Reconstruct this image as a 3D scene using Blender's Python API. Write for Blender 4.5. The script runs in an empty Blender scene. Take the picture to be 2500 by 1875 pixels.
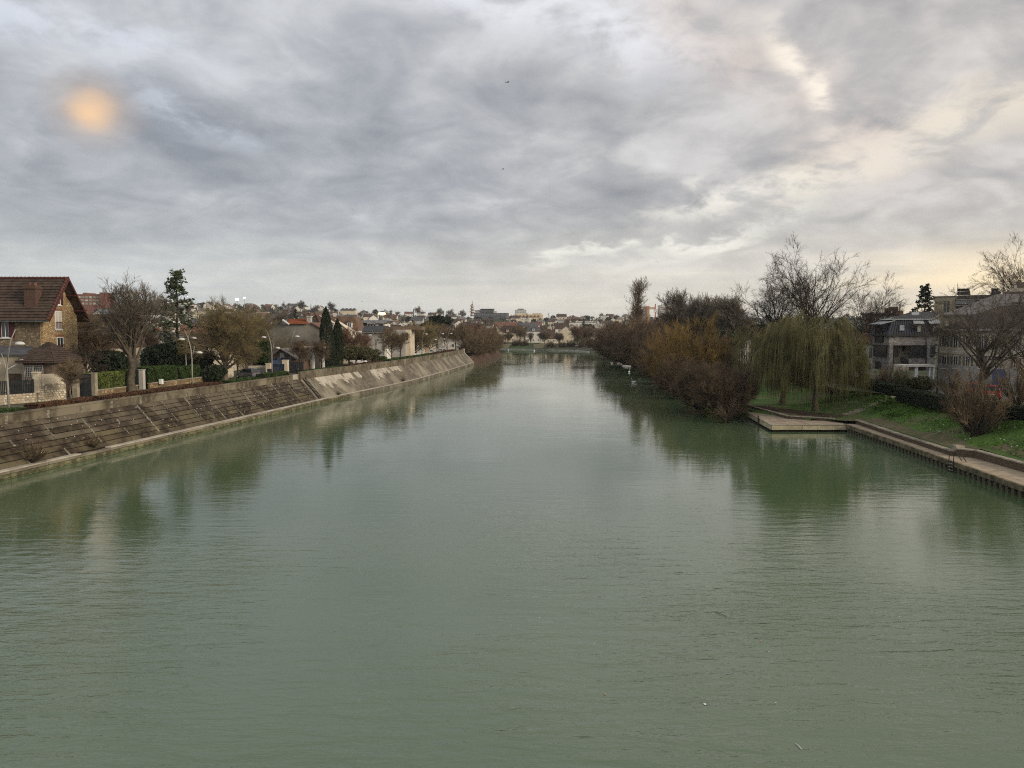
import bpy, math, random
import numpy as np
from mathutils import Vector
sc = bpy.context.scene
# ---------------------------------------------------------------- camera, sky, sun, exposure
W0, H0, F0 = 2500.0, 1875.0, 1878.0
CAMZ, HORY = 10.7, 805.0
TH = math.atan((H0 / 2 - HORY) / F0)
cam = bpy.data.cameras.new('camera')
cam.sensor_width = 36.0
cam.lens = 36.0 * F0 / W0
cam.clip_end = 9000
cam.clip_start = 0.3
camo = bpy.data.objects.new('camera', cam)
sc.collection.objects.link(camo)
camo.location = (0, 0, CAMZ)
camo.rotation_euler = (math.pi / 2 - TH, 0, 0)
sc.camera = camo
sc.view_settings.view_transform = 'Standard'
sc.view_settings.look = 'None'
sc.view_settings.exposure = 0.40
sc.view_settings.gamma = 1.0
sc.render.engine = 'CYCLES'
sc.cycles.use_denoising = False
sc.cycles.filter_width = 1.1
sc.cycles.max_bounces = 6
sc.cycles.diffuse_bounces = 2
sc.cycles.glossy_bounces = 3
sc.cycles.transmission_bounces = 2
sc.cycles.caustics_reflective = False
sc.cycles.caustics_refractive = False

SUN_AZ, SUN_EL = math.radians(116), math.radians(20)     # azimuth from +Y towards +X
sd = Vector((math.sin(SUN_AZ) * math.cos(SUN_EL), math.cos(SUN_AZ) * math.cos(SUN_EL), math.sin(SUN_EL)))
sl = bpy.data.lights.new('sun', 'SUN')
sl.energy = 2.0
sl.angle = math.radians(20)
sl.color = (1.0, 0.86, 0.68)
so = bpy.data.objects.new('sun', sl)
sc.collection.objects.link(so)
so.rotation_euler = sd.to_track_quat('Z', 'Y').to_euler()

ROT = 0.0            # when set, building coordinates are in a frame turned this far towards +X (a house that does not face the bridge squarely)
LOCL = {}
def turned(v):       # turned frame -> world
    return Vector((v[0] * math.cos(ROT) + v[1] * math.sin(ROT), -v[0] * math.sin(ROT) + v[1] * math.cos(ROT), v[2]))
def ray(px, py):
    a = (px - W0 / 2) / F0
    b = (H0 / 2 - py) / F0
    r = Vector((a, math.cos(TH) + b * math.sin(TH), -math.sin(TH) + b * math.cos(TH)))
    if ROT: r = Vector((r.x * math.cos(ROT) - r.y * math.sin(ROT), r.x * math.sin(ROT) + r.y * math.cos(ROT), r.z))
    return r
def frame(px=None, deg=None):
    global ROT
    ROT = math.radians(deg) if deg is not None else math.atan((px - W0 / 2) / F0) if px is not None else 0.0
def fd(px, y):       # depth in the turned frame of something at forward distance y seen at column px
    return (px - W0 / 2) / F0 * y * math.sin(ROT) + y * math.cos(ROT)

class NT:
    """small helper for writing node trees"""
    def __init__(s, t): s.t = t; s.n = t.nodes; s.l = t.links
    def add(s, typ, **kw):
        n = s.n.new(typ)
        ins = kw.pop('ins', {})
        for k, v in kw.items(): setattr(n, k, v)
        for k, v in ins.items(): s.put(n.inputs[k], v)
        return n
    def put(s, sock, v):
        if isinstance(v, bpy.types.NodeSocket): s.l.new(v, sock)
        elif v is not None: sock.default_value = v
    def m(s, op, a, b=None, c=None, clamp=False):
        n = s.n.new('ShaderNodeMath'); n.operation = op; n.use_clamp = clamp
        s.put(n.inputs[0], a)
        if b is not None: s.put(n.inputs[1], b)
        if c is not None: s.put(n.inputs[2], c)
        return n.outputs[0]
    def vm(s, op, a, b=None):
        n = s.n.new('ShaderNodeVectorMath'); n.operation = op
        s.put(n.inputs[0], a)
        if b is not None: s.put(n.inputs[1], b)
        return n.outputs['Value'] if op in ('DOT_PRODUCT', 'LENGTH') else n.outputs[0]
    def mix(s, f, a, b, bt='MIX'):
        n = s.n.new('ShaderNodeMix'); n.data_type = 'RGBA'; n.blend_type = bt
        s.put(n.inputs[0], f); s.put(n.inputs[6], a); s.put(n.inputs[7], b)
        return n.outputs[2]
    def rng(s, v, a, b, c=0.0, d=1.0, smooth=True):
        n = s.n.new('ShaderNodeMapRange'); n.interpolation_type = 'SMOOTHSTEP' if smooth else 'LINEAR'
        s.put(n.inputs[0], v)
        for i, q in enumerate((a, b, c, d)): n.inputs[i + 1].default_value = q
        return n.outputs[0]
    def noise(s, vec, scale, detail=4, rough=0.5, dist=0.0, dims='3D'):
        n = s.n.new('ShaderNodeTexNoise'); n.noise_dimensions = dims
        s.put(n.inputs['Vector'], vec)
        n.inputs['Scale'].default_value = scale; n.inputs['Detail'].default_value = detail
        n.inputs['Roughness'].default_value = rough; n.inputs['Distortion'].default_value = dist
        return n.outputs[0]
    def ramp(s, f, stops):
        n = s.n.new('ShaderNodeValToRGB'); s.put(n.inputs[0], f)
        e = n.color_ramp.elements
        while len(e) < len(stops): e.new(0.5)
        for i, (p, c) in enumerate(stops):
            e[i].position = p; e[i].color = (c[0], c[1], c[2], 1) if len(c) == 3 else c
        return n.outputs[0]
    def map(s, vec, loc=(0, 0, 0), rot=(0, 0, 0), sca=(1, 1, 1)):
        n = s.n.new('ShaderNodeMapping'); s.put(n.inputs[0], vec)
        n.inputs[1].default_value = loc; n.inputs[2].default_value = rot; n.inputs[3].default_value = sca
        return n.outputs[0]

def c4(c): return (c[0], c[1], c[2], 1.0)

def make_world():
    w = bpy.data.worlds.new('World'); sc.world = w; w.use_nodes = True
    t = NT(w.node_tree); t.n.clear()
    out = t.add('ShaderNodeOutputWorld'); bg = t.add('ShaderNodeBackground')
    bg.inputs[1].default_value = 0.1
    sky = t.add('ShaderNodeTexSky', sky_type='NISHITA', sun_disc=False, sun_elevation=SUN_EL, sun_rotation=SUN_AZ)
    d = t.vm('NORMALIZE', t.add('ShaderNodeTexCoord').outputs['Generated'])
    sep = t.add('ShaderNodeSeparateXYZ', ins={0: d})
    x, y, z = sep.outputs
    zz = t.m('ADD', t.m('ABSOLUTE', z), 0.2)
    uv = t.add('ShaderNodeCombineXYZ', ins={0: t.m('DIVIDE', x, zz), 1: t.m('DIVIDE', y, zz), 2: 0.0}).outputs[0]
    uvs = t.map(uv, rot=(0, 0, math.radians(-14)), sca=(0.85, 1.25, 1.0))
    z2 = t.m('ADD', t.m('ABSOLUTE', z), 0.34)
    uvl = t.map(t.add('ShaderNodeCombineXYZ', ins={0: t.m('DIVIDE', x, z2), 1: t.m('DIVIDE', y, z2), 2: t.m('MULTIPLY', z, 1.6)}).outputs[0], rot=(0, 0, math.radians(-22)), sca=(1.1, 1.1, 1.0))
    big = t.noise(uvs, 0.8, 3, 0.5, 0.2)
    mid = t.noise(t.map(uvl, loc=(3.1, 7.7, 0)), 3.0, 8, 0.55, 0.25)
    fin = t.noise(t.map(uvl, loc=(9.3, 1.7, 0)), 9.0, 6, 0.6, 0.3)
    lump = t.noise(t.map(uvl, loc=(2, 5, 1)), 5.5, 5, 0.5, 0.8)
    dens = t.m('ADD', t.m('MULTIPLY', big, 0.30), t.m('ADD', t.m('MULTIPLY', mid, 0.32), t.m('ADD', t.m('MULTIPLY', lump, 0.28), t.m('MULTIPLY', fin, 0.10))))
    # higher = brighter towards the top of the sky, lower dark belt to the left
    el = t.rng(z, 0.02, 0.5, 0, 1)
    az = t.m('ARCTAN2', x, y)
    right = t.rng(az, -0.3, 0.62, 0, 1)
    belt = t.m('MULTIPLY', t.rng(z, 0.05, 0.15), t.rng(z, 0.36, 0.17))
    belt = t.m('MULTIPLY', belt, t.rng(az, 0.25, -0.45))
    bump_ = t.m('ADD', dens, t.m('MULTIPLY', el, 0.055))
    bump_ = t.m('SUBTRACT', bump_, t.m('MULTIPLY', belt, 0.075))
    col = t.ramp(bump_, [(0.37, (0.205, 0.220, 0.248)), (0.455, (0.285, 0.300, 0.328)), (0.515, (0.355, 0.368, 0.392)),
                         (0.575, (0.45, 0.462, 0.485)), (0.67, (0.54, 0.56, 0.595))])
    warm = t.mix(1.0, col, c4((1.11, 1.03, 0.945)), 'MULTIPLY')
    col = t.mix(right, col, warm)
    # horizon: flatter, paler, greenish grey; warmer to the right
    hz = t.rng(z, 0.17, 0.0)
    streak = t.noise(t.add('ShaderNodeCombineXYZ', ins={0: t.m('MULTIPLY', az, 1.6), 1: t.m('MULTIPLY', z, 26.0), 2: 0.0}).outputs[0], 1.5, 5, 0.55, 0.5)
    hcol = t.mix(t.rng(az, -0.6, 0.35), c4((0.47, 0.505, 0.515)), c4((0.66, 0.62, 0.54)))
    hcol = t.mix(t.rng(streak, 0.4, 0.75), hcol, t.mix(1.0, hcol, c4((1.25, 1.22, 1.14)), 'MULTIPLY'))
    col = t.mix(t.m('MULTIPLY', hz, 0.8), col, hcol)
    # yellow gap low over the right-hand roofs
    gap = t.m('MULTIPLY', t.m('MULTIPLY', t.rng(z, 0.0, 0.03), t.rng(z, 0.115, 0.04)), t.rng(az, 0.30, 0.60))
    gap = t.m('MULTIPLY', gap, t.rng(streak, 0.3, 0.6, 0.35, 1.0))
    col = t.mix(t.m('MULTIPLY', gap, 0.75), col, c4((1.0, 0.78, 0.45)))
    # bright rifts: great circles through two sky directions, broken up by noise
    wob = t.m('MULTIPLY', t.m('SUBTRACT', mid, 0.5), 0.10)
    wobf = t.m('MULTIPLY', t.m('SUBTRACT', fin, 0.5), 0.035)
    def rift(p1, p2, width, colr, amt, fade=0.1):
        nonlocal col
        a, b = ray(*p1).normalized(), ray(*p2).normalized()
        n = a.cross(b).normalized(); c = (a + b).normalized(); half = a.dot(c)
        dd = t.m('ADD', t.m('ADD', t.vm('DOT_PRODUCT', d, tuple(n)), wob), wobf)
        f = t.rng(t.m('ABSOLUTE', dd), width, 0.0)
        e = t.rng(t.vm('DOT_PRODUCT', d, tuple(c)), half - fade, half + (1 - half) * 0.4)
        f = t.m('MULTIPLY', t.m('MULTIPLY', f, e), t.rng(fin, 0.35, 0.62, 0.25, 1.0))
        col = t.mix(t.m('MULTIPLY', f, amt, clamp=True), col, c4(colr))
    rift((1730, 490), (2150, 390), 0.03, (0.74, 0.71, 0.645), 0.8, 0.02)
    rift((2050, 400), (2560, 250), 0.05, (0.66, 0.60, 0.50), 0.8, 0.02)
    rift((1680, 90), (2080, 320), 0.07, (0.60, 0.52, 0.47), 0.6, 0.02)
    rift((1915, 160), (1965, 235), 0.022, (0.80, 0.73, 0.63), 0.85, 0.004)
    rift((1600, 640), (1900, 520), 0.02, (0.68, 0.67, 0.61), 0.6, 0.01)
    rift((1350, 620), (1750, 580), 0.012, (0.74, 0.73, 0.66), 0.7, 0.01)
    rift((1000, -80), (1500, 100), 0.06, (0.72, 0.74, 0.80), 0.6, 0.03)
    rift((-50, 40), (260, 100), 0.035, (0.56, 0.60, 0.68), 0.6, 0.02)
    rift((430, 250), (540, 300), 0.028, (0.47, 0.51, 0.57), 0.55, 0.005)
    # the sunlit orange patch of cloud, upper left
    c = ray(218, 278).normalized()
    sp = t.m('ADD', t.m('ARCCOSINE', t.m('MINIMUM', t.vm('DOT_PRODUCT', d, tuple(c)), 0.9999999)), t.m('MULTIPLY', t.m('SUBTRACT', mid, 0.5), 0.06))
    g1 = t.rng(sp, 0.058, 0.0); g2 = t.rng(sp, 0.031, -0.004)
    col = t.mix(t.m('MULTIPLY', g1, 0.5), col, c4((0.50, 0.37, 0.27)))
    col = t.mix(t.m('MULTIPLY', g2, 0.82), col, c4((0.76, 0.50, 0.28)))
    colx = t.mix(1.0, col, c4((10.7, 10.6, 10.5)), 'MULTIPLY')
    for l in colx.node.inputs: pass
    fincol = t.mix(0.94, sky.outputs[0], colx)
    t.l.new(fincol, bg.inputs[0]); t.l.new(bg.outputs[0], out.inputs[0])
make_world()

# ---------------------------------------------------------------- projection helpers (real places on real levels)
def at_z(px, py, z):
    r = ray(px, py); k = (z - CAMZ) / r.z
    return r.x * k, r.y * k
def at_y(px, py, y):
    r = ray(px, py); k = y / r.y
    return r.x * k, CAMZ + r.z * k

# ---------------------------------------------------------------- materials
MATS = {}
def mat(name, c1, c2=None, scale=3.0, rough=0.85, bump=0.0, kind='noise', c3=None, spec=0.3, detail=5, rnd=0.0, stretch=(1, 1, 1), lo=0.38, hi=0.62, metal=0.0, bscale=None, p=None, coords='Object'):
    if name in MATS: return MATS[name]
    q_ = lambda c: tuple(min(v * 1.42, .8) for v in c) if c else c
    c1, c2, c3, p = q_(c1), q_(c2), q_(c3), q_(p)
    m = bpy.data.materials.new(name); m.use_nodes = True
    t = NT(m.node_tree); b = t.n['Principled BSDF']
    b.inputs['Roughness'].default_value = rough
    b.inputs['Specular IOR Level'].default_value = spec
    b.inputs['Metallic'].default_value = metal
    tc = t.add('ShaderNodeTexCoord').outputs['Object'] if coords == 'Object' else t.add('ShaderNodeNewGeometry').outputs['Position']
    v = t.map(tc, sca=stretch)
    c2 = c2 or tuple(q * 0.6 for q in c1)
    h = None
    if kind == 'noise':
        h = t.noise(v, scale, detail, 0.6)
        col = t.mix(t.rng(h, lo, hi), c4(c2), c4(c1))
        if c3:
            col = t.mix(t.rng(t.noise(t.map(v, loc=(5, 3, 9)), scale * 0.23, 3), 0.45, 0.65), col, c4(c3))
    elif kind == 'rubble':       # stones of many tints in mortar
        vo = t.add('ShaderNodeTexVoronoi', feature='F1', ins={'Vector': v, 'Scale': scale}); ve = t.add('ShaderNodeTexVoronoi', feature='DISTANCE_TO_EDGE', ins={'Vector': v, 'Scale': scale})
        rc = t.add('ShaderNodeSeparateColor', ins={0: vo.outputs['Color']}).outputs[0]
        col = t.ramp(rc, [(0.0, c1), (0.5, c2), (1.0, c3 or c1)])
        edge = t.rng(ve.outputs[0], 0.02, 0.09)
        col = t.mix(edge, c4(p or tuple(q * 0.45 for q in c1)), col)
        col = t.mix(t.rng(t.noise(v, scale * 0.12, 3), 0.4, 0.7, 0, 0.35), col, c4(tuple(q * 0.6 for q in c2)))
        h = edge
    elif kind == 'brick':
        sx = t.add('ShaderNodeSeparateXYZ', ins={0: v}); v = t.add('ShaderNodeCombineXYZ', ins={0: t.m('ADD', sx.outputs[0], sx.outputs[1]), 1: sx.outputs[2]}).outputs[0]
        br = t.add('ShaderNodeTexBrick', ins={'Vector': v, 'Color1': c4(c1), 'Color2': c4(c2), 'Mortar': c4(c3 or (0.3, 0.28, 0.25)), 'Scale': scale, 'Mortar Size': 0.012, 'Bias': -0.1})
        col = br.outputs[0]; h = br.outputs[1]
        n = t.noise(v, scale * 0.4, 4); col = t.mix(t.rng(n, 0.35, 0.7, 0, 0.5), col, c4(tuple(q * 0.55 for q in c1)))
    if rnd:
        oi = t.add('ShaderNodeObjectInfo').outputs['Random']
        hs = t.add('ShaderNodeHueSaturation', ins={'Color': col, 'Value': t.rng(oi, 0, 1, 1 - rnd, 1 + rnd, False), 'Hue': t.rng(oi, 0, 1, 0.5 - rnd * 0.05, 0.5 + rnd * 0.05, False)})
        col = hs.outputs[0]
    t.l.new(col, b.inputs['Base Color'])
    if bump:
        hb = t.noise(v, bscale or scale * 4, 4, 0.6) if kind == 'noise' else h
        bn = t.add('ShaderNodeBump', ins={'Height': hb, 'Strength': 0.6, 'Distance': bump}); t.l.new(bn.outputs[0], b.inputs['Normal'])
    MATS[name] = m; return m

def glass(name='window_glass', c=(0.03, 0.035, 0.04), rough=0.08):
    if name in MATS: return MATS[name]
    m = bpy.data.materials.new(name); m.use_nodes = True; b = m.node_tree.nodes['Principled BSDF']
    b.inputs['Base Color'].default_value = c4(c); b.inputs['Roughness'].default_value = rough; b.inputs['Specular IOR Level'].default_value = 0.6
    MATS[name] = m; return m

# ---------------------------------------------------------------- mesh helpers
COL = sc.collection
def fast_mesh(name, V, Q, mi=None, mats=(), smooth=False):
    me = bpy.data.meshes.new(name)
    V = np.asarray(V, dtype=np.float32).reshape(-1, 3); Q = np.asarray(Q, dtype=np.int32)
    k = Q.shape[1]
    me.vertices.add(len(V)); me.vertices.foreach_set('co', V.ravel())
    me.loops.add(Q.size); me.loops.foreach_set('vertex_index', Q.ravel())
    me.polygons.add(len(Q)); me.polygons.foreach_set('loop_start', np.arange(0, Q.size, k, dtype=np.int32))
    me.polygons.foreach_set('loop_total', np.full(len(Q), k, dtype=np.int32))
    if smooth: me.polygons.foreach_set('use_smooth', np.ones(len(Q), dtype=bool))
    for m in mats: me.materials.append(m)
    if mi is not None: me.polygons.foreach_set('material_index', np.asarray(mi, dtype=np.int32))
    me.update(calc_edges=True)
    return me
def link(name, me, parent=None):
    o = bpy.data.objects.new(name, me); COL.objects.link(o)
    if parent is not None: o.parent = parent
    return o
def tag(o, label=None, cat=None, group=None, kind=None):
    if label: o['label'] = label
    if cat: o['category'] = cat
    if group: o['group'] = group
    if kind: o['kind'] = kind
    return o
def empty(name, loc, label=None, cat=None, group=None, rz=0.0, s=1.0, kind=None):
    o = bpy.data.objects.new(name, None); COL.objects.link(o); o.location = turned(loc) if ROT else loc; o.rotation_euler = (0, 0, rz - ROT)
    if ROT: LOCL[o.name] = Vector(loc)
    o.scale = (s, s, s) if not isinstance(s, (tuple, list)) else s
    o.empty_display_size = 0.3
    return tag(o, label, cat, group, kind)
def wloc(o):
    v = Vector((0, 0, 0))
    while o is not None:
        if o.name in LOCL: return v + LOCL[o.name]
        v = v + o.location; o = o.parent
    return v
class MB:
    def __init__(s): s.v = []; s.f = []
    def box(s, x0, y0, z0, x1, y1, z1):
        b = len(s.v)
        s.v += [(x0, y0, z0), (x1, y0, z0), (x1, y1, z0), (x0, y1, z0), (x0, y0, z1), (x1, y0, z1), (x1, y1, z1), (x0, y1, z1)]
        s.f += [tuple(b + i for i in q) for q in ((0, 3, 2, 1), (4, 5, 6, 7), (0, 1, 5, 4), (1, 2, 6, 5), (2, 3, 7, 6), (3, 0, 4, 7))]; return s
    def hexa(s, p):          # eight corners: bottom four, top four
        b = len(s.v); s.v += [tuple(q) for q in p]
        s.f += [tuple(b + i for i in q) for q in ((0, 3, 2, 1), (4, 5, 6, 7), (0, 1, 5, 4), (1, 2, 6, 5), (2, 3, 7, 6), (3, 0, 4, 7))]; return s
    def poly(s, pts):
        b = len(s.v); s.v += [tuple(q) for q in pts]; s.f.append(tuple(range(b, b + len(pts)))); return s
    def prism(s, pts, vec):  # planar outline pushed along a vector
        b = len(s.v); n = len(pts); s.v += [tuple(q) for q in pts] + [tuple(Vector(q) + Vector(vec)) for q in pts]
        s.f.append(tuple(range(b, b + n))[::-1]); s.f.append(tuple(range(b + n, b + 2 * n)))
        for i in range(n): j = (i + 1) % n; s.f.append((b + i, b + j, b + n + j, b + n + i))
        return s
    def tube(s, P, R, n=6, cap=True):
        P = [Vector(p) for p in P]; R = [R] * len(P) if isinstance(R, (int, float)) else R
        b = len(s.v); up = Vector((0.01, 0.02, 1)).normalized()
        for i, p in enumerate(P):
            d = (P[min(i + 1, len(P) - 1)] - P[max(i - 1, 0)]).normalized()
            u = d.cross(up)
            if u.length < 0.15: u = d.cross(Vector((1, 0, 0)))
            u.normalize(); w = d.cross(u)
            for k in range(n):
                a = 2 * math.pi * k / n; s.v.append(tuple(p + (u * math.cos(a) + w * math.sin(a)) * R[i]))
        for i in range(len(P) - 1):
            for k in range(n):
                s.f.append((b + i * n + k, b + i * n + (k + 1) % n, b + (i + 1) * n + (k + 1) % n, b + (i + 1) * n + k))
        if cap: s.f.append(tuple(b + k for k in range(n))[::-1]); s.f.append(tuple(b + (len(P) - 1) * n + k for k in range(n)))
        return s
    def lathe(s, c, prof, n=12):
        s.tube([(c[0], c[1], c[2] + z) for r, z in prof], [max(r, 0.001) for r, z in prof], n); return s
    def bar(s, a, b, w, h):   # rectangular bar between two points
        a, b = Vector(a), Vector(b); d = (b - a).normalized(); u = d.cross(Vector((0, 0, 1)))
        if u.length < 0.05: u = Vector((1, 0, 0))
        u.normalize(); n = u.cross(d)
        o = [(-1, -1), (1, -1), (1, 1), (-1, 1)]
        return s.hexa([a + u * w / 2 * i + n * h / 2 * j for i, j in o] + [b + u * w / 2 * i + n * h / 2 * j for i, j in o])
    def build(s, name, m, parent=None, local=False, smooth=False, label=None, bevel=0.0):
        off = Vector((0, 0, 0)) if (local or parent is None) else wloc(parent)
        me = bpy.data.meshes.new(name); me.from_pydata([tuple(turned(v)) if (ROT and parent is None) else tuple(Vector(v) - off) for v in s.v], [], s.f)
        me.materials.append(m)
        if smooth: me.polygons.foreach_set('use_smooth', [True] * len(me.polygons))
        o = link(name, me, parent)
        if bevel:
            md = o.modifiers.new('bevel', 'BEVEL'); md.width = bevel; md.segments = 1
        if label: o['label'] = label
        return o
# ---------------------------------------------------------------- water
ZQ, ZC, ZT, ZP = 3.5, 0.65, 3.55, 4.35      # quay, coping ledge, head of the slope, parapet top
ZR = 3.2                                     # street level on the right bank
def water_material():
    m = bpy.data.materials.new('river_water'); m.use_nodes = True
    t = NT(m.node_tree); b = t.n['Principled BSDF']
    pos = t.add('ShaderNodeNewGeometry').outputs['Position']
    b.inputs['IOR'].default_value = 1.75; b.inputs['Roughness'].default_value = 0.035
    b.inputs['Specular IOR Level'].default_value = 0.5
    n1 = t.noise(pos, 0.035, 3, 0.5)
    col = t.mix(t.rng(n1, 0.35, 0.65), c4((0.076, 0.120, 0.056)), c4((0.100, 0.148, 0.082)))
    t.l.new(col, b.inputs['Base Color'])
    patch = t.rng(t.noise(t.map(pos, sca=(1, 0.7, 1)), 0.05, 3, 0.5, 0.2), 0.36, 0.64, 0.30, 1.2)
    patch2 = t.rng(t.noise(t.map(pos, loc=(40, 11, 0), rot=(0, 0, 0.5)), 0.03, 3, 0.5, 1.2), 0.4, 0.6, 0.35, 1.0)
    a = t.noise(t.map(pos, rot=(0, 0, 0.12), sca=(0.30, 1.25, 1)), 1.25, 4, 0.55, 0.5)
    bb = t.noise(t.map(pos, rot=(0, 0, -0.1), sca=(0.32, 1.0, 1)), 0.34, 3, 0.5, 0.3)
    cc = t.noise(t.map(pos, rot=(0, 0, -0.35), sca=(0.42, 1.2, 1)), 3.6, 4, 0.62, 0.3)
    py_ = t.add('ShaderNodeSeparateXYZ', ins={0: pos}).outputs[1]
    patch = t.m('MULTIPLY', patch, t.rng(py_, 14, 60, 2.0, 0.22))
    h = t.m('MULTIPLY', t.m('MULTIPLY', a, 0.056), patch)
    h = t.m('ADD', h, t.m('MULTIPLY', t.m('MULTIPLY', bb, 0.016), patch2))
    h = t.m('ADD', h, t.m('MULTIPLY', t.m('MULTIPLY', cc, 0.021), patch))
    # rings spreading from the left bank
    cx = t.vm('SUBTRACT', pos, (-33.0, 37.0, 0)); r = t.vm('LENGTH', cx)
    ring = t.m('SINE', t.m('ADD', t.m('MULTIPLY', r, 5.2), t.m('MULTIPLY', bb, 9.0)))
    ring = t.m('MULTIPLY', ring, t.m('MULTIPLY', t.rng(r, 26, 8), t.rng(r, 3, 9)))
    h = t.m('ADD', h, t.m('MULTIPLY', t.m('MULTIPLY', ring, 0.0035), patch))
    bn = t.add('ShaderNodeBump', ins={'Height': h, 'Strength': 1.0, 'Distance': 1.0})
    t.l.new(bn.outputs[0], b.inputs['Normal'])
    return m
wm = MB(); wm.poly([(-2600, -80, 0), (120, -80, 0), (120, 900, 0), (-2600, 900, 0)])
tag(wm.build('river_water', water_material()), 'calm green river between the two banks', kind='structure')

# ---------------------------------------------------------------- ground and terrain
M_earth = mat('earth', (0.085, 0.075, 0.05), (0.045, 0.055, 0.025), 0.25, 0.95, 0.05, c3=(0.05, 0.075, 0.025), coords='P')
M_grass = mat('grass_sheet', (0.062, 0.118, 0.018), (0.040, 0.078, 0.014), 0.9, 0.95, 0.04, c3=(0.085, 0.088, 0.036), coords='P', bscale=14)
M_leaflitter = mat('leaf_litter', (0.07, 0.042, 0.026), (0.030, 0.020, 0.014), 2.2, 0.95, 0.04, coords='P', bscale=20)
M_asphalt = mat('asphalt', (0.075, 0.073, 0.07), (0.055, 0.054, 0.052), 0.8, 0.9, 0.01, coords='P')
M_paving = mat('paving', (0.22, 0.20, 0.165), (0.15, 0.135, 0.11), 0.9, 0.9, 0.01, coords='P')
M_gravel = mat('gravel_path', (0.30, 0.245, 0.17), (0.22, 0.175, 0.12), 1.3, 0.95, 0.015, coords='P', bscale=18)

ybR = np.array([-30, 20, 49, 58.5, 67.5, 80, 82, 95, 112, 125, 160, 218, 314, 365, 391, 402, 415, 430, 470, 530, 620, 900])
xbR = np.array([31, 31.6, 32.5, 33.3, 34.1, 35, 33, 27.6, 28.2, 30.5, 32.3, 35.5, 41, 37, 31, 17, 2, -10, -60, -200, -600, -2500])
dirR = np.array([-45, -22, -12, -8, -4, 0, 1, 4, 7, 9, 13, 20, 34, 45, 55, 68, 80, 87, 93, 98, 102, 108])
def hill_z(x, y):
    x = np.asarray(x, float); y = np.asarray(y, float)
    px = 1250 + 1878 * x / np.maximum(y, 60)
    H = np.interp(px, [-400, 300, 500, 700, 850, 1000, 1200, 1500, 2000, 2600], [54, 53, 49, 47, 38, 31, 26, 27, 29, 32])
    t = np.clip((y - 450) / 950, 0, 1); s = t * t * (3 - 2 * t)
    und = 1.6 * np.sin(x / 61 + 1.2) * np.cos(y / 83) + 1.2 * np.sin(x / 29 + y / 47)
    return ZR + (H - ZR) * s + und * np.clip((y - 500) / 300, 0, 1)
def strip(name, y0, y1, offs, zf, m, n=60, label=None, kind='structure'):
    s = np.linspace(0, 1, n); idx = np.arange(len(ybR))
    i0 = np.interp(y0, ybR, idx); i1 = np.interp(y1, ybR, idx); q = i0 + (i1 - i0) * s
    cx = np.interp(q, idx, xbR); cy = np.interp(q, idx, ybR); dr = np.radians(np.interp(q, idx, dirR))
    V = []; 
    for o in offs:
        X = cx + np.cos(dr) * o; Y = cy + np.sin(dr) * o
        V.append(np.stack([X, Y, zf(X, Y, o)], 1))
    V = np.stack(V, 1); k = len(offs)
    a = (np.arange(n - 1)[:, None] * k + np.arange(k - 1)[None]).ravel()
    Q = np.stack([a, a + 1, a + k + 1, a + k], 1)[:, ::-1]
    o = link(name, fast_mesh(name, V, Q, mats=[m], smooth=True)); tag(o, label, kind=kind); return o
def bank_point(y, off):
    idx = np.arange(len(ybR)); q = np.interp(y, ybR, idx); dr = math.radians(np.interp(q, idx, dirR))
    return float(np.interp(q, idx, xbR) + math.cos(dr) * off), float(np.interp(q, idx, ybR) + math.sin(dr) * off)
def lawn_xy(x, y):   # height of the lawn over the river, by place
    off = x - np.interp(y, [-30, 20, 49, 58.5, 67.5, 80, 82], [31, 31.6, 32.5, 33.3, 34.1, 35, 35.0])
    return np.interp(off, [-10, 0, 1.8, 3.4, 5.0, 7, 9, 11], [0.85, 1.0, 1.1, 1.35, 1.75, 2.4, 3.05, ZR])
def lawn_px(px, py):
    z = 2.0
    for _ in range(12):
        x, y = at_z(px, py, z); z = z * .4 + .6 * float(lawn_xy(x, y))
    return x, y, z
M_lawn_und = lambda X, Y: 0.07 * np.sin(X * 0.9 + Y * 0.37) + 0.03 * np.sin(X * 2.3 - Y * 1.7)
strip('lawn', -28, 60.4, [3.4, 4.2, 5, 5.6, 6.3, 7, 7.6, 8.3, 9, 10, 11, 12, 14.0], lambda X, Y, o: lawn_xy(X, Y) + M_lawn_und(X, Y) * (3.5 < o < 13), M_grass, 70, 'green lawn behind the taller low wall')
strip('lawn', 60.4, 84, [1.9, 2.6, 3.4, 4.2, 5, 5.6, 6.3, 7, 7.6, 8.3, 9, 10, 11, 12, 14.0], lambda X, Y, o: lawn_xy(X, Y) + M_lawn_und(X, Y) * (3.5 < o < 13), M_grass, 90, 'green lawn sloping from the hedge down to the riverside wall')
strip('lawn', 83.9, 142, [-1.0, 0.0, 0.6, 1.5, 3, 4, 5, 6, 7, 8, 9, 10, 11, 12, 14.0], lambda X, Y, o: (lawn_xy(X, Y) + M_lawn_und(X, Y) * (2 < o < 13)) if o > 0.5 else np.full_like(X, 0.1 + o * .6), M_grass, 60, 'lawn under and behind the weeping willows')
strip('leaf_litter', 84.2, 97, [1.2, 2, 3, 4, 5, 6.2], lambda X, Y, o: lawn_xy(X, Y) + M_lawn_und(X, Y) + (0.03 if 1.5 < o < 6 else -0.1), M_leaflitter, 30, 'brown leaf litter around the willow trunks')
strip('worn_grass', 60.4, 83, [2.0, 2.6, 3.1, 3.6, 4.3], lambda X, Y, o: lawn_xy(X, Y) + M_lawn_und(X, Y) * (3.5 < o) + (0.02 if o < 4.2 else -.06), mat('worn_grass', (.115, .088, .052), (.06, .07, .026), 1.2, .95, .03, coords='P', bscale=14), 40, 'worn brown strip of lawn behind the low walls')
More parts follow.
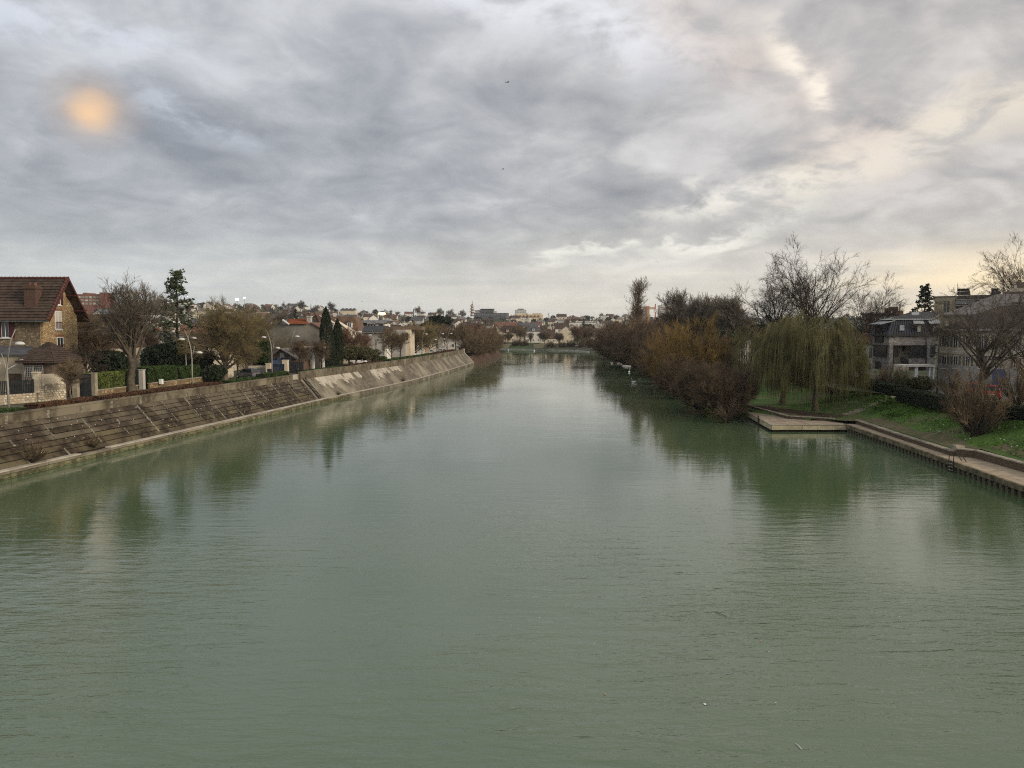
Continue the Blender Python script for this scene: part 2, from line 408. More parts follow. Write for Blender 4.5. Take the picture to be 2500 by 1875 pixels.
strip('worn_grass', 20, 60.4, [3.9, 4.4, 5.0, 5.5], lambda X, Y, o: lawn_xy(X, Y) + M_lawn_und(X, Y) + (0.02 if o < 5.4 else -.06), MATS['worn_grass'], 40)
strip('river_bank', 138, 899, [-1.2, 0, 1.5, 3.35, 6, 10, 14.0], lambda X, Y, o: np.full_like(X, float(np.interp(o, [-1.2, 0, 1.5, 3.4, 6, 14], [-0.5, 0.12, 0.5, 1.18, 1.5, ZR - 0.03]))), M_earth, 240, 'muddy bank under the riverside trees')
strip('far_ground', -29, 899, [13.9, 18, 30, 50, 90, 140, 200, 260, 330, 400, 480, 570, 660, 760, 860, 980, 1100, 1250, 1450, 1800, 2600, 4200],
      lambda X, Y, o: hill_z(X, Y) - 0.004, M_earth, 260, 'land and wooded hillside beyond the river')
strip('street', -28, 150, [19.5, 22, 25, 28.0], lambda X, Y, o: np.full_like(X, ZR + 0.012), M_asphalt, 60, 'grey street behind the hedge')

# left bank polygon
YB = np.array([15, 57, 71, 92, 116, 135, 155, 190, 236, 250]); XBs = np.array([-42.5, -36.3, -34.1, -31.0, -27.3, -23.6, -20.2, -16.4, -12.6, -11.6])
WSL = 2.4
def xb(y): return float(np.interp(y, YB, XBs))
yy = list(np.linspace(-60, 240, 60))
def left_edge(y): return xb(y) - WSL - 0.1 + (0 if y > 15 else (y - 15) * 0.14)
lb = [(left_edge(y), y, ZQ) for y in yy] + [(-9.5, 262, 2.6), (-7.5, 290, 2.2), (-5.8, 318, 1.6), (-8, 340, 1.2), (-30, 372, 2.4), (-80, 410, 2.6), (-220, 455, 2.6), (-620, 520, 2.6), (-2500, 700, 2.6), (-2500, -60, ZQ)]
g = MB(); g.poly(lb)
g.build('left_bank_ground', M_earth)['kind'] = 'structure'
tipb = MB()
tp = [(xb(240) - 2, 240), (-9.5, 262), (-7.5, 290), (-5.8, 318), (-8, 340), (-30, 372), (-80, 410), (-220, 455), (-620, 520)]
for (a, b_) in zip(tp, tp[1:]):
    dx, dy = b_[0] - a[0], b_[1] - a[1]; L = math.hypot(dx, dy); nx, ny = dy / L * 2.2, -dx / L * 2.2
    za = 2.4
    tipb.poly([(a[0], a[1], za), (b_[0], b_[1], za), (b_[0] + nx, b_[1] + ny, -0.4), (a[0] + nx, a[1] + ny, -0.4)])
tipb.build('river_bank_edge', M_leaflitter)['kind'] = 'structure'
# street and pavements on the quay
def qstrip(name, o0, o1, z, m, y0=-30, y1=236, label=None):
    ys = np.linspace(y0, y1, 70); V = []
    for y in ys:
        e = left_edge(y); V += [(e - o0, y, z), (e - o1, y, z)]
    Q = [(2 * i, 2 * i + 2, 2 * i + 3, 2 * i + 1) for i in range(len(ys) - 1)]
    o = link(name, fast_mesh(name, V, Q, mats=[m])); tag(o, label, kind='structure'); return o
qstrip('quay_pavement', 0.5, 2.6, ZQ + 0.012, M_paving)
qstrip('quay_road', 2.75, 6.2, ZQ + 0.008, M_asphalt, label='narrow grey road along the left quay')
k = MB()
ys = np.linspace(-30, 236, 60)
for a, b_ in zip(ys, ys[1:]):
    e0, e1 = left_edge(a), left_edge(b_)
    k.hexa([(e0 - 2.62, a, ZQ), (e0 - 2.74, a, ZQ), (e1 - 2.74, b_, ZQ), (e1 - 2.62, b_, ZQ), (e0 - 2.62, a, ZQ + .12), (e0 - 2.74, a, ZQ + .12), (e1 - 2.74, b_, ZQ + .12), (e1 - 2.62, b_, ZQ + .12)])
k.build('quay_kerb', M_paving)['kind'] = 'structure'
# distant bare town plain is the far_ground sheet itself

# ---------------------------------------------------------------- left embankment
M_conc_d = mat('embankment_concrete', (0.052, 0.039, 0.027), (0.020, 0.015, 0.010), 1.6, 0.95, 0.04, c3=(0.082, 0.068, 0.048), rnd=0.12, coords='P', bscale=9)
M_conc_m = mat('mossy_concrete', (0.042, 0.031, 0.019), (0.016, 0.011, 0.007), 1.9, 0.95, 0.05, c3=(0.075, 0.062, 0.036), rnd=0.15, coords='P', bscale=9)
M_conc_l = mat('embankment_concrete_pale', (0.12, 0.106, 0.084), (0.075, 0.063, 0.046), 1.1, 0.95, 0.03, c3=(0.18, 0.16, 0.122), rnd=0.12, coords='P', bscale=9)
M_par = mat('parapet_concrete', (0.105, 0.089, 0.062), (0.052, 0.043, 0.029), 1.3, 0.95, 0.02, c3=(0.15, 0.13, 0.094), rnd=0.08, coords='P', bscale=9)
M_joint = mat('pale_mortar', (0.19, 0.172, 0.138), (0.09, 0.078, 0.058), 4.5, 0.95, 0.01, coords='P')
M_plaster = mat('pale_plaster', (0.33, 0.305, 0.255), (0.24, 0.215, 0.175), 0.7, 0.95, 0.01, coords='P')
M_dark = mat('dark_joint', (0.014, 0.011, 0.008), (0.01, 0.008, 0.006), 2, 1.0)
M_moss = mat('wet_stone', (0.12, 0.115, 0.065), (0.05, 0.048, 0.026), 1.6, 0.9, 0.02, rnd=0.2, coords='P', bscale=9)
rnd = random.Random(5)
emb = empty('embankment_wall', (xb(90), 90, 0), 'long sloping concrete embankment rising from the river on the left', 'river wall')
# slope frame at station y: point at height fraction t, pushed out by o
sn = Vector((ZT - ZC, 0, WSL)).normalized()
def surf(y, t, o=0.0):
    return Vector((xb(y) - WSL * t, y, ZC + (ZT - ZC) * t)) + sn * o
def ybreaks(y0, y1, step):
    out = [y0]
    while out[-1] < y1 - step * 0.6: out.append(out[-1] + step * rnd.uniform(0.94, 1.06))
    out[-1] = y1; return out
def slope_piece(mb, ya, yb, t0, t1, o, th=0.12, cuts=2):
    ys_ = np.linspace(ya, yb, cuts)
    for p, q in zip(ys_, ys_[1:]):
        mb.hexa([surf(p, t0, o - th), surf(q, t0, o - th), surf(q, t1, o - th), surf(p, t1, o - th), surf(p, t0, o), surf(q, t0, o), surf(q, t1, o), surf(p, t1, o)])
core = MB()
for a, b_ in zip(np.linspace(14, 240, 80), np.linspace(14, 240, 80)[1:]):
    slope_piece(core, a, b_, 0.0, 1.0, -0.055, 0.6)
core.build('core', M_dark, emb)
YM = 111.5      # where the stepped slabs end and the smooth part begins
seams = ybreaks(20, YM - 1.0, 4.05)
NR = 7
for a, b_ in zip(seams, seams[1:]):
    for r in range(NR):
        t0, t1 = r / NR + 0.012, (r + 1) / NR - 0.006
        mb = MB(); o = -0.012 + rnd.uniform(-.012, .012)
        # each course leans back a little: the lower edge stands proud
        ya, yb_ = a + 0.015, b_ - 0.015
        mb.hexa([surf(ya, t0, -.06), surf(yb_, t0, -.06), surf(yb_, t1, -.06), surf(ya, t1, -.06), surf(ya, t0, o + .016), surf(yb_, t0, o + .016), surf(yb_, t1, o - .015), surf(ya, t1, o - .015)])
        mb.build('slab', M_conc_m if r < 3 or (r < 5 and rnd.random() < .3) else M_conc_d, emb)
def ragged(name, m, parent, ya, yb_, t0, t1, jag=0.08, n=7, o=0.028, lean=0.0, taper=0.0):
    """thin crust of mortar with a broken outline lying on the slope"""
    mb = MB(); A = []; B = []
    for i in range(n + 1):
        f = i / n; t = t0 + (t1 - t0) * f; sh = lean * (1 - f)
        w = (yb_ - ya); A.append((ya + sh + rnd.uniform(-jag, jag) * w + taper * w * (1 - f) * 0.5, t)); B.append((yb_ + sh + rnd.uniform(-jag, jag) * w - taper * w * (1 - f) * 0.5, t))
    for i in range(n):
        mb.hexa([surf(*A[i], -.02), surf(*B[i], -.02), surf(*B[i + 1], -.02), surf(*A[i + 1], -.02), surf(*A[i], o), surf(*B[i], o), surf(*B[i + 1], o), surf(*A[i + 1], o)])
    return mb.build(name, m, parent)
for i, y in enumerate(seams[1:-1]):
    tt = [0.0]
    while tt[-1] < .97: tt.append(min(1.0, tt[-1] + rnd.uniform(.06, .16)))
    for t_a, t_b in zip(tt, tt[1:]):
        if rnd.random() < .62: w_ = rnd.uniform(.02, .085); ragged('mortar_seam', M_joint, emb, y - w_, y + w_, t_a, t_b, 0.45, 4, 0.032)
# smooth part
seams2 = [YM + 1.6]
while seams2[-1] < 236: seams2.append(seams2[-1] + rnd.uniform(2.9, 3.5) + (seams2[-1] - 112) * 0.012)
seams2[-1] = 238
for a, b_ in zip(seams2, seams2[1:]):
    mb = MB(); slope_piece(mb, a + .03, b_ - .03, 0.0, 1.0, rnd.uniform(-.02, .01), 0.1, 3); mb.build('slab', M_conc_l, emb)
    if rnd.random() < 0.6: ragged('mortar_seam', M_joint, emb, a - .05, a + .05, rnd.uniform(0, .5), 1.0, 0.5, 8, 0.03)
for (px0, px1, td) in [(768, 806, .33), (800, 832, .5), (826, 852, .45), (858, 872, .5), (902, 922, .35), (918, 942, .55), (945, 968, .55)]:
    # plaster patches hang ragged from the head of the slope
    ya = np.interp(px0, [766, 907, 1034, 1133], [115, 138, 170, 226]); yb_ = np.interp(px1, [766, 907, 1034, 1133], [115, 138, 170, 226])
    ragged('plaster_patch', M_plaster, emb, ya + .1, yb_ - .2, 1 - (1 - td) * .5, 0.985, 0.05, 4, 0.02, 0.1, 0.1)
    nfl = max(1, int((yb_ - ya) / 1.7)); w = (yb_ - ya) / nfl
    for j in range(nfl):
        ragged('plaster_patch', M_plaster, emb, ya + j * w - .02, ya + (j + 1) * w + .02, 1 - (1 - td) * rnd.uniform(.55, 1.15), 1 - (1 - td) * .45, 0.13, 6, 0.024 + 0.003 * (j % 3), 0.3, 0.75)
# step in the wall where the two parts meet: splayed pale plinth and a buttress
mb = MB(); slope_piece(mb, YM - .9, YM - .2, 0, 1, .02, .3); mb.build('rib', M_conc_l, emb)
mb = MB(); slope_piece(mb, YM + .7, YM + 1.55, 0, 1, .05, .3); mb.build('rib', M_conc_l, emb)
# ledge: vertical foot wall of blocks and pale coping
fy = 15.0; i = 0
while fy < 240:
    L = rnd.uniform(1.5, 1.9) * (1 if fy < 120 else 2.2); e = min(fy + L, 240)
    x0, x1 = xb(fy), xb(e); outw = 0.42
    for (z0, z1) in ((-0.6, 0.05), (0.08, 0.33), (0.36, 0.56)) if fy < 120 else ((-0.6, 0.53),):
        j = rnd.uniform(-.03, .03); mb = MB()
        mb.hexa([(x0 - .3, fy + .02, z0), (x0 + outw + j, fy + .02, z0), (x1 + outw + j, e - .02, z0), (x1 - .3, e - .02, z0),
                 (x0 - .3, fy + .02, z1), (x0 + outw + j, fy + .02, z1), (x1 + outw + j, e - .02, z1), (x1 - .3, e - .02, z1)])
        mb.build('foot_block', M_moss if z1 < .5 else M_conc_l, emb)
    if not (44 < fy < 50 or 62 < fy < 64):
        mb = MB(); mb.hexa([(x0 - .35, fy + .01, .57), (x0 + .47, fy + .01, .57), (x1 + .47, e - .01, .57), (x1 - .35, e - .01, .57),
                            (x0 - .35, fy + .01, .68), (x0 + .47, fy + .01, .66), (x1 + .47, e - .01, .66), (x1 - .35, e - .01, .68)])
        mb.build('coping_stone', M_plaster, emb)
    fy = e
# white specks of litter and lichen
sp = MB()
for _ in range(210):
    y = rnd.uniform(40, 110) if rnd.random() < .8 else rnd.uniform(112, 150); t = rnd.uniform(.12, 1.0); r = rnd.uniform(.02, .055)
    c = surf(y, t, .03); sp.lathe(c, [(r * .5, -.03), (r, 0), (r * .4, r * .7)], 5)
sp.build('lichen_spots', mat('lichen', (0.72, 0.70, 0.64), (0.5, 0.48, 0.42), 5), emb)['kind'] = 'stuff'
# parapet
par = empty('parapet_wall', (xb(90) - WSL - .2, 90, ZT), 'low concrete parapet running along the top of the left embankment', 'parapet')
yb_l = ybreaks(18, YM - 1.2, 4.05)
def pblock(a, b_, z0, z1, th, m, name, po=0.0, parent=None):
    mb = MB(); x0, x1 = xb(a) - WSL + po, xb(b_) - WSL + po
    mb.hexa([(x0 - th, a, z0), (x0, a, z0), (x1, b_, z0), (x1 - th, b_, z0), (x0 - th, a, z1), (x0, a, z1), (x1, b_, z1), (x1 - th, b_, z1)])
    return mb.build(name, m, parent or par)
for a, b_ in zip(yb_l, yb_l[1:]):
    pblock(a + .06, b_ - .06, ZT - .02, ZP - .16 + rnd.uniform(-.01, .01), .34, M_par, 'block')
    pblock(a + .01, b_ - .01, ZP - .155, ZP + rnd.uniform(-.01, .01), .42, M_par, 'coping_stone', .05)
    if rnd.random() < .7: pblock(a - .12 - rnd.uniform(0, .12), a + .12, ZT - .02, ZP - .16, .3, M_joint, 'mortar_joint', .012)
pblock(YM - 3.4, YM - 1.9, ZT + .1, ZP + .012, .3, M_plaster, 'repair_patch', .07)
ys2 = [YM - 1.0] + [s for s in seams2[1:]]
for a, b_ in zip(ys2, ys2[1:]):
    pblock(a + .1, b_ - .1, ZT - .02, ZP + .30, .36, M_par, 'block', .06)
    pblock(b_ - .1, b_ + .1, ZT - .02, ZP + .36, .42, M_joint if rnd.random() < .8 else M_par, 'pier', .10)
pblock(237.6, 238.4, ZT, ZP + .5, .6, M_plaster, 'end_pier', .2)
# end return of the slope
mb = MB(); mb.prism([(xb(240) + .5, 238.1, 0), (xb(240) + .5, 238.1, .7), (xb(240) - WSL + .1, 238.1, ZT + .1), (xb(240) - WSL - .6, 238.1, ZT + .1), (xb(240) - WSL - .6, 238.1, 0)], (0, .5, 0))
mb.build('end_wall', M_plaster, emb)
# steps / ladder down the slope
lad = empty('slope_ladder', tuple(surf(YM + .25, 0, 0)), 'dark iron ladder lying down the sloping wall where its two parts meet', 'ladder')
for s in (-.42, .42):
    MB().bar(surf(YM + .25 + s, .02, .14), surf(YM + .25 + s, 1.02, .14), .12, .12).build('rail', mat('dark_iron', (0.022, 0.02, 0.018), rough=.6), lad)
for i in range(15):
    t = .05 + i * .064; MB().bar(surf(YM - .17, t, .14), surf(YM + .67, t, .14), .09, .09).build('rung', mat('weathered_step', (0.16, 0.14, 0.11), (0.08, .07, .05), 3), lad)

# ---------------------------------------------------------------- right bank: walkway, pontoon, low walls
M_fascia = mat('old_timber_edge', (0.15, 0.12, 0.075), (0.055, 0.05, 0.03), 1.4, .9, .015, coords='P', bscale=9)
M_deck = mat('deck_boards', (0.30, 0.245, 0.18), (0.20, 0.16, 0.115), 1.1, .85, .006, rnd=.10, coords='P', bscale=9)
M_fasc2 = mat('pontoon_fascia', (0.40, 0.35, 0.24), (0.29, 0.25, 0.16), 1.2, .8, .004, rnd=.06, coords='P')
M_steel = mat('dark_pile', (0.045, 0.042, 0.034), (0.02, 0.019, 0.015), 2.5, .8)
M_wallbrick = mat('brown_wall_brick', (0.11, 0.082, 0.055), (0.065, 0.048, 0.034), 1.9, .95, .01, kind='brick', c3=(0.05, 0.042, 0.032), coords='P', stretch=(1, 1, 1.5))
M_cop = mat('coping', (0.27, 0.235, 0.185), (0.17, 0.15, 0.115), 1.3, .9, .01, rnd=.10, coords='P')
def xr(y): return float(np.interp(y, [-30, 20, 49, 58.5, 67.5, 80, 82], [31, 31.6, 32.5, 33.3, 34.1, 35, 35.2]))
wk = empty('walkway', (xr(40), 40, 0), kind='structure')
wk['label'] = 'pale riverside path on piles along the right bank'
ysw = list(np.arange(-20, 80.5, 2.5)) + [81.0]
for a, b_ in zip(ysw, ysw[1:]):
    x0, x1 = xr(a), xr(b_); pw = 3.5 if b_ < 61.5 else 2.0
    mb = MB(); mb.hexa([(x0 + .24, a, .5), (x0 + pw, a, .5), (x1 + pw, b_, .5), (x1 + .24, b_, .5), (x0 + .24, a, .75), (x0 + pw, a, .75), (x1 + pw, b_, .75), (x1 + .24, b_, .75)])
    mb.build('path_slab', M_gravel, wk)
    if b_ > 20:
        mb = MB(); mb.hexa([(x0, a + .01, .42), (x0 + .235, a + .01, .42), (x1 + .235, b_ - .01, .42), (x1, b_ - .01, .42), (x0, a + .01, .79), (x0 + .235, a + .01, .79), (x1 + .235, b_ - .01, .79), (x1, b_ - .01, .79)])
        mb.build('edge_beam', M_fascia, wk)
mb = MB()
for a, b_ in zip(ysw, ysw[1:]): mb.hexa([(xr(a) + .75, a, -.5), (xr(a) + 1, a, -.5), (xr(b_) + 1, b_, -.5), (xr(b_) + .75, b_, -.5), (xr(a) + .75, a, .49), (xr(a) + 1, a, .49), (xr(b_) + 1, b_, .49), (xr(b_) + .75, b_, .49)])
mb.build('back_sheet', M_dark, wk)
pm = None
for i in range(70):
    y = 30 + i * 0.72
    if y > 80: break
    if pm is None:
        q = MB().box(-.0, -.16, -.8, .22, .16, .415).build('pile', mat('pile_timber', (0.10, 0.092, 0.06), (0.05, 0.045, 0.03), 3, .9), wk, local=True); pm = q
    else: q = link('pile', pm.data, wk)
    q.location = Vector((xr(y) + .05, y, 0)) - wk.location
# ladder rails at the path edge
rl = empty('river_ladder', (xr(57.5), 57.5, .75), 'small steel ladder with hand rails at the edge of the right riverside path', 'ladder')
M_galv = mat('galvanised', (0.30, 0.30, 0.28), (0.2, .2, .19), 4, .45, metal=.6)
for s in (-.3, .3):
    y = 57.5 + s; x = xr(57.5)
    MB().tube([(x + .9, y, .79), (x + .45, y, 1.45), (x + .1, y, 1.5), (x - .06, y, 1.3), (x - .08, y, -.3)], .03, 6).build('hand_rail', mat('dark_iron', (.02, .02, .02)), rl)
for z in (.62, .38, .14): MB().bar((x - .08, 57.2, z), (x - .08, 57.8, z), .06, .05).build('rung', M_galv, rl)
# low walls behind the path
def low_wall(name, pts, zt, th, label, cat='wall'):
    r = empty(name, (pts[0][0], pts[0][1], .7), label, cat)
    for (a, b_) in zip(pts, pts[1:]):
        L = math.hypot(b_[0] - a[0], b_[1] - a[1]); n = max(1, int(L / 1.15)); nx, ny = (b_[1] - a[1]) / L * th, -(b_[0] - a[0]) / L * th
        z0, z1 = a[2] if len(a) > 2 else zt, b_[2] if len(b_) > 2 else zt
        mb = MB(); mb.hexa([(a[0], a[1], .6), (b_[0], b_[1], .6), (b_[0] + nx, b_[1] + ny, .6), (a[0] + nx, a[1] + ny, .6), (a[0], a[1], z0 - .09), (b_[0], b_[1], z1 - .09), (b_[0] + nx, b_[1] + ny, z1 - .09), (a[0] + nx, a[1] + ny, z0 - .09)])
        mb.build('wall_body', M_wallbrick, r)
        for i in range(n):
            f0, f1 = i / n, (i + 1) / n; p = Vector((a[0], a[1], z0)).lerp(Vector((b_[0], b_[1], z1)), f0 + .008); q = Vector((a[0], a[1], z0)).lerp(Vector((b_[0], b_[1], z1)), f1 - .008)
            nn = Vector((nx, ny, 0)); u = nn.normalized() * .05; dz = Vector((0, 0, .09))
            mb = MB(); mb.hexa([p - u - dz, q - u - dz, q + nn + u - dz, p + nn + u - dz, p - u, q - u, q + nn + u, p + nn + u]); mb.build('coping_stone', M_cop, r)
    return r
W = lambda px, py, z=.75: at_z(px, py, z)
p1 = [W(2099, 1034), W(2199, 1069), W(2335, 1113)]
p1[0] = (p1[0][0] - .1, p1[0][1])
low_wall('retaining_wall', p1, 1.18, .42, 'low brown wall with pale coping behind the path, nearer the pontoon')
p2 = [W(2336, 1112), W(2388, 1117), W(2500, 1149)]
d = (p2[2][0] - p2[1][0], p2[2][1] - p2[1][1]); p2.append((p2[2][0] + d[0] * 3, p2[2][1] + d[1] * 3))
low_wall('retaining_wall', p2, 1.38, .42, 'slightly taller brown wall with a square end pier, at the right edge')
pr = MB(); pr.box(p2[0][0] - .1, p2[0][1] - .05, .6, p2[0][0] + .6, p2[0][1] + .65, 1.52)
o = pr.build('end_pier', M_cop); tag(o, 'square stone pier at the end of the taller low wall by the path', 'pier')
# pontoon (wide deck) and the narrower deck leading away upstream
pon = empty('riverside_pontoon', (31, 82, .2), 'wide pale wooden deck on the water in front of the willow', 'pontoon')
A = W(1884, 1037); B = W(2070, 1037); C = W(2066, 1023); D = W(1797, 991); E_ = W(1700, 955)
def dk(px, py): return Vector((*at_z(px, py, .75), .75))
fl, fr = dk(1884, 1037), dk(2070, 1037)
ul = [dk(1797, 991), dk(1700, 953), dk(1668, 944)]
back = [dk(2042, 1024), dk(1930, 1019), dk(1846, 996), dk(1805, 978), dk(1720, 943), dk(1690, 932)]
# boards: fill between the front and back edges by stations
front = [fr, fl, ul[0], ul[1], ul[2]]
def lerp_path(P, n):
    d = [0]; 
    for a, b_ in zip(P, P[1:]): d.append(d[-1] + (b_ - a).length)
    out = []
    for i in range(n + 1):
        s = d[-1] * i / n; k = max(j for j in range(len(d)) if d[j] <= s + 1e-6); k = min(k, len(P) - 2)
        out.append(P[k].lerp(P[k + 1], (s - d[k]) / (d[k + 1] - d[k])))
    return out
def deck_between(F, Bk, nf, rows, parent):
    for i in range(nf):
        for r in range(rows):
            g_ = 0.004
            a = F[i].lerp(Bk[i], r / rows + g_); b_ = F[i + 1].lerp(Bk[i + 1], r / rows + g_); c = F[i + 1].lerp(Bk[i + 1], (r + 1) / rows - g_); d_ = F[i].lerp(Bk[i], (r + 1) / rows - g_)
            a, b_ = a.lerp(b_, .004), b_.lerp(a, .004); d_, c = d_.lerp(c, .004), c.lerp(d_, .004)
            z = Vector((0, 0, .16)); mb = MB(); mb.hexa([a - z, b_ - z, c - z, d_ - z, a, b_, c, d_]); mb.build('deck_panel', M_deck, parent)
Fp = lerp_path([fr, fl], 5); Bp = lerp_path([dk(2044, 1025), dk(1930, 1019), dk(1850, 998)], 5)
deck_between(Fp, Bp, 5, 2, pon)
F2 = lerp_path([fl, ul[0], ul[1], ul[2]], 9); B2 = lerp_path([Bp[-1], dk(1805, 980), dk(1722, 945), dk(1690, 934)], 9)
deck_between(F2, B2, 9, 1, pon)
for P in (Fp, F2):
    for a, b_ in zip(P, P[1:]):
        dd = (b_ - a).normalized(); n = Vector((-dd.y, dd.x, 0)); 
        if n.y > 0: n = -n
        if P is F2 and n.x > 0: n = -n
        z = lambda v, h: Vector((v.x, v.y, h)); a2, b2 = a + dd * .01, b_ - dd * .01
        mb = MB(); mb.hexa([z(a2, .22), z(b2, .22), z(b2 + n * .09, .22), z(a2 + n * .09, .22), z(a2, .68), z(b2, .68), z(b2 + n * .09, .68), z(a2 + n * .09, .68)]); mb.build('fascia', M_fasc2, pon)
        mb = MB(); mb.hexa([z(a2, .685), z(b2, .685), z(b2 + n * .12, .685), z(a2 + n * .12, .685), z(a2, .765), z(b2, .765), z(b2 + n * .12, .765), z(a2 + n * .12, .765)]); mb.build('edge_trim', M_cop, pon)
        mb = MB(); mb.hexa([z(a2 - n * .1, -.4), z(b2 - n * .1, -.4), z(b2 - n * .5, -.4), z(a2 - n * .5, -.4), z(a2 - n * .1, .21), z(b2 - n * .1, .21), z(b2 - n * .5, .21), z(a2 - n * .5, .21)]); mb.build('float', M_dark, pon)
dw = dk(1884, 1037)
MB().tube([(dk(1853, 1022)) + Vector((-.1, -.1, -1.2)), dk(1853, 1022) + Vector((-.1, -.1, .35))], .09, 8).build('mooring_post', M_steel, pon)
# low wall behind the pontoon, stone kerb and two steps
def lw(px, py): q = at_z(px, py, .75); return (q[0], q[1])
low_wall('stone_border', [lw(2040, 1028), lw(1930, 1022), lw(1844, 999), lw(1805, 981)][::-1], 1.1, .4, 'low brown border wall curving between the pontoon and the willow roots', 'border wall')
st = empty('path_steps', (*lw(2060, 1028), .75), 'two pale stone steps up from the path beside the pontoon', 'steps')
q = Vector((*at_z(2040, 1024, .75), 0))
for i, (z0, z1) in enumerate(((.6, .93), (.6, 1.1))):
    MB().box(q.x, q.y + i * .55, z0, q.x + 3.0, q.y + .5 + i * .55, z1).build('step', M_cop, st)
# stepping slabs up the lawn
sp_ = empty('stepping_path', (40, 90, 1.5), 'line of pale stepping slabs climbing the lawn to the gap in the hedge', 'path')
for i in range(11):
    f = i / 10; X, Y, z = lawn_px(2075 + f * 128, 1011 - f * 47)
    mb = MB(); mb.box(X - .72, Y - .26, z - .3, X + .72, Y + .26, z + .07); mb.build('stepping_slab', M_cop, sp_)
# ---------------------------------------------------------------- vegetation
def tubes(V, Q, P, R, s):
    """add B polylines of K points as s-sided tubes (all quads)"""
    B, K, _ = P.shape
    T = P[:, -1] - P[:, 0]; T = T / (np.linalg.norm(T, axis=1, keepdims=True) + 1e-9)
    ref = np.where(np.abs(T[:, 2:3]) > .9, np.array([[1., 0, 0]]), np.array([[0, 0, 1.]]))
    U = np.cross(T, ref); U /= np.linalg.norm(U, axis=1, keepdims=True) + 1e-9; Wv = np.cross(T, U)
    an = 2 * np.pi * np.arange(s) / s
    ring = U[:, None, :] * np.cos(an)[None, :, None] + Wv[:, None, :] * np.sin(an)[None, :, None]
    pts = P[:, :, None, :] + ring[:, None] * R[:, :, None, None]
    base = sum(len(v) for v in V); V.append(pts.reshape(-1, 3))
    b = np.arange(B)[:, None, None] * K * s + np.arange(K - 1)[None, :, None] * s; i = np.arange(s)[None, None, :]; j = (i + 1) % s
    q = np.stack([b + i, b + j, b + s + j, b + s + i], -1).reshape(-1, 4) + base
    Q.append(q)
def nrm(a): return a / (np.linalg.norm(a, axis=-1, keepdims=True) + 1e-9)
def grow(g, P, R, n, tr, L, ang, up, K=4, wob=.12, rf=.6, rend=.35, grav=0., rmax=9, power=1.0, shrink=.35):
    N, KP, _ = P.shape
    idx = g.integers(N, size=n); t = tr[0] + (tr[1] - tr[0]) * g.random(n) ** power
    u = t * (KP - 1); k = np.minimum(u.astype(int), KP - 2); f = (u - k)[:, None]
    p = P[idx, k] * (1 - f) + P[idx, k + 1] * f; T = nrm(P[idx, k + 1] - P[idx, k]); r = (R[idx, k] * (1 - f[:, 0]) + R[idx, k + 1] * f[:, 0])
    rv = nrm(g.normal(size=(n, 3))); U = nrm(np.cross(T, rv)); a = np.radians(g.uniform(ang[0], ang[1], n))[:, None]
    d = nrm(T * np.cos(a) + U * np.sin(a) + np.array([0, 0, up]))
    Ln = g.uniform(L[0], L[1], n) * (1 - shrink * t)
    out = [p]; st = (Ln / (K - 1))[:, None]
    for i in range(K - 1):
        d = nrm(d + g.normal(size=(n, 3)) * wob + np.array([0, 0, grav]))
        p = p + d * st; out.append(p)
    PP = np.stack(out, 1); r0 = np.minimum(r * rf, rmax)
    RR = r0[:, None] * np.linspace(1, rend, K)[None]
    return PP, RR
def leaf_quads(V, Q, C, size, g, flat=0.0, asp=1.0):
    n = len(C); a = nrm(g.normal(size=(n, 3)) * np.array([1, 1, 1 - flat])); b = nrm(np.cross(a, g.normal(size=(n, 3))))
    s = (size * g.uniform(.6, 1.3, n))[:, None]; a = a * s * asp; b = b * s
    base = sum(len(v) for v in V)
    V.append(np.stack([C - a - b, C + a - b, C + a + b, C - a + b], 1).reshape(-1, 3)); Q.append(np.arange(4 * n).reshape(n, 4) + base)
def qm(name, V, Q, m, smooth=True): return fast_mesh(name, np.concatenate(V), np.concatenate(Q), mats=[m], smooth=smooth)
def trunk_line(g, h, r0, r1, K=6, lean=(0, 0), wob=.03):
    z = np.linspace(0, h, K); p = np.zeros((K, 3)); p[:, 2] = z; p[:, 0] = lean[0] * z + g.normal(size=K) * wob * h * (z > 0); p[:, 1] = lean[1] * z + g.normal(size=K) * wob * h * (z > 0)
    R = np.linspace(r0, r1, K); R[0] *= 1.35
    return p[None], R[None]
def bark(name, c, f=.55): return mat(name, c, tuple(q * f for q in c), 3.0, .95, .02, rnd=.12)
BK = bark('bark', (0.125, 0.102, 0.075)); BK_D = bark('dark_bark', (0.036, 0.029, 0.022)); BK_P = bark('pale_bark', (0.17, 0.145, 0.11))
TW = {k: mat('twigs_' + k, tuple(q * (1.0 if k == 'dark' else 1.35) for q in c), tuple(q * .7 for q in c), .55, .95, rnd=.14) for k, c in dict(
    brown=(0.112, 0.080, 0.048), olive=(0.125, 0.098, 0.046), red=(0.114, 0.080, 0.050), dark=(0.046, 0.037, 0.028), grey=(0.115, 0.098, 0.075),
    ochre=(0.175, 0.115, 0.04), willow=(0.112, 0.104, 0.042), green=(0.075, 0.085, 0.03), rust=(0.125, 0.074, 0.046)).items()}
LF = {k: mat('leaves_' + k, c, tuple(q * .45 for q in c), 1.3, .8, rnd=.10, lo=.3, hi=.7) for k, c in dict(
    conifer=(0.056, 0.078, 0.036), dark=(0.020, 0.032, 0.014), hedge=(0.038, 0.068, 0.016), bright=(0.095, 0.125, 0.028), beech=(0.085, 0.042, 0.022), grass=(0.07, 0.135, 0.02), olive=(0.085, 0.082, 0.034)).items()}
PROTO = {}
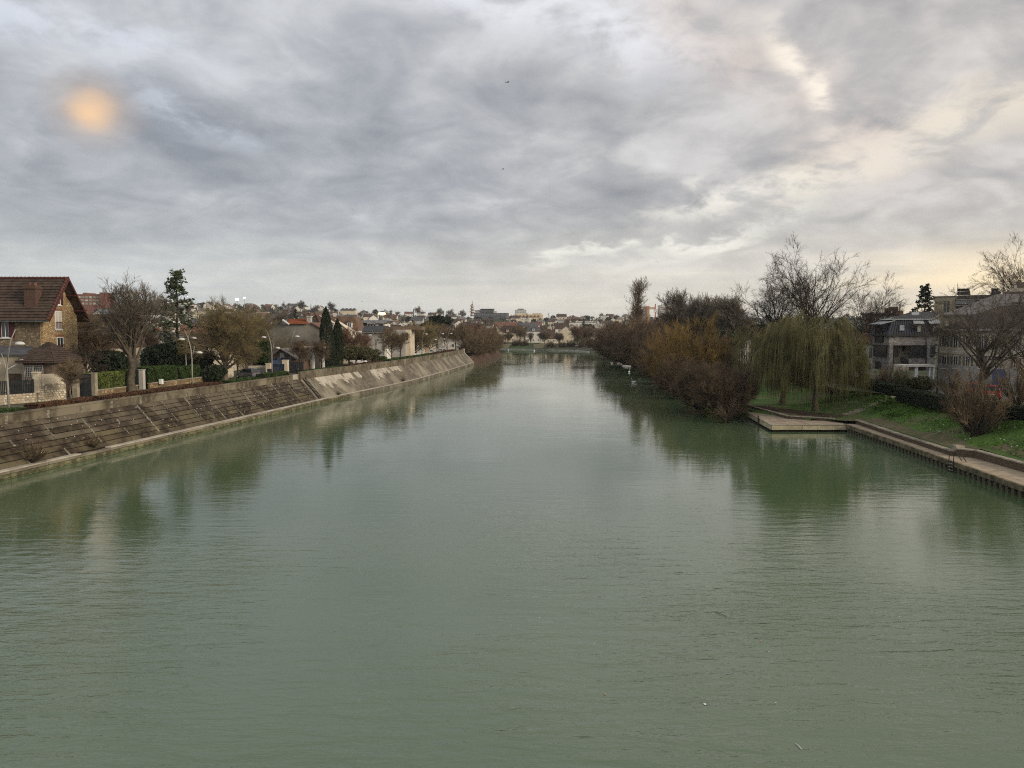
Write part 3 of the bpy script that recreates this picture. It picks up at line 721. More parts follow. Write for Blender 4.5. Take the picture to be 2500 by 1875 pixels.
def bare_tree(key, seed, h, tr, w, limbs, l2, tw, twl, col='brown', bk=None, up=.25, trunk_f=.35, ang=(25, 60), tw_r=.016, th=None, shr=.2, tw2=0, grav=0., lim_r=.55, wob=.12):
    g = np.random.default_rng(seed); bk = bk or BK
    P0, R0 = trunk_line(g, h * (th or trunk_f + .25), tr, tr * (.12 if th else .45), wob=.012)
    P1, R1 = grow(g, P0, R0, limbs, (trunk_f / (th or trunk_f + .25) * .75, 1.0), (h * .38 * w, h * .62 * w), ang, up, 6, wob * .8, lim_r, .25, shrink=shr)
    P2, R2 = grow(g, P1, R1, l2, (.2, 1), (h * .16, h * .32), (22, 55), up * .7, 5, wob, .55, .3, grav)
    P3, R3 = grow(g, P2, R2, l2 * 4, (.15, 1), (h * .08, h * .18), (20, 55), up * .5, 4, wob * 1.2, .6, .4, grav, rmax=.05)
    V, Q = [], []; tubes(V, Q, P0, R0, 9); tubes(V, Q, P1, R1, 6); tubes(V, Q, P2, np.maximum(R2, .018), 4)
    tk = qm('trunk', V, Q, bk)
    V, Q = [], []; tubes(V, Q, P3, np.clip(R3, .012, .05), 3)
    P4, R4 = grow(g, P3, R3, tw, (.1, 1), (twl * .6, twl * 1.3), (15, 55), up * .4, 3, .14, .7, .5, grav, rmax=.03)
    tubes(V, Q, P4, np.full_like(R4, tw_r) * np.linspace(1.1, .7, R4.shape[1]), 3)
    if tw2:
        P5, R5 = grow(g, P4, R4, tw2, (.1, 1), (twl * .35, twl * .8), (15, 50), up * .3, 3, .12, .7, .5, grav, rmax=.03)
        tubes(V, Q, P5, np.full_like(R5, tw_r * .75), 3)
    PROTO[key] = [('trunk', tk), ('crown', qm('crown', V, Q, TW[col]))]
def shrub(key, seed, h, w, stems, tw, col, col2=None, twl=1.1, tw_r=.015, low=0.0, spread=(12, 62)):
    """many stems fanning from the ground, finely twigged: riverside willow scrub"""
    g = np.random.default_rng(seed); n = stems
    az = g.uniform(0, 2 * np.pi, n); a = np.radians(g.uniform(spread[0], spread[1], n)); st = np.stack([np.cos(az) * w * .10 * g.random(n), np.sin(az) * w * .10 * g.random(n), np.zeros(n)], 1)
    d = np.stack([np.cos(az) * np.sin(a), np.sin(az) * np.sin(a), np.cos(a)], 1)
    L = h * g.uniform(.75, 1.08, n) * (np.cos(a) * .35 + .65) * (1 + (w / h / 1.5 - 1) * np.sin(a)); p = st; out = [p]
    for i in range(5):
        d = nrm(d + g.normal(size=(n, 3)) * .07 + np.array([0, 0, .05 - low])); p = p + d * (L / 5)[:, None]; out.append(p)
    P1 = np.stack(out, 1); R1 = (g.uniform(.03, .085, n))[:, None] * np.linspace(1, .22, 6)[None]
    P2, R2 = grow(g, P1, R1, n * 6, (.2, 1), (h * .16, h * .36), (15, 50), .10, 4, .1, .6, .4)
    V, Q = [], []; tubes(V, Q, P1, R1, 5)
    tk = qm('stems', V, Q, BK_D)
    V, Q = [], []; tubes(V, Q, P2, np.clip(R2, .012, .03), 3)
    P3, R3 = grow(g, P2, R2, tw, (.1, 1), (twl * .6, twl * 1.4), (12, 50), .10, 3, .1, .7, .5, rmax=.03)
    tubes(V, Q, P3, np.full_like(R3, tw_r) * np.linspace(1.1, .6, 3), 3)
    PROTO[key] = [('stems', tk), ('crown', qm('crown', V, Q, TW[col]))]
def weeping(key, seed, h, w, strands, drop=.75):
    g = np.random.default_rng(seed)
    P0, R0 = trunk_line(g, h * .5, .36, .22, lean=(-.06, .0), wob=.012)
    P1, R1 = grow(g, P0, R0, 15, (.5, 1), (h * .35 * w, h * .55 * w), (25, 70), .32, 6, .10, .6, .3, -.05, shrink=.1)
    P2, R2 = grow(g, P1, R1, 110, (.25, 1), (h * .18 * w, h * .34 * w), (20, 65), .25, 5, .14, .6, .35, -.10)
    P3, R3 = grow(g, P2, R2, 420, (.2, 1), (h * .07, h * .16), (20, 70), .10, 4, .15, .6, .4, -.12, rmax=.04)
    V, Q = [], []; tubes(V, Q, P0, R0, 9); tubes(V, Q, P1, R1, 6); tubes(V, Q, P2, np.maximum(R2, .035), 4); tk = qm('trunk', V, Q, BK)
    V, Q = [], []; tubes(V, Q, P3, np.clip(R3, .012, .04), 3)
    n = strands; wt = g.lognormal(0, .75, len(P3)); idx = g.choice(len(P3), size=n, p=wt / wt.sum()); kk = g.integers(1, 4, size=n); p = P3[idx, kk] + g.normal(size=(n, 3)) * .12
    clump = g.normal(size=(len(P3),))[idx]
    d = nrm(np.stack([p[:, 0], p[:, 1], np.full(n, 1.0)], 1) * np.array([1, 1, .6]) + g.normal(size=(n, 3)) * .5)
    floor = 2.0 + 1.1 * g.random(n) + 1.6 * np.abs(np.sin(p[:, 0] * 1.3 + p[:, 1] * .9)) * (p[:, 2] > 4) ; L = np.clip((p[:, 2] - floor + 1.0) * g.uniform(.25, 1.05, n) * (1 + .25 * clump), .4, 7.5) * drop / .75
    out = [p]; K = 7
    for i in range(K - 1):
        d = nrm(d * .42 + np.array([0, 0, -1.0]) * (.55 + .2 * i) + g.normal(size=(n, 3)) * .07); p = p + d * (L / (K - 1))[:, None]; out.append(p)
    P = np.stack(out, 1); tubes(V, Q, P, np.full((n, K), .0135) * np.linspace(1.1, .8, K)[None], 3)
    # small leaves and buds along the strands
    sel = g.integers(n, size=n * 2); kf = g.uniform(0, K - 1.001, n * 2); k0 = kf.astype(int); f = (kf - k0)[:, None]; C = P[sel, k0] * (1 - f) + P[sel, k0 + 1] * f + g.normal(size=(n * 2, 3)) * .05
    leaf_quads(V, Q, C, .035, g, asp=.45)
    PROTO[key] = [('trunk', tk), ('crown', qm('crown', V, Q, TW['willow']))]
def leafy(key, seed, blobs, n, size, col, trunk=None, flat=0., name='crown'):
    """leaf clumps spread through lumpy ellipsoids"""
    g = np.random.default_rng(seed); V, Q = [], []
    vol = np.array([b[3] * b[4] * b[5] for b in blobs]) ** .66; cnt = (vol / vol.sum() * n).astype(int)
    for b, m_ in zip(blobs, cnt):
        cl = max(8, m_ // 22); q = nrm(g.normal(size=(cl, 3))) * (g.random((cl, 1)) ** .28); ci = g.integers(cl, size=m_)
        pts = q[ci] + g.normal(size=(m_, 3)) * .085
        C = pts * np.array(b[3:6]) + np.array(b[:3]); leaf_quads(V, Q, C[C[:, 2] > .05], size, g, flat)
    parts = []
    if trunk:
        TV, TQ = [], []; P0, R0 = trunk_line(g, trunk[0], trunk[1], trunk[1] * .5, wob=.015); tubes(TV, TQ, P0, R0, 7)
        P1, R1 = grow(g, P0, R0, 9, (.4, 1), (trunk[0] * .3, trunk[0] * .5), (30, 70), .2, 4, .1, .5); tubes(TV, TQ, P1, R1, 4); parts.append(('trunk', qm('trunk', TV, TQ, BK_D)))
    parts.append((name, qm(name, V, Q, LF[col], False))); PROTO[key] = parts
def conifer(key, seed, h, w, whorls, col='conifer', droop=-.12, dens=1.0, gap=.0, bare=.12, per=7, topw=.05):
    g = np.random.default_rng(seed); P0, R0 = trunk_line(g, h, h * .022, .02, 9, wob=.003); TV, TQ = [], []; tubes(TV, TQ, P0, R0, 7); V, Q = [], []
    nb = whorls * per; f = (np.arange(nb) + g.uniform(-.5, .5, nb)) / nb; f = np.clip(f + .012 * np.sin(f * whorls * 6.28), 0, .995)
    z = h * (bare + (1 - bare) * f); az = np.cumsum(g.uniform(1.9, 2.9, nb)); L = w * ((1 - f) ** 1.15 + topw) * g.uniform(.45, 1.2, nb); K = 6; P = np.zeros((nb, K, 3)); dr = droop + g.normal(size=nb) * .09 + .28 * f
    for k in range(K):
        t = k / (K - 1); P[:, k, 0] = np.cos(az) * L * t; P[:, k, 1] = np.sin(az) * L * t; P[:, k, 2] = z + L * (dr * t + .10 * t * t) + g.normal(size=nb) * .02 * L * t
    tubes(TV, TQ, P, np.full((nb, K), .03) * np.linspace(1.4, .3, K) * (h / 15), 4)
    # side shoots
    P2, R2 = grow(g, P, np.full((nb, K), .02), nb * 5, (.2, 1), (w * .10, w * .24), (25, 60), -.05, 3, .1, .8, .5); P2[:, :, 2] -= .03; tubes(TV, TQ, P2, np.full(P2.shape[:2], .012), 3)
    nl = int(dens * 5200 * (h / 15)); s = g.integers(len(P2), size=nl); kf = g.uniform(0, 1.99, nl); k0 = kf.astype(int); ff = (kf - k0)[:, None]
    C = P2[s, k0] * (1 - ff) + P2[s, k0 + 1] * ff + g.normal(size=(nl, 3)) * np.array([.12, .12, .06]) * (h / 15); leaf_quads(V, Q, C, .085 * (h / 15) ** .5, g, .45, 1.7)
    nt = nl // 10; zt = h * (1 - g.random(nt) ** 1.3 * .35); leaf_quads(V, Q, np.column_stack([g.normal(size=nt) * .07, g.normal(size=nt) * .07, zt]), .06, g, .2, 1.5)
    PROTO[key] = [('trunk', qm('trunk', TV, TQ, BK_D)), ('crown', qm('crown', V, Q, LF[col], False))]
def cypress(key, seed, h, r, n):
    g = np.random.default_rng(seed); t = g.random(n) ** .8; z = h * (.02 + .98 * t); rad = r * np.interp(z / h, [0, .05, .3, .6, .85, 1], [.62, .85, 1, .9, .55, .03])
    az = g.uniform(0, 2 * np.pi, n); rad = rad * (1 + .06 * np.sin(az * 5 + z * 1.6) + .05 * np.sin(az * 9 - z * 3.1)) * (.72 + .3 * g.random(n) ** .5)
    V, Q = [], []; C = np.stack([np.cos(az) * rad, np.sin(az) * rad, z], 1)
    C[:, 0] += .12 * np.sin(z * .5); leaf_quads(V, Q, C, .062, g, -1.2, .6)
    TV, TQ = [], []; P0, R0 = trunk_line(g, h * .9, .16, .03, wob=0); tubes(TV, TQ, P0, R0, 7)
    PROTO[key] = [('trunk', qm('trunk', TV, TQ, BK_D)), ('crown', qm('crown', V, Q, LF['dark'], False))]
def plant(key, x, y, z, name, label, cat='tree', group=None, s=1.0, rz=None):
    r = empty(name, (x, y, z - .05), label, cat, group, rz=rnd.uniform(0, 6.28) if rz is None else rz, s=s)
    for n_, me in PROTO[key]: link(n_, me, r)
    return r
def plant_px(key, px, py_base, y, z, *a, **k):   # stands on level z at forward distance y, seen at column px
    x, _ = at_y(px, 805, y); return plant(key, x, y, z, *a, **k)

def hedge(name, pts, w, h, z, col, label, n=9000, size=.06, group=None, core_c=None, cat='hedge', zf=None):
    """clipped hedge: dark inner body, leafy shell"""
    g = np.random.default_rng(len(label) + int(pts[0][1])); r = empty(name, (pts[0][0], pts[0][1], z), label, cat, group)
    seg = [(Vector((*a, 0)), Vector((*b_, 0))) for a, b_ in zip(pts, pts[1:])]; LL = [(b_ - a).length for a, b_ in seg]; core_ = MB(); Cs = []
    for (a, b_), L in zip(seg, LL):
        d = (b_ - a).normalized(); nn = Vector((-d.y, d.x, 0)) * (w / 2 - .05)
        z0 = z if zf is None else zf(*a.xy); z1 = z if zf is None else zf(*b_.xy)
        v = lambda p, q: (p.x, p.y, q)
        core_.hexa([v(a - nn, z0), v(b_ - nn, z1), v(b_ + nn, z1), v(a + nn, z0), v(a - nn, z0 + h - .07), v(b_ - nn, z1 + h - .07), v(b_ + nn, z1 + h - .07), v(a + nn, z0 + h - .07)])
        m_ = int(n * L / sum(LL)); t = g.random(m_); per = 2 * h + w; u = g.random(m_) * per; s = np.where(u < h, -1, np.where(u > h + w, 1, 0)); hh = np.where(s == -1, u, np.where(s == 1, u - h - w, h)); ww = np.where(s == 0, u - h - w / 2, s * w / 2)
        lump = .06 * np.sin(t * L * 1.9 + hh * 2) + g.normal(size=m_) * .03
        hh = hh + np.where(s == 0, lump, 0); ww = ww + np.where(s != 0, lump * s, 0)
        n2 = np.array([-d.y, d.x]); base = np.array(a.xy)[None] + np.array((b_ - a).xy)[None] * t[:, None] + n2[None] * ww[:, None]
        Cs.append(np.column_stack([base, z0 + (z1 - z0) * t + hh]))
    C = np.concatenate(Cs) - np.array(r.location); V, Q = [], []; leaf_quads(V, Q, C, size, g)
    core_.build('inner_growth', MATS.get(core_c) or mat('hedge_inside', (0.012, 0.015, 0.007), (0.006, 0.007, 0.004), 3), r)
    link('foliage', qm('foliage', V, Q, LF[col], False), r)
    return r
# ---------------------------------------------------------------- building kit
M_white = mat('white_render', (0.56, 0.54, 0.49), (0.43, 0.41, 0.36), .5, .9, .004, rnd=.08)
M_cream = mat('cream_render', (0.50, 0.44, 0.34), (0.38, 0.33, 0.25), .45, .9, .004, rnd=.06)
M_beige = mat('beige_render', (0.50, 0.44, 0.34), (0.38, 0.33, 0.25), .4, .9, .004, c3=(0.42, 0.38, 0.30))
M_greyr = mat('stained_grey_render', (0.205, 0.185, 0.155), (0.11, 0.10, 0.082), .28, .95, .01, c3=(0.15, 0.155, 0.15))
M_lgrey = mat('light_grey_render', (0.36, 0.35, 0.33), (0.28, 0.27, 0.25), .3, .9)
M_frame = mat('white_frame', (0.70, 0.69, 0.66), (0.6, 0.59, 0.56), 3, .6)
M_dframe = mat('dark_frame', (0.035, 0.033, 0.03), (0.028, .026, .024), 3, .5)
M_tile_b = mat('brown_tile', (0.060, 0.041, 0.031), (0.036, 0.025, 0.019), 1.6, .9, .015, rnd=.14, coords='P', bscale=9)
M_tile_r = mat('red_tile', (0.135, 0.070, 0.049), (0.09, 0.048, 0.035), 1.3, .9, .012, rnd=.16)
M_tile_o = mat('orange_tile', (0.26, 0.085, 0.04), (0.17, 0.06, 0.03), 1.3, .9, .012, rnd=.1)
M_slate = mat('slate', (0.075, 0.077, 0.083), (0.045, 0.046, 0.05), 1.3, .7, .01, rnd=.14)
M_slate_l = mat('pale_slate', (0.125, 0.115, 0.11), (0.085, 0.078, 0.074), 1.0, .8, .01)
M_zinc = mat('zinc', (0.26, 0.27, 0.28), (0.20, .21, .22), .8, .38, .0, metal=.5)
M_zincd = mat('dark_zinc', (0.034, 0.036, 0.042), (0.024, .026, .03), 1.2, .5, .0, rnd=.1)
M_brickr = mat('red_brick', (0.145, 0.072, 0.05), (0.10, 0.05, 0.036), 2, .9, .01, rnd=.1)
M_stone = mat('ochre_rubble_lit', (0.36, 0.26, 0.135), (0.22, 0.145, 0.072), 3.0, .95, .03, kind='rubble', c3=(0.48, 0.39, 0.24), coords='P', p=(0.11, 0.08, 0.05), stretch=(1, 1, 1.7))  # lit version of the house rubble, sun warmth painted into its tints
M_stone2 = mat('rubble_shaded', (0.165, 0.125, 0.08), (0.105, 0.078, 0.05), 3.4, .95, .03, kind='rubble', c3=(0.24, 0.195, 0.13), coords='P', p=(0.06, 0.047, 0.034), stretch=(1, 1, 1.7))  # darker version of the same house rubble, shade painted in
M_maroon = mat('maroon_paint', (0.062, 0.018, 0.018), (0.045, .014, .014), 2, .6)
M_gate = mat('dark_gate', (0.022, 0.026, 0.03), (0.016, .018, .02), 2, .5)
M_pier = mat('gate_pier', (0.24, 0.21, 0.16), (0.16, 0.14, 0.105), 1.6, .9, .01)
GL = glass(); GLL = glass('pale_blind', (0.55, 0.52, 0.46), .6)
Z3 = Vector((0, 0, 1))
def obox(mb, o, u, n, x0, x1, z0, z1, d0, d1):
    c = lambda x, z, d: o + u * x + Z3 * z + n * d
    return mb.hexa([c(x0, z0, d0), c(x1, z0, d0), c(x1, z0, d1), c(x0, z0, d1), c(x0, z1, d0), c(x1, z1, d0), c(x1, z1, d1), c(x0, z1, d1)])
def window(parent, o, u, n, w, h, nx=2, ny=1, fm=None, pm=None, sill=None, name='window', local=False, bw=.07, proud=.06, shutters=None, label=None, awning=None):
    """frame with glazing bars standing proud of the wall; the pane is its sub-part"""
    fm = fm or M_frame; mb = MB()
    obox(mb, o, u, n, 0, w, 0, bw, .0, proud); obox(mb, o, u, n, 0, w, h - bw, h, 0, proud)
    obox(mb, o, u, n, 0, bw, bw, h - bw, 0, proud); obox(mb, o, u, n, w - bw, w, bw, h - bw, 0, proud)
    for i in range(1, nx): x = w * i / nx; obox(mb, o, u, n, x - bw * .4, x + bw * .4, bw, h - bw, 0, proud - .012)
    for i in range(1, ny): z = h * i / ny; obox(mb, o, u, n, bw, w - bw, z - bw * .35, z + bw * .35, 0, proud - .016)
    f = mb.build(name, fm, parent, local=local, label=label)
    p = MB(); obox(p, o, u, n, bw * .5, w - bw * .5, bw * .5, h - bw * .5, .0, .022); p.build('pane', pm or GL, f, local=local)
    if sill: s_ = MB(); obox(s_, o, u, n, -.08, w + .08, -.12, -.01, 0, .14); s_.build('sill', sill, f, local=local)
    if shutters:
        for a, b_ in ((-w * .55, -.02), (w + .02, w * 1.55)):
            s_ = MB(); obox(s_, o, u, n, a, b_, 0, h, .005, .05)
            for k_ in range(int(h / .12)): obox(s_, o, u, n, a + .04, b_ - .04, .05 + k_ * .12, .11 + k_ * .12, .05, .065)
            s_.build('shutter', shutters, parent, local=local)
    return f
def pxwin(parent, x0, y0, x1, y1, yd, n=None, **k):
    a = at_y(x0, y1, yd); b_ = at_y(x1, y0, yd)
    return window(parent, Vector((a[0], yd, a[1])), Vector((1, 0, 0)), Vector((0, -1, 0)), b_[0] - a[0], b_[1] - a[1], **k)
def pxbox(mb, x0, y0, x1, y1, yd, th, front=0.0):
    a = at_y(x0, y1, yd); b_ = at_y(x1, y0, yd); mb.box(a[0], yd - front, a[1], b_[0], yd + th, b_[1]); return mb
def pxp(px, py, yd): q = at_y(px, py, yd); return Vector((q[0], yd, q[1]))
def house(name, loc, rz, w, d, h, rh, wm_, rm, floors, cols, label, group=None, roof='gable', chim=1, oh=.35, dorm=0, fm=None, side=1, wtype=None, ww=.95, wh=1.25, s=1.0, shut=None, cat='house', cm=None, far=False):
    r = empty(name, loc, label, cat, group, rz=rz, s=s); X, Y = w / 2, d / 2; mb = MB()
    if roof == 'gable':
        mb.prism([(X, -Y, 0), (X, Y, 0), (X, Y, h), (X, 0, h + rh - .12), (X, -Y, h)], (-w, 0, 0))
    else: mb.box(-X, -Y, 0, X, Y, h)
    mb.build('wall', wm_, r, local=True)
    rb = MB(); t = .14
    if roof == 'gable':
        sl_ = rh / Y; e = oh
        for sg in (-1, 1):
            rb.hexa([(-X - e, sg * (Y + e), h - sl_ * e), (X + e, sg * (Y + e), h - sl_ * e), (X + e, 0, h + rh), (-X - e, 0, h + rh), (-X - e, sg * (Y + e), h - sl_ * e + t), (X + e, sg * (Y + e), h - sl_ * e + t), (X + e, 0, h + rh + t), (-X - e, 0, h + rh + t)])
    elif roof == 'hip':
        q = min(Y, X) * .95; e = oh; b_ = [(-X - e, -Y - e, h), (X + e, -Y - e, h), (X + e, Y + e, h), (-X - e, Y + e, h)]; tt = [(-X + q, 0, h + rh), (X - q, 0, h + rh)]
        rb.poly([b_[0], b_[1], tt[1], tt[0]]); rb.poly([b_[1], b_[2], tt[1]]); rb.poly([b_[2], b_[3], tt[0], tt[1]]); rb.poly([b_[3], b_[0], tt[0]]); rb.box(-X - e, -Y - e, h - .12, X + e, Y + e, h - .002)
    elif roof == 'flat': rb.box(-X - .15, -Y - .15, h, X + .15, Y + .15, h + .3)
    elif roof == 'mansard':
        i_ = rh * .32; rb.hexa([(-X - .1, -Y - .1, h), (X + .1, -Y - .1, h), (X + .1, Y + .1, h), (-X - .1, Y + .1, h), (-X + i_, -Y + i_, h + rh), (X - i_, -Y + i_, h + rh), (X - i_, Y - i_, h + rh), (-X + i_, Y - i_, h + rh)])
    ro = rb.build('roof', rm, r, local=True)
    for k_ in range(chim):
        cx = (-.32 + .6 * k_) * w; c_ = MB(); top = h + rh + .9; c_.box(cx - .35, -.3 + Y * .25, h + rh * .35, cx + .35, .3 + Y * .25, top); c_.box(cx - .42, -.37 + Y * .25, top - .25, cx + .42, .37 + Y * .25, top - .1)
        ch = c_.build('chimney', cm or M_brickr, r, local=True); MB().lathe((cx, Y * .25, top), [(.12, 0), (.1, .3)], 6).build('chimney_pot', M_tile_r, ch, local=True)
    fh = h / floors
    for f in range(floors):
        for c in range(cols):
            x = -X + w * (c + .5) / cols - ww / 2
            window(r, Vector((x, -Y, f * fh + fh * .32)), Vector((1, 0, 0)), Vector((0, -1, 0)), ww, min(wh, fh * .55), 2, 1, fm, None, None if far else M_frame, local=True, bw=.10 if far else .07, shutters=shut)
        if side:
            nc = max(1, int(d / 3.5))
            for c in range(nc):
                y = -Y + d * (c + .5) / nc
                for sg in ((1, -1) if not far else (1,)): window(r, Vector((sg * X, y - sg * ww / 2, f * fh + fh * .32)), Vector((0, sg * 1.0, 0)), Vector((sg, 0, 0)), ww, min(wh, fh * .55), 2, 1, fm, None, None, local=True, bw=.10 if far else .07)
    for k_ in range(dorm):
        x = -X + w * (k_ + .5) / dorm; sl_ = rh / Y; z0 = h + rh * .18; y0 = -Y + .18 * Y if roof == 'gable' else -Y - .02
        db = MB(); db.box(x - .65, y0, z0, x + .65, y0 + 1.6, z0 + 1.35); dm = db.build('dormer', wm_, r, local=True)
        tb = MB(); tb.prism([(x - .85, y0 - .15, z0 + 1.35), (x + .85, y0 - .15, z0 + 1.35), (x, y0 - .15, z0 + 1.95)], (0, 1.9, 0)); tb.build('dormer_roof', rm, dm, local=True)
        window(r, Vector((x - .42, y0, z0 + .2)), Vector((1, 0, 0)), Vector((0, -1, 0)), .84, 1.05, 2, 1, fm, local=True)
    return r
def children_of(o, idx=None): return list(o.children)
def copy_thing(r, kids, loc, rz, s, label, group=None):
    c = r.copy(); COL.objects.link(c); c.location = loc; c.rotation_euler = (0, 0, rz); c.scale = (s, s, s); c['label'] = label
    if group: c['group'] = group
    for k_, gk in kids:
        q = k_.copy(); COL.objects.link(q); q.parent = c
        for g_ in gk: w_ = g_.copy(); COL.objects.link(w_); w_.parent = q
    return c
def kids_of(r):
    al = bpy.data.objects; ks = [o for o in al if o.parent is r]
    return [(k_, [o for o in al if o.parent is k_]) for k_ in ks]

# ================================================================ LEFT BANK BUILDINGS
# -- the tall rubble-stone house
def stone_house():
    r = empty('stone_house', (-58, 81, ZQ), 'tall ochre rubble-stone house with steep brown tiled roof and red gable edge', 'house')
    X1, Y0, Y1, ze, zr = -53.2, 87.5, 94.4, 12.5, 16.55; X0 = -80.0; ym = (Y0 + Y1) / 2
    m = MB(); m.box(X0, Y0, ZQ, X1 - .35, Y1, ze - .1); m.build('wall', M_stone2, r, label='brown rubble long wall, shade painted into its colour')
    m = MB(); m.prism([(X1, Y0 - .04, ZQ), (X1, Y1, ZQ), (X1, Y1, ze), (X1, ym, zr - .25), (X1, Y0 - .04, ze)], (-.34, 0, 0)); m.build('gable_wall', M_stone, r, label='ochre rubble gable wall, sunlight painted into its colour')
    sl_ = (zr - ze) / (ym - Y0); e = .75; og = 1.15
    rf = MB()
    for sg in (-1, 1):
        ya = ym + sg * (ym - Y0 + e); za = ze - sl_ * e
        rf.hexa([(X0, ya, za), (X1 + og, ya, za), (X1 + og, ym, zr), (X0, ym, zr), (X0, ya, za + .1), (X1 + og, ya, za + .1), (X1 + og, ym, zr + .1), (X0, ym, zr + .1)])
    ro = rf.build('roof', M_tile_b, r)
    NC = 15; nu = Vector((0, -(zr - ze), ym - Y0)).normalized()
    a = Vector((0, Y0 - e, ze - sl_ * e + .1)); b_ = Vector((0, ym, zr + .1))
    for i in range(NC):                # overlapping courses
        p, q = a.lerp(b_, i / NC), a.lerp(b_, (i + 1.12) / NC); m = MB(); n_ = nu
        xs = np.arange(X0, X1 + og - .1, 2.2)
        for xa in xs:
            xe = min(xa + 2.17, X1 + og - .12); m.hexa([Vector((xa, 0, 0)) + p, Vector((xe, 0, 0)) + p, Vector((xe, 0, 0)) + q, Vector((xa, 0, 0)) + q, Vector((xa, 0, 0)) + p + n_ * .12, Vector((xe, 0, 0)) + p + n_ * .12, Vector((xe, 0, 0)) + q + n_ * .02, Vector((xa, 0, 0)) + q + n_ * .02])
        m.build('tile_course', M_tile_b, ro)
    m = MB()
    for i in range(34): x = X1 + og - .2 - i * .46; m.tube([(x - .2, ym, zr + .20), (x + .22, ym, zr + .24)], [.13, .16], 7)
    m.build('ridge_tiles', mat('ridge_red', (.085, .034, .025), (.055, .024, .018), 3), ro)
    for sg, nm in ((-1, 'near'), (1, 'far')):
        ya = ym + sg * (ym - Y0 + e); za = ze - sl_ * e; m = MB()
        m.hexa([(X1 + og, ya, za - .12), (X1 + og + .07, ya, za - .12), (X1 + og + .07, ym, zr - .1), (X1 + og, ym, zr - .1), (X1 + og, ya, za + .2), (X1 + og + .07, ya, za + .2), (X1 + og + .07, ym, zr + .24), (X1 + og, ym, zr + .24)])
        m.build('barge_board', M_maroon, ro)
        # verge tiles
        m = MB(); A = Vector((X1 + og - .15, ya, za + .22)); B_ = Vector((X1 + og - .15, ym, zr + .24))
        for i in range(15): m.tube([A.lerp(B_, i / 15), A.lerp(B_, (i + .93) / 15)], [.17, .13], 6)
        m.build('verge_tiles', mat('ridge_red', (.16, .055, .035)), ro)
    for f in (.18, .62):
        yy_ = ym + (ym - Y0) * (1 - f) ; z_ = ze + (zr - ze) * f - .25
        MB().bar((X1, yy_, z_), (X1 + og, yy_, z_), .16, .18).build('purlin', M_maroon, r)
    MB().tube([(X0, Y0 - e - .08, ze - sl_ * e + .02), (X1 + og, Y0 - e - .08, ze - sl_ * e + .02)], .08, 6).build('gutter', mat('gutter_zinc', (.10, .10, .10), rough=.5), ro)
    # chimney on the near slope
    cx = at_y(86, 720, 89)[0]; m = MB(); m.box(cx - .68, 88.0, 13.0, cx + .62, 89.2, 15.75); m.box(cx - .8, 87.88, 15.35, cx + .74, 89.32, 15.58)
    ch = m.build('chimney', mat('chimney_brick', (0.10, 0.058, 0.042), (0.06, .036, .028), 3.2, .9, .02, kind='brick', c3=(.05, .04, .035), coords='P', stretch=(1, 1, 1)), ro)
    for k_ in (-.35, .3): MB().lathe((cx + k_, 88.6, 15.75), [(.22, 0), (.16, .32), (.18, .36)], 8).build('chimney_pot', M_tile_r, ch)
    # windows in the gable (facing right), from the photographed sills
    u, n = Vector((0, 1, 0)), Vector((1, 0, 0))
    for (y_, z0, w, h, kind) in ((90.55, 13.6, .95, 1.5, 'attic'), (90.45, 10.75, 1.3, 2.15, 'blind'), (90.65, 8.1, 1.3, 1.75, 'glass')):
        win_y = y_ - w / 2
        window(r, Vector((X1, win_y, z0)), u, n, w, h, 2, 1, M_frame, GLL if kind == 'blind' else GL, M_frame, bw=.09, label='window with a pale roller blind' if kind == 'blind' else None)
        m = MB(); obox(m, Vector((X1, win_y, z0 + h)), u, n, -.15, w + .15, .03, .28, 0, .05); m.build('lintel', mat('lintel_brick', (.20, .085, .05)), r)
        if kind != 'attic':
            m = MB()
            for k_ in range(9): obox(m, Vector((X1, win_y + w * k_ / 8, z0 + .02)), u, n, -.015, .015, 0, .85, .17, .2)
            obox(m, Vector((X1, win_y, z0)), u, n, 0, w, .83, .88, .16, .21); m.build('window_railing', M_maroon, r)
    m = MB(); obox(m, Vector((X1, 90.08, 13.6)), u, n, .98, 1.45, 0, 1.5, .01, .06); m.build('shutter', M_maroon, r)
    # long wall window with maroon shutters (left edge of the frame)
    pxwin(r, 4, 782, 22, 824, Y0, sill=M_frame, nx=2); 
    m = MB(); pxbox(m, 23, 781, 35, 824, Y0, -.0, .07)
    for k_ in range(14): pxbox(m, 24, 783 + k_ * 2.9, 34, 784.4 + k_ * 2.9, Y0, 0, .10)
    m.build('shutter', M_maroon, r)
    m = MB(); pxbox(m, -9, 781, 3, 824, Y0, -.0, .07); m.build('shutter', M_maroon, r)
stone_house()
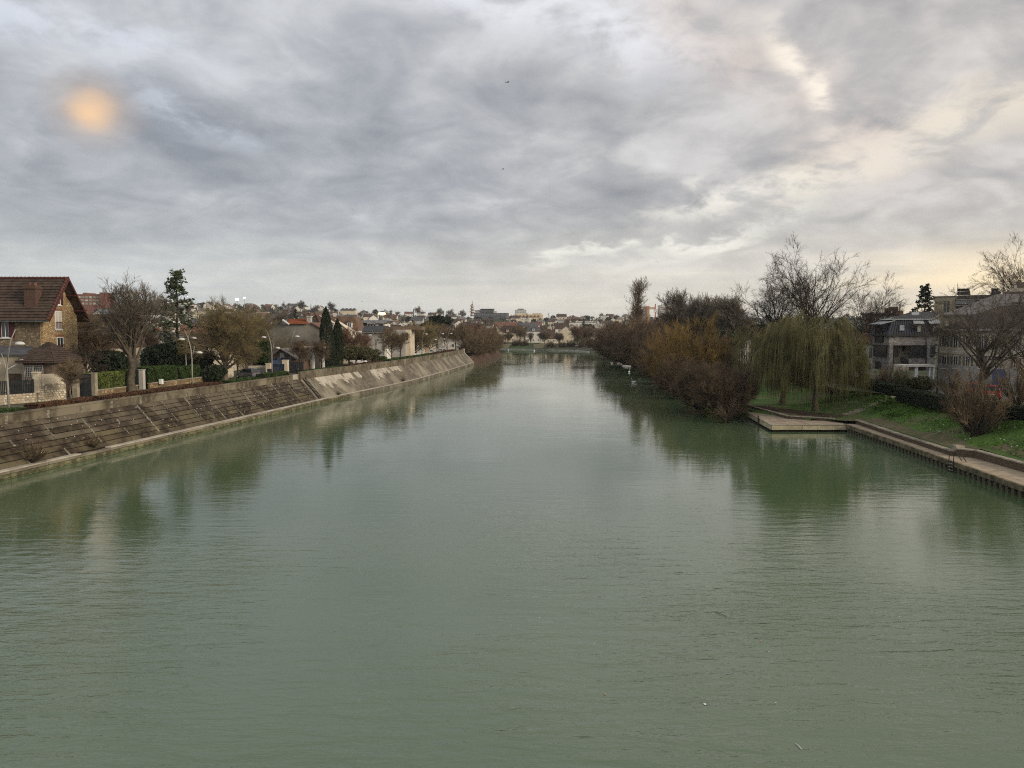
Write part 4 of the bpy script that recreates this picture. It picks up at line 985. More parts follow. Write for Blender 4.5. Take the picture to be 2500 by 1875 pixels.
# -- hip-roofed bay in front, with its lower wing
def bay():
    r = empty('bay_annexe', (-50, 77, ZQ), 'low annexe with brown hipped roof and leaded double window in front of the stone house', 'annexe')
    x0, x1, y0, y1, ze = -49.6, -43.9, 80.6, 86.6, at_y(100, 883, 80.1)[1]
    x0 = at_y(58, 890, y0)[0]; x1 = at_y(172, 890, 84)[0]
    m = MB(); m.box(x0, y0, ZQ, x1, y1, ze); m.build('wall', mat('brown_render', (0.10, 0.075, 0.055), (0.06, .045, .035), .8), r)
    ap = pxp(117, 834, 84.0); e = .55; b_ = [Vector((x0 - e, y0 - e, ze)), Vector((x1 + e, y0 - e, ze)), Vector((x1 + e, y1 + .3, ze)), Vector((x0 - e, y1 + .3, ze))]
    m = MB(); m.poly([b_[0], b_[1], ap]); m.poly([b_[1], b_[2], ap]); m.poly([b_[2], b_[3], ap]); m.poly([b_[3], b_[0], ap]); m.box(x0 - e, y0 - e, ze - .15, x1 + e, y1 + .3, ze - .004)
    ro = m.build('roof', M_tile_b, r); NC = 10
    for (p, q) in ((b_[0], b_[1]), (b_[1], b_[2])):
        nn = (q - p).cross(ap - p).normalized()
        for i in range(NC):
            f0, f1 = i / NC, min((i + 1.1) / NC, .995); m = MB(); a, c = p.lerp(ap, f0), q.lerp(ap, f0); d, g_ = p.lerp(ap, f1), q.lerp(ap, f1)
            m.hexa([a, c, g_, d, a + nn * .10, c + nn * .10, g_ + nn * .015, d + nn * .015]); m.build('tile_course', M_tile_b, ro)
    # two leaded casements
    for (a, c) in ((59.5, 80), (82.5, 105)): pxwin(r, a, 892, c, 921, y0, nx=5, ny=5, bw=.05, fm=mat('leaded_frame', (.30, .29, .27)))
    m = MB(); pxbox(m, 56, 886, 109, 890, y0, 0, .05); m.build('lintel', M_maroon, r)
    m = MB()
    for k_ in range(9):
        a = pxp(62 + k_ * 5, 938, y0 - .02); b2 = pxp(59 + k_ * 5.4, 924, y0 - .02); m.bar(a, b2, .07, .05)
    m.build('timber_bracing', mat('pale_timber', (.20, .18, .15)), r)
    r2 = empty('side_wing', (-53, 77, ZQ), 'lower cream wing with grey slate lean-to roof left of the bay, partly outside the frame', 'annexe')
    m = MB(); xa = at_y(-60, 880, 82)[0]; m.box(xa, 82.0, ZQ, x0 - .02, 87.4, 8.15); m.build('wall', mat('dull_cream', (.30, .255, .19), (.22, .185, .135), .6), r2)
    m = MB(); c1 = pxp(-60, 868, 81.7); c2 = pxp(62, 868, 81.7); c3 = pxp(82, 849, 87.3); c4_ = pxp(-60, 845, 87.3); m.prism([c1, c2, c3, c4_], (0, 0, .16)); m.build('roof', M_slate, r2)
    g_ = MB(); g_.tube([pxp(56, 878, 80.3), pxp(49, 879, 80.3), pxp(47, 886, 80.3), pxp(16, 903, 80.3), pxp(13, 965, 80.3)], .07, 6); g_.build('downpipe', mat('pale_pipe', (.5, .49, .46)), r2)
    pxwin(r2, 22, 912, 52, 960, 82.0, fm=mat('brown_door', (.09, .06, .04)), pm=mat('brown_door', (.09, .06, .04)), name='door')
bay()
# -- front boundary of that plot
FL = [(-52.5, 60), (-48.9, 73), (-45.6, 79.5), (-44.6, 92), (-43.2, 103), (-42.2, 115.6), (-41.6, 125), (-40.2, 136.6), (-36, 150), (-31, 175), (-26, 205), (-22, 240)]
def flx(y): return float(np.interp(y, [p[1] for p in FL], [p[0] for p in FL]))
M_rub = [mat('pale_rubble_' + k_, c, tuple(q * .7 for q in c), 3, .95, .02, rnd=.2) for k_, c in (('cream', (.50, .44, .34)), ('tan', (.36, .29, .20)), ('grey', (.38, .35, .29)))]
def rubble(parent, ya, yb_, z0, z1, xf, size=.34, back=.45):
    m = MB(); yq = np.linspace(ya, yb_, 5 if yb_ - ya > 5 else 2)
    for p_, q_ in zip(yq, yq[1:]): m.hexa([(xf(p_) - back, p_, z0), (xf(p_) - .08, p_, z0), (xf(q_) - .08, q_, z0), (xf(q_) - back, q_, z0), (xf(p_) - back, p_, z1), (xf(p_) - .08, p_, z1), (xf(q_) - .08, q_, z1), (xf(q_) - back, q_, z1)])
    m.build('wall_core', mat('wall_mortar', (.27, .235, .18)), parent)
    protos = getattr(rubble, 'p', None)
    if protos is None:
        protos = []
        for k_ in range(5):
            g = np.random.default_rng(k_); a = 2 * np.pi * np.arange(6) / 6 + g.uniform(-.3, .3, 6); rr = g.uniform(.40, .52, 6); V = [(0, float(r_ * np.cos(q)), float(r_ * np.sin(q) * .8)) for q, r_ in zip(a, rr)]
            V += [(.16, v[1] * .72, v[2] * .72) for v in V]; F = [tuple(range(6, 12))] + [(i, (i + 1) % 6, 6 + (i + 1) % 6, 6 + i) for i in range(6)]
            me = bpy.data.meshes.new('stone'); me.from_pydata(V, [], F); me.materials.append(M_rub[k_ % 3]); protos.append(me)
        rubble.p = protos
    z = z0 + size * .4; row = 0; base = wloc(parent)
    while z < z1 - size * .2:
        y = ya + size * (.3 + .4 * (row % 2))
        while y < yb_ - size * .3:
            o = link('stone', protos[rnd.randrange(5)], parent); sz = size * rnd.uniform(.85, 1.25)
            o.location = Vector((xf(y) - .10 + rnd.uniform(0, .04), y, z)) - base; o.scale = (size * .8, sz * 1.12, sz * 1.05); o.rotation_euler = (rnd.uniform(-.3, .3) + (3.14 if rnd.random() < .5 else 0), 0, math.atan(.28 if y < 73 else .5) * -1)
            y += sz * .98
        z += size * .80; row += 1
fw = empty('garden_wall', (flx(74), 74, ZQ), 'pale rubble-stone garden wall with black paling fence on top, at the left edge', 'wall')
rubble(fw, 66, 76.3, ZQ, ZQ + .95, flx, .30)
fp = empty('paling_fence', (flx(72), 72, ZQ + .95), 'black vertical paling fence standing on the pale rubble wall', 'fence')
y = 66.0; pl = None
while y < 76.2:
    if pl is None: pl = MB().box(-.03, -.05, 0, .03, .05, 1.35).build('paling', M_gate, fp, local=True)
    else: pl = link('paling', pl.data, fp)
    pl.location = Vector((flx(y) - .2, y, ZQ + .96)) - fp.location; y += .145
for z in (.2, 1.15):
    m = MB(); m.bar((flx(66) - .25, 66, ZQ + .96 + z), (flx(73) - .25, 73, ZQ + .96 + z), .05, .07); m.bar((flx(73) - .25, 73, ZQ + .96 + z), (flx(76.2) - .25, 76.2, ZQ + .96 + z), .05, .07); m.build('rail', M_gate, fp)
sw = empty('screen_wall', (flx(77.5), 77.5, ZQ), 'taller wall panel of pale rubble with cream render above, beside the paling fence', 'wall')
rubble(sw, 76.45, 79.0, ZQ, ZQ + 1.75, flx, .28)
m = MB(); m.hexa([(flx(76.7) - .4, 76.9, ZQ + 1.76), (flx(76.7) - .1, 76.9, ZQ + 1.76), (flx(79) - .1, 78.9, ZQ + 1.76), (flx(79) - .4, 78.9, ZQ + 1.76), (flx(76.7) - .4, 76.9, ZQ + 2.75), (flx(76.7) - .1, 76.9, ZQ + 2.75), (flx(79) - .1, 78.9, ZQ + 2.75), (flx(79) - .4, 78.9, ZQ + 2.75)]); m.build('render_panel', M_cream, sw)
m = MB(); m.box(flx(76.6) - .55, 76.25, ZQ + .95, flx(76.6) - .05, 76.8, ZQ + 2.9); m.box(flx(76.6) - .62, 76.18, ZQ + 2.9, flx(76.6) + .02, 76.87, ZQ + 3.02); m.build('pier', M_rub[0], sw)
def pier(name, px, pytop, y, w, m_, label, h=None, group=None):
    x = flx(y); a = at_y(px, pytop, y)
    r = MB(); zt = a[1]; r.box(a[0] - w / 2, y - w / 2, ZQ - .1, a[0] + w / 2, y + w / 2, zt); r.box(a[0] - w / 2 - .05, y - w / 2 - .05, zt, a[0] + w / 2 + .05, y + w / 2 + .05, zt + .09)
    o = r.build(name, m_); tag(o, label, 'gate pier', group); return o
def gate(px0, px1, pyt, y, label, m_=None, boards=7, cat='gate', name='gate'):
    m_ = m_ or M_gate; a = at_y(px0, pyt, y); b_ = at_y(px1, pyt, y); r = empty(name, ((a[0] + b_[0]) / 2, y, ZQ), label, cat); w = (b_[0] - a[0]) / boards
    for i in range(boards): MB().box(a[0] + i * w + .012, y - .03, ZQ + .08, a[0] + (i + 1) * w - .012, y + .03, a[1] + (.0 if i % 2 else .02)).build('board', m_, r)
    MB().box(a[0], y + .03, ZQ + .3, b_[0], y + .08, ZQ + .42).box(a[0], y + .03, a[1] - .4, b_[0], y + .08, a[1] - .28).build('rail', m_, r)
    return r
pier('gate_pier', 184, 915, 79.6, .5, M_pier, 'left-hand grey stone pier of the wide dark gate beside the rubble wall')
gate(190, 222, 913, 80.2, 'wide dark grey double gate between two stone piers, right of the stone house', boards=10)
pier('gate_pier', 228, 912, 82.0, .55, M_pier, 'right-hand grey stone pier of the wide dark gate, beside the bright hedge')
pier('gate_pier', 321, 906, 92, .45, M_pier, 'stone pier just behind the thick pollarded trunk')
gate(325, 338, 903, 92.6, 'narrow dark pedestrian gate behind the thick pollarded tree', boards=4)
pier('gate_pier', 345, 904, 93.5, .62, M_lgrey, 'pale concrete pier with a letter box beside the narrow gate')
o = MB().box(flx(96) + .1, 95.6, ZQ + .45, flx(96) + .45, 96.1, ZQ + 1.05).build('letter_box', M_frame); tag(o, 'small white utility box at the foot of the low brown wall', 'box')
def low_garden_wall(pts, h, m_, cm, label):
    r = empty('garden_wall', (pts[0][0], pts[0][1], ZQ), label, 'wall')
    for a, b_ in zip(pts, pts[1:]):
        L = math.hypot(b_[0] - a[0], b_[1] - a[1]); n = max(1, int(L / 2.2))
        for i in range(n):
            p = Vector((*a, 0)).lerp(Vector((*b_, 0)), i / n + .003); q = Vector((*a, 0)).lerp(Vector((*b_, 0)), (i + 1) / n - .003); t = Vector((-.3, 0, 0))
            f = lambda v, z: (v.x, v.y, z)
            mb = MB(); mb.hexa([f(p, ZQ), f(q, ZQ), f(q + t, ZQ), f(p + t, ZQ), f(p, ZQ + h), f(q, ZQ + h), f(q + t, ZQ + h), f(p + t, ZQ + h)]); mb.build('wall_panel', m_, r)
            u = Vector((.06, 0, 0)); mb = MB(); mb.hexa([f(p + u, ZQ + h + .003), f(q + u, ZQ + h + .003), f(q + t - u, ZQ + h + .003), f(p + t - u, ZQ + h + .003), f(p + u, ZQ + h + .1), f(q + u, ZQ + h + .1), f(q + t - u, ZQ + h + .1), f(p + t - u, ZQ + h + .1)]); mb.build('coping', cm, r)
    return r
M_brownwall = mat('brown_stone_wall', (.20, .14, .075), (.12, .085, .048), 2.4, .95, .02, kind='rubble', c3=(.26, .20, .12), coords='P')
low_garden_wall([(flx(82.6), 82.6), (flx(91.6), 91.6)], .55, M_brownwall, M_cop, 'low brown stone wall with pale coping under the bright green hedge')
low_garden_wall([(flx(94), 94), (flx(108), 108)], .6, M_brownwall, M_cop, 'low brown stone wall under the longer hedge right of the narrow gate')
pier('gate_pier', 401, 897, 101, .4, mat('rusty_pier', (.24, .17, .09)), 'thin ochre pier standing in the middle of the longer hedge')
pier('gate_pier', 467, 893, 107, .62, M_cream, 'cream gate pier behind the pair of curved lamp posts')
low_garden_wall([(flx(107.6), 107.6), (flx(116), 116)], 1.35, M_cream, M_cream, 'sunlit cream rendered garden wall behind the kerbside trees')
gate(546, 556, 900, 119, 'dark narrow gate between white piers near the parked car', boards=3)
pier('gate_pier', 561, 892, 119.5, .8, M_white, 'white gate pier behind the parked grey car')
# garages
gr = empty('garage_wall', (-44, 122, ZQ), 'pale wall with two light garage doors under a clipped hedge', 'garage')
pxbox(MB(), 602, 893, 657, 918, 122.3, .5).build('wall', M_cream, gr)
for a, b_ in ((604, 623), (629, 652)):
    m = MB(); pxbox(m, a, 897, b_, 917, 122.3, 0, .04); d_ = m.build('garage_door', M_lgrey, gr)
    for k_ in range(4): m = MB(); pxbox(m, a + .5, 898 + k_ * 4.8, b_ - .5, 901.6 + k_ * 4.8, 122.3, -.04, .07); m.build('door_panel', mat('garage_panel', (.42, .42, .40)), d_)
pier('gate_pier', 656, 888, 121.5, .75, M_cream, 'cream pier between the garages and the navy gate')
gate(663, 694, 889, 123, 'wide navy blue gate right of the garages', mat('navy_paint', (.012, .022, .045), (.01, .018, .035), 2, .5), boards=9)
pier('gate_pier', 697, 880, 123.5, .85, M_cream, 'cream pier at the right of the navy gate')
gate(702, 740, 884, 125.6, 'dark paling fence on the low white wall right of the navy gate', boards=14, cat='fence', name='metal_fence')
low_garden_wall([(flx(124.5) + .25, 124.5), (flx(141), 141)], .75, M_white, M_white, 'low white wall running behind the black-clad walker')
# small blue-fronted house behind
bh = empty('blue_house', (-45, 134, ZQ), 'small house with dark gable and blue painted front wall behind the navy gate', 'house')
m = MB(); m.prism([pxp(661, 905, 134), pxp(742, 905, 134), pxp(742, 880, 134), pxp(722, 876, 134), pxp(684, 853, 134), pxp(661, 870, 134)], (0, 7, 0)); m.build('wall', mat('brown_gable', (.10, .065, .05), (.07, .05, .04), 1), bh)
m = MB(); m.prism([pxp(657, 872, 133.3), pxp(684, 852.5, 133.3), pxp(684, 850.3, 133.3), pxp(657, 869.5, 133.3)], (0, 8.5, 0)); m.prism([pxp(684, 852.5, 133.3), pxp(724, 878, 133.3), pxp(724, 875.5, 133.3), pxp(684, 850.3, 133.3)], (0, 8.5, 0)); m.build('roof', M_slate_l, bh)
pxbox(MB(), 662, 873, 708, 892, 132.6, .3).build('front_wall', mat('blue_paint', (.09, .115, .18), (.065, .085, .135), 1), bh)
m = MB(); pxbox(m, 683, 861, 694, 873, 134, 0, .04); m.build('gable_panel', M_lgrey, bh)
for a in (663, 671, 686, 694, 701): pxwin(bh, a, 873.5, a + 5.5, 879, 132.6, nx=1, bw=.05, fm=M_dframe)
# white pergola and terrace
pg = empty('white_pergola', (-38, 139, ZQ), 'white pergola frame with pale stone side wall between the small trees', 'pergola')
for a in (765, 789): m = MB(); pxbox(m, a - 1.6, 851, a + 1.6, 900, 137.5, .35); m.build('post', M_frame, pg)
m = MB(); pxbox(m, 725, 849.5, 793, 852.5, 137.5, .3); m.build('beam', M_frame, pg)
for k_ in range(10): m = MB(); a = pxp(728 + k_ * 7, 848.5, 137.2); m.box(a.x - .06, 136.9, a.z, a.x + .06, 140.5, a.z + .14); m.build('rafter', M_cream, pg)
m = MB(); pxbox(m, 741, 878, 763, 900, 138.2, .3); m.build('side_wall', M_rub[0], pg)
m = MB(); pxbox(m, 769, 856, 787, 878, 138.6, .2); m.build('back_panel', M_greyr, pg)
pxwin(pg, 767.5, 866, 773, 871, 138.1, nx=1)
# -- large stained grey gable building
gg = empty('grey_gable_building', (-52, 150, ZQ), 'big stained grey gable wall with an orange tiled roof patch and twin chimney', 'building')
Yg = 146
m = MB(); m.prism([pxp(657, 905, Yg), pxp(790, 905, Yg), pxp(790, 806, Yg), pxp(762, 790, Yg), pxp(706, 791, Yg), pxp(691, 781, Yg), pxp(657, 806, Yg)], (0, 13, 0)); m.build('wall', M_greyr, gg)
m = MB(); m.prism([pxp(653, 808, Yg - .4), pxp(691, 780.5, Yg - .4), pxp(691, 779, Yg - .4), pxp(653, 806, Yg - .4)], (0, 14, 0)); m.build('roof', M_slate, gg)
m = MB(); q = [pxp(693, 781, Yg), pxp(746, 781, Yg), pxp(753, 791, Yg), pxp(706, 791, Yg)]; zq = [Vector((p.x, p.y + (3.2 if i < 2 else -.5), p.z)) for i, p in enumerate(q)]
m.prism(zq, (0, 0, .15)); ro = m.build('orange_roof', M_tile_o, gg, label='orange tiled roof patch')
for k_ in range(9):
    f = k_ / 9; a, b_, c, d_ = zq[3].lerp(zq[0], f), zq[2].lerp(zq[1], f), zq[2].lerp(zq[1], f + .1), zq[3].lerp(zq[0], f + .1); up = Vector((0, 0, .16)); m = MB(); m.hexa([a + up, b_ + up, c + up, d_ + up, a + up * 1.9, b_ + up * 1.9, c + up * 1.3, d_ + up * 1.3]); m.build('tile_course', M_tile_o, ro)
m = MB(); m.bar(pxp(690, 780.5, Yg - .6), pxp(706, 791.5, Yg - .6), .3, .25); m.build('verge', M_frame, gg)
m = MB(); m.prism([pxp(758, 788.5, Yg - .3), pxp(793, 808, Yg - .3), pxp(793, 806, Yg - .3), pxp(758, 786.5, Yg - .3)], (0, 12, 0)); m.build('verge_roof', M_tile_r, gg)
m = MB(); pxbox(m, 749, 773, 758, 791, Yg + .5, 1.2); pxbox(m, 748, 771, 759, 774, Yg + .4, 1.4); ch = m.build('chimney', M_lgrey, gg)
for a in (750.5, 754, 757): MB().lathe(pxp(a, 771, Yg + 1), [(.13, 0), (.13, .5), (.22, .55)], 7).build('chimney_pot', M_tile_r, ch)
for (a, b_, c, d_) in ((735, 832, 742, 838), (730, 839, 735, 845)): pxwin(gg, a, b_, c, d_, Yg, nx=1, fm=M_dframe)
# -- brown roofed house behind the cypresses
rh_ = empty('brown_roof_house', (-46, 172, ZQ), 'house with tall brown pitched roof and louvred gable rising behind the cypresses', 'house')
Yb = 166
m = MB(); m.prism([pxp(757, 905, Yb), pxp(862, 905, Yb), pxp(862, 822, Yb), pxp(845, 806, Yb), pxp(800, 780, Yb), pxp(769, 766, Yb), pxp(757, 775, Yb)], (0, 9, 0)); m.build('wall', M_cream, rh_)
m = MB()
for k_ in range(11): pxbox(m, 760 + max(0, 6 - k_) * 1.0, 771 + k_ * 2.3, 772 + k_ * 1.3, 772.4 + k_ * 2.3, Yb, 0, .1)
m.build('gable_louvres', mat('dark_louvre', (.085, .07, .06)), rh_)
m = MB(); m.prism([pxp(769, 765, Yb - .2), pxp(792, 806, Yb - 1.2), pxp(846, 808, Yb - 1.2), pxp(846, 806, Yb), pxp(808, 783, Yb + 4), pxp(795, 765, Yb + 5)], (0, .3, .3)); ro = m.build('roof', mat('roof_brown_big', (.085, .058, .045), (.06, .042, .034), 1.5, .9, .01), rh_)
m = MB(); m.bar(pxp(769, 764.5, Yb - .5), pxp(792, 807, Yb - 1.5), .25, .22); m.bar(pxp(769, 764.5, Yb - .5), pxp(755, 776, Yb - .5), .25, .22); m.build('verge', M_tile_r, rh_)
for a, b_, c, d_ in ((806, 791, 814, 806), (815.5, 791, 820, 806)): pxwin(rh_, a, b_, c, d_, Yb - 1.3, nx=2)
for a in (810, 829, 838): pxwin(rh_, a, 818, a + 6, 830, Yb, nx=2)
# -- white gabled house with mansard
house('mansard_house', (at_y(842, 805, 190)[0], 190, ZQ), 0, 8.5, 9, 7.0, 3.4, M_white, mat('mansard_brown', (.12, .075, .05), (.08, .05, .035), 1.3), 2, 3, 'white house with brown mansard roof right of the tall cypresses', roof='mansard', dorm=2, chim=1, cm=M_white)
# -- modern block with curved zinc roof
mb_ = empty('zinc_roof_block', (-47, 205, ZQ), 'modern block with thin pale zinc roof and dark red glazed front', 'building')
Ym = 205
pxbox(MB(), 862, 791, 940, 870, Ym, 9).build('wall', M_white, mb_)
m = MB(); m.prism([pxp(857, 785, Ym - 1), pxp(866, 782, Ym - 1), pxp(948, 781.5, Ym - 1), pxp(948, 783, Ym - 1), pxp(940, 788.5, Ym - 1), pxp(896, 789, Ym - 1), pxp(864, 787, Ym - 1)], (0, 11, 0)); m.build('roof', M_zinc, mb_)
pxbox(MB(), 863, 787, 896, 801, Ym, .1, .1).build('glazed_front', mat('dark_red_cladding', (.07, .022, .018)), mb_)
for a in (868, 874, 880, 886): pxwin(mb_, a, 789, a + 5, 800, Ym - .1, nx=1, fm=M_dframe)
for a in (898, 905, 912, 925): pxwin(mb_, a, 791, a + (5 if a < 920 else 12), 797, Ym, nx=1, fm=M_lgrey)
# -- black roof / pale wall house
br_ = empty('black_roof_house', (-38, 178, ZQ), 'long pale house with black pitched roof and white gable end', 'house')
Yk = 178
pxbox(MB(), 884, 813, 944, 884, Yk, 7).build('wall', M_lgrey, br_)
m = MB(); m.prism([pxp(944, 884, Yk - .3), pxp(955, 884, Yk + 4), pxp(955, 809, Yk + 4), pxp(948, 800, Yk + 2), pxp(944, 811, Yk - .3)], (-.5, 0, 0)); m.build('gable_wall', M_white, br_)
m = MB(); m.prism([pxp(883, 811, Yk - 1), pxp(943, 811, Yk - 1), pxp(949, 798, Yk + 3), pxp(889, 798, Yk + 3)], (0, .3, .25)); m.prism([pxp(943, 811, Yk - 1), pxp(949, 798, Yk + 2.9), pxp(957, 810, Yk + 7)], (.5, 0, 0)); m.build('roof', mat('black_roof', (.028, .028, .03), (.02, .02, .022), 2, .6), br_)
pxbox(MB(), 884, 811.5, 944, 813, Yk, .2, .5).build('eaves', M_dframe, br_)
pxwin(br_, 946, 811, 954, 826, Yk + .2, nx=1, fm=M_dframe)
gw = empty('grey_wall_building', (-36, 190, ZQ), 'plain pale grey wall building with a flat brown parapet behind the street trees', 'building')
pxbox(MB(), 957, 805, 990, 872, 190, 8).build('wall', M_lgrey, gw); pxbox(MB(), 990, 805, 1002, 872, 190.5, 8).build('side_wall', M_cream, gw)
pxbox(MB(), 955, 797, 1030, 805, 192, 8).build('parapet', mat('rusty_parapet', (.14, .10, .065)), gw); pxwin(gw, 990, 813, 996, 830, 190.5, nx=1, fm=M_dframe)
# smaller houses glimpsed between the left-bank trees
LBH = [ # px, y, w, d, h, rh, wall, roof, floors, cols, roof kind, rz, label, dorm
 (252, 113, 9.0, 9, 4.6, 4.8, M_cream, M_tile_b, 2, 2, 'mansard', .12, 'cream house with steep brown mansard and white dormers behind the stone house', 2),
 (310, 170, 11, 8, 6.0, 3.2, M_white, M_slate, 2, 3, 'gable', 1.2, 'white gabled house glimpsed behind the thick pollarded tree', 0),
 (262, 185, 8, 8, 8.5, 3.5, M_white, M_slate, 3, 2, 'gable', 1.57, 'white two-gabled house above the brown mansard roof', 0),
 (430, 205, 24, 9, 6.2, 2.2, M_beige, M_tile_r, 2, 6, 'gable', .0, 'long house with red tiled roof and white chimneys left of the cedar', 0),
 (412, 150, 7, 7, 4.0, 2.6, M_white, M_slate, 1, 2, 'gable', 1.4, 'small white house with grey gable behind the dark cedar', 0),
 (480, 160, 9, 8, 4.6, 2.2, M_white, M_tile_b, 2, 2, 'hip', .2, 'low white house with brown hipped roof right of the cedar', 0),
 (520, 138, 9, 7, 4.4, 2.0, M_cream, M_tile_b, 1, 3, 'gable', .1, 'cream bungalow behind the domed bare tree', 0),
 (1022, 235, 9, 7, 5.2, 2.0, M_cream, M_tile_o, 2, 3, 'gable', .1, 'cream house with orange roof behind the olive street tree', 0),
 (1062, 262, 8, 7, 5.0, 2.4, M_white, M_slate, 2, 2, 'gable', 1.5, 'white gabled house under the dark pine', 0),
 (1105, 285, 10, 7, 4.6, 2.4, M_white, M_tile_b, 2, 3, 'hip', .1, 'white house with brown roof near the end of the quay', 0),
 (985, 215, 7, 7, 4.4, 2.0, M_white, M_tile_r, 2, 2, 'gable', .4, 'white cottage with red roof beside the grey wall building', 0),
 (1145, 315, 9, 7, 4.6, 2.4, M_white, M_slate, 2, 2, 'gable', .2, 'white house just before the river bend on the left', 0)]
for px, y, w, d, h, rh, wm2, rm, fl_, co, rk, rz, lab, dn in LBH:
    house('house', (at_y(px, 805, y)[0], y, ZQ), rz, w, d, h, rh, wm2, rm, fl_, co, lab, roof=rk, dorm=dn, chim=2 if w > 20 else 1, cm=M_white if w > 20 else None)
# ================================================================ RIGHT BANK BUILDINGS
M_gbrick = mat('grey_brick', (0.28, 0.26, 0.24), (0.11, 0.102, 0.094), 1.5, .9, .006, kind='brick', c3=(.14, .13, .12), coords='P', stretch=(1, 1, 1), rnd=.0)
gh = empty('grey_brick_house', (54, 106, ZR), 'modern grey brick house with dark standing-seam mansard roof and loggia windows', 'house')
Yh = 106
# walls built round the recessed loggia
m = MB()
pxbox(m, 2170, 817, 2284, 843, Yh, 4.9); pxbox(m, 2170, 843, 2181, 905, Yh, 4.9)
pxbox(m, 2219, 873, 2262, 893, Yh, 2.4); pxbox(m, 2262, 843, 2284, 905, Yh, 4.9); m.build('wall', M_gbrick, gh)
pxbox(MB(), 2181, 843, 2262, 905, Yh + 2.5, 2.3).build('loggia_wall', M_beige, gh)
pxbox(MB(), 2181, 889, 2219, 905, Yh + .2, 2.2).build('base_wall', M_beige, gh)
XL = at_y(2170, 805, Yh)[0]
def sidewin(y0_, y1_, pt, pb, nx, name='window'):
    zt = at_y(2170, pt, Yh)[1]; zb = at_y(2170, pb, Yh)[1]; return window(gh, Vector((XL, y1_, zb)), Vector((0, -1, 0)), Vector((-1, 0, 0)), y1_ - y0_, zt - zb, nx=nx, fm=M_dframe, bw=.1)
sidewin(Yh + .5, Yh + 4.2, 843.5, 872, 1); sidewin(Yh + 2.2, Yh + 3.6, 884, 903, 1)
for a, b_, c, d_, nx, yo in ((2181.5, 844, 2194, 872, 1, .5), (2222, 844, 2258, 872, 3, .25), (2203, 845, 2210, 858, 1, 2.48), (2206, 879, 2217, 889, 1, .18), (2271, 843, 2284, 866, 1, 0)):
    pxwin(gh, a, b_, c, d_, Yh + yo, nx=nx, fm=M_dframe, bw=.09)
pxbox(MB(), 2219, 872, 2263, 874, Yh, .1, .1).build('balustrade_rail', M_dframe, gh)
m = MB(); m.tube([pxp(2261, 817, Yh - .1), pxp(2261, 890, Yh - .1)], .06, 6); m.build('downpipe', M_dframe, gh)
# mansard slopes
e0 = [pxp(2169, 817, Yh - .25), pxp(2286, 817, Yh - .25)]; t0 = [Vector((e0[0].x + 1.3, Yh + 1.4, 0)), Vector((e0[1].x, Yh + 1.4, 0))]
zt_ = at_y(2200, 781, Yh + 1.4)[1]; t0[0].z = t0[1].z = zt_; lf = Vector((e0[0].x, Yh + 5.2, e0[0].z)); lt = Vector((t0[0].x, Yh + 5.2, zt_))
m = MB(); m.hexa([e0[0], e0[1], Vector((e0[1].x, Yh + 5.2, e0[0].z)), lf, t0[0], t0[1], Vector((e0[1].x, Yh + 5.2, zt_)), lt]); ro = m.build('mansard_slope', M_zincd, gh)
m = MB(); m.box(e0[0].x - .12, e0[0].y - .1, e0[0].z - .16, e0[1].x, e0[0].y + .3, e0[0].z - .004); m.box(e0[0].x - .12, e0[0].y + .302, e0[0].z - .16, e0[0].x + .25, Yh + 5.2, e0[0].z - .004); m.build('eaves_band', M_dframe, ro)
for i in range(7):
    f = i / 6; up = Vector((-.05, 0, .03)); MB().bar(e0[0].lerp(lf, f) + up, t0[0].lerp(lt, f) + up, .08, .05).build('standing_seam', M_zincd, ro)
for i in range(19):
    f = i / 18; a = e0[0].lerp(e0[1], f); b_ = t0[0].lerp(t0[1], f); up = Vector((0, -.05, .04)); MB().bar(a + up, b_ + up, .05, .08).build('standing_seam', M_zincd, ro)
r0 = Vector((t0[0].x - .25, t0[0].y - .2, zt_)); r1 = Vector((t0[1].x, t0[1].y - .2, zt_)); rt0 = pxp(2225, 765.5, Yh + 5.2); rt1 = pxp(2302, 765.5, Yh + 5.2)
m = MB(); m.prism([r0, r1, rt1, rt0], (0, 0, .15)); m.poly([r0, rt0, Vector((r0.x, Yh + 5.2, zt_))]); r2 = m.build('top_roof', M_zinc, gh)
for i in range(17):
    f = i / 16; a, b_ = r0.lerp(r1, f), rt0.lerp(rt1, f); up = Vector((0, 0, .2)); MB().bar(a + up, b_ + up, .06, .10).build('standing_seam', M_zincd if i % 1 == 0 else M_zinc, r2)
def roof_window(px0, py0, px1, py1, y, tilt, par_, label=None):
    a = pxp(px0, py1, y); b_ = pxp(px1, py1, y); t_ = pxp(px0 + (px1 - px0) * .0, py0, y + tilt); h_ = t_ - a; nn = (b_ - a).cross(h_).normalized()
    if nn.y > 0: nn = -nn
    c = a + h_; d_ = b_ + h_; m = MB(); m.hexa([a, b_, d_, c, a + nn * .12, b_ + nn * .12, d_ + nn * .12, c + nn * .12]); f = m.build('roof_window', M_dframe, par_)
    q = lambda s, t: a.lerp(b_, s) + h_ * t + nn * .125
    m = MB(); m.hexa([q(.14, .12), q(.86, .12), q(.86, .88), q(.14, .88)] + [v + nn * .02 for v in (q(.14, .12), q(.86, .12), q(.86, .88), q(.14, .88))]); m.build('pane', glass('sky_glass', (.25, .27, .29), .1), f)
roof_window(2194, 794, 2209, 810, Yh + .1, .75, ro); roof_window(2222, 763.5, 2247, 775, Yh + 2.9, 1.6, r2)
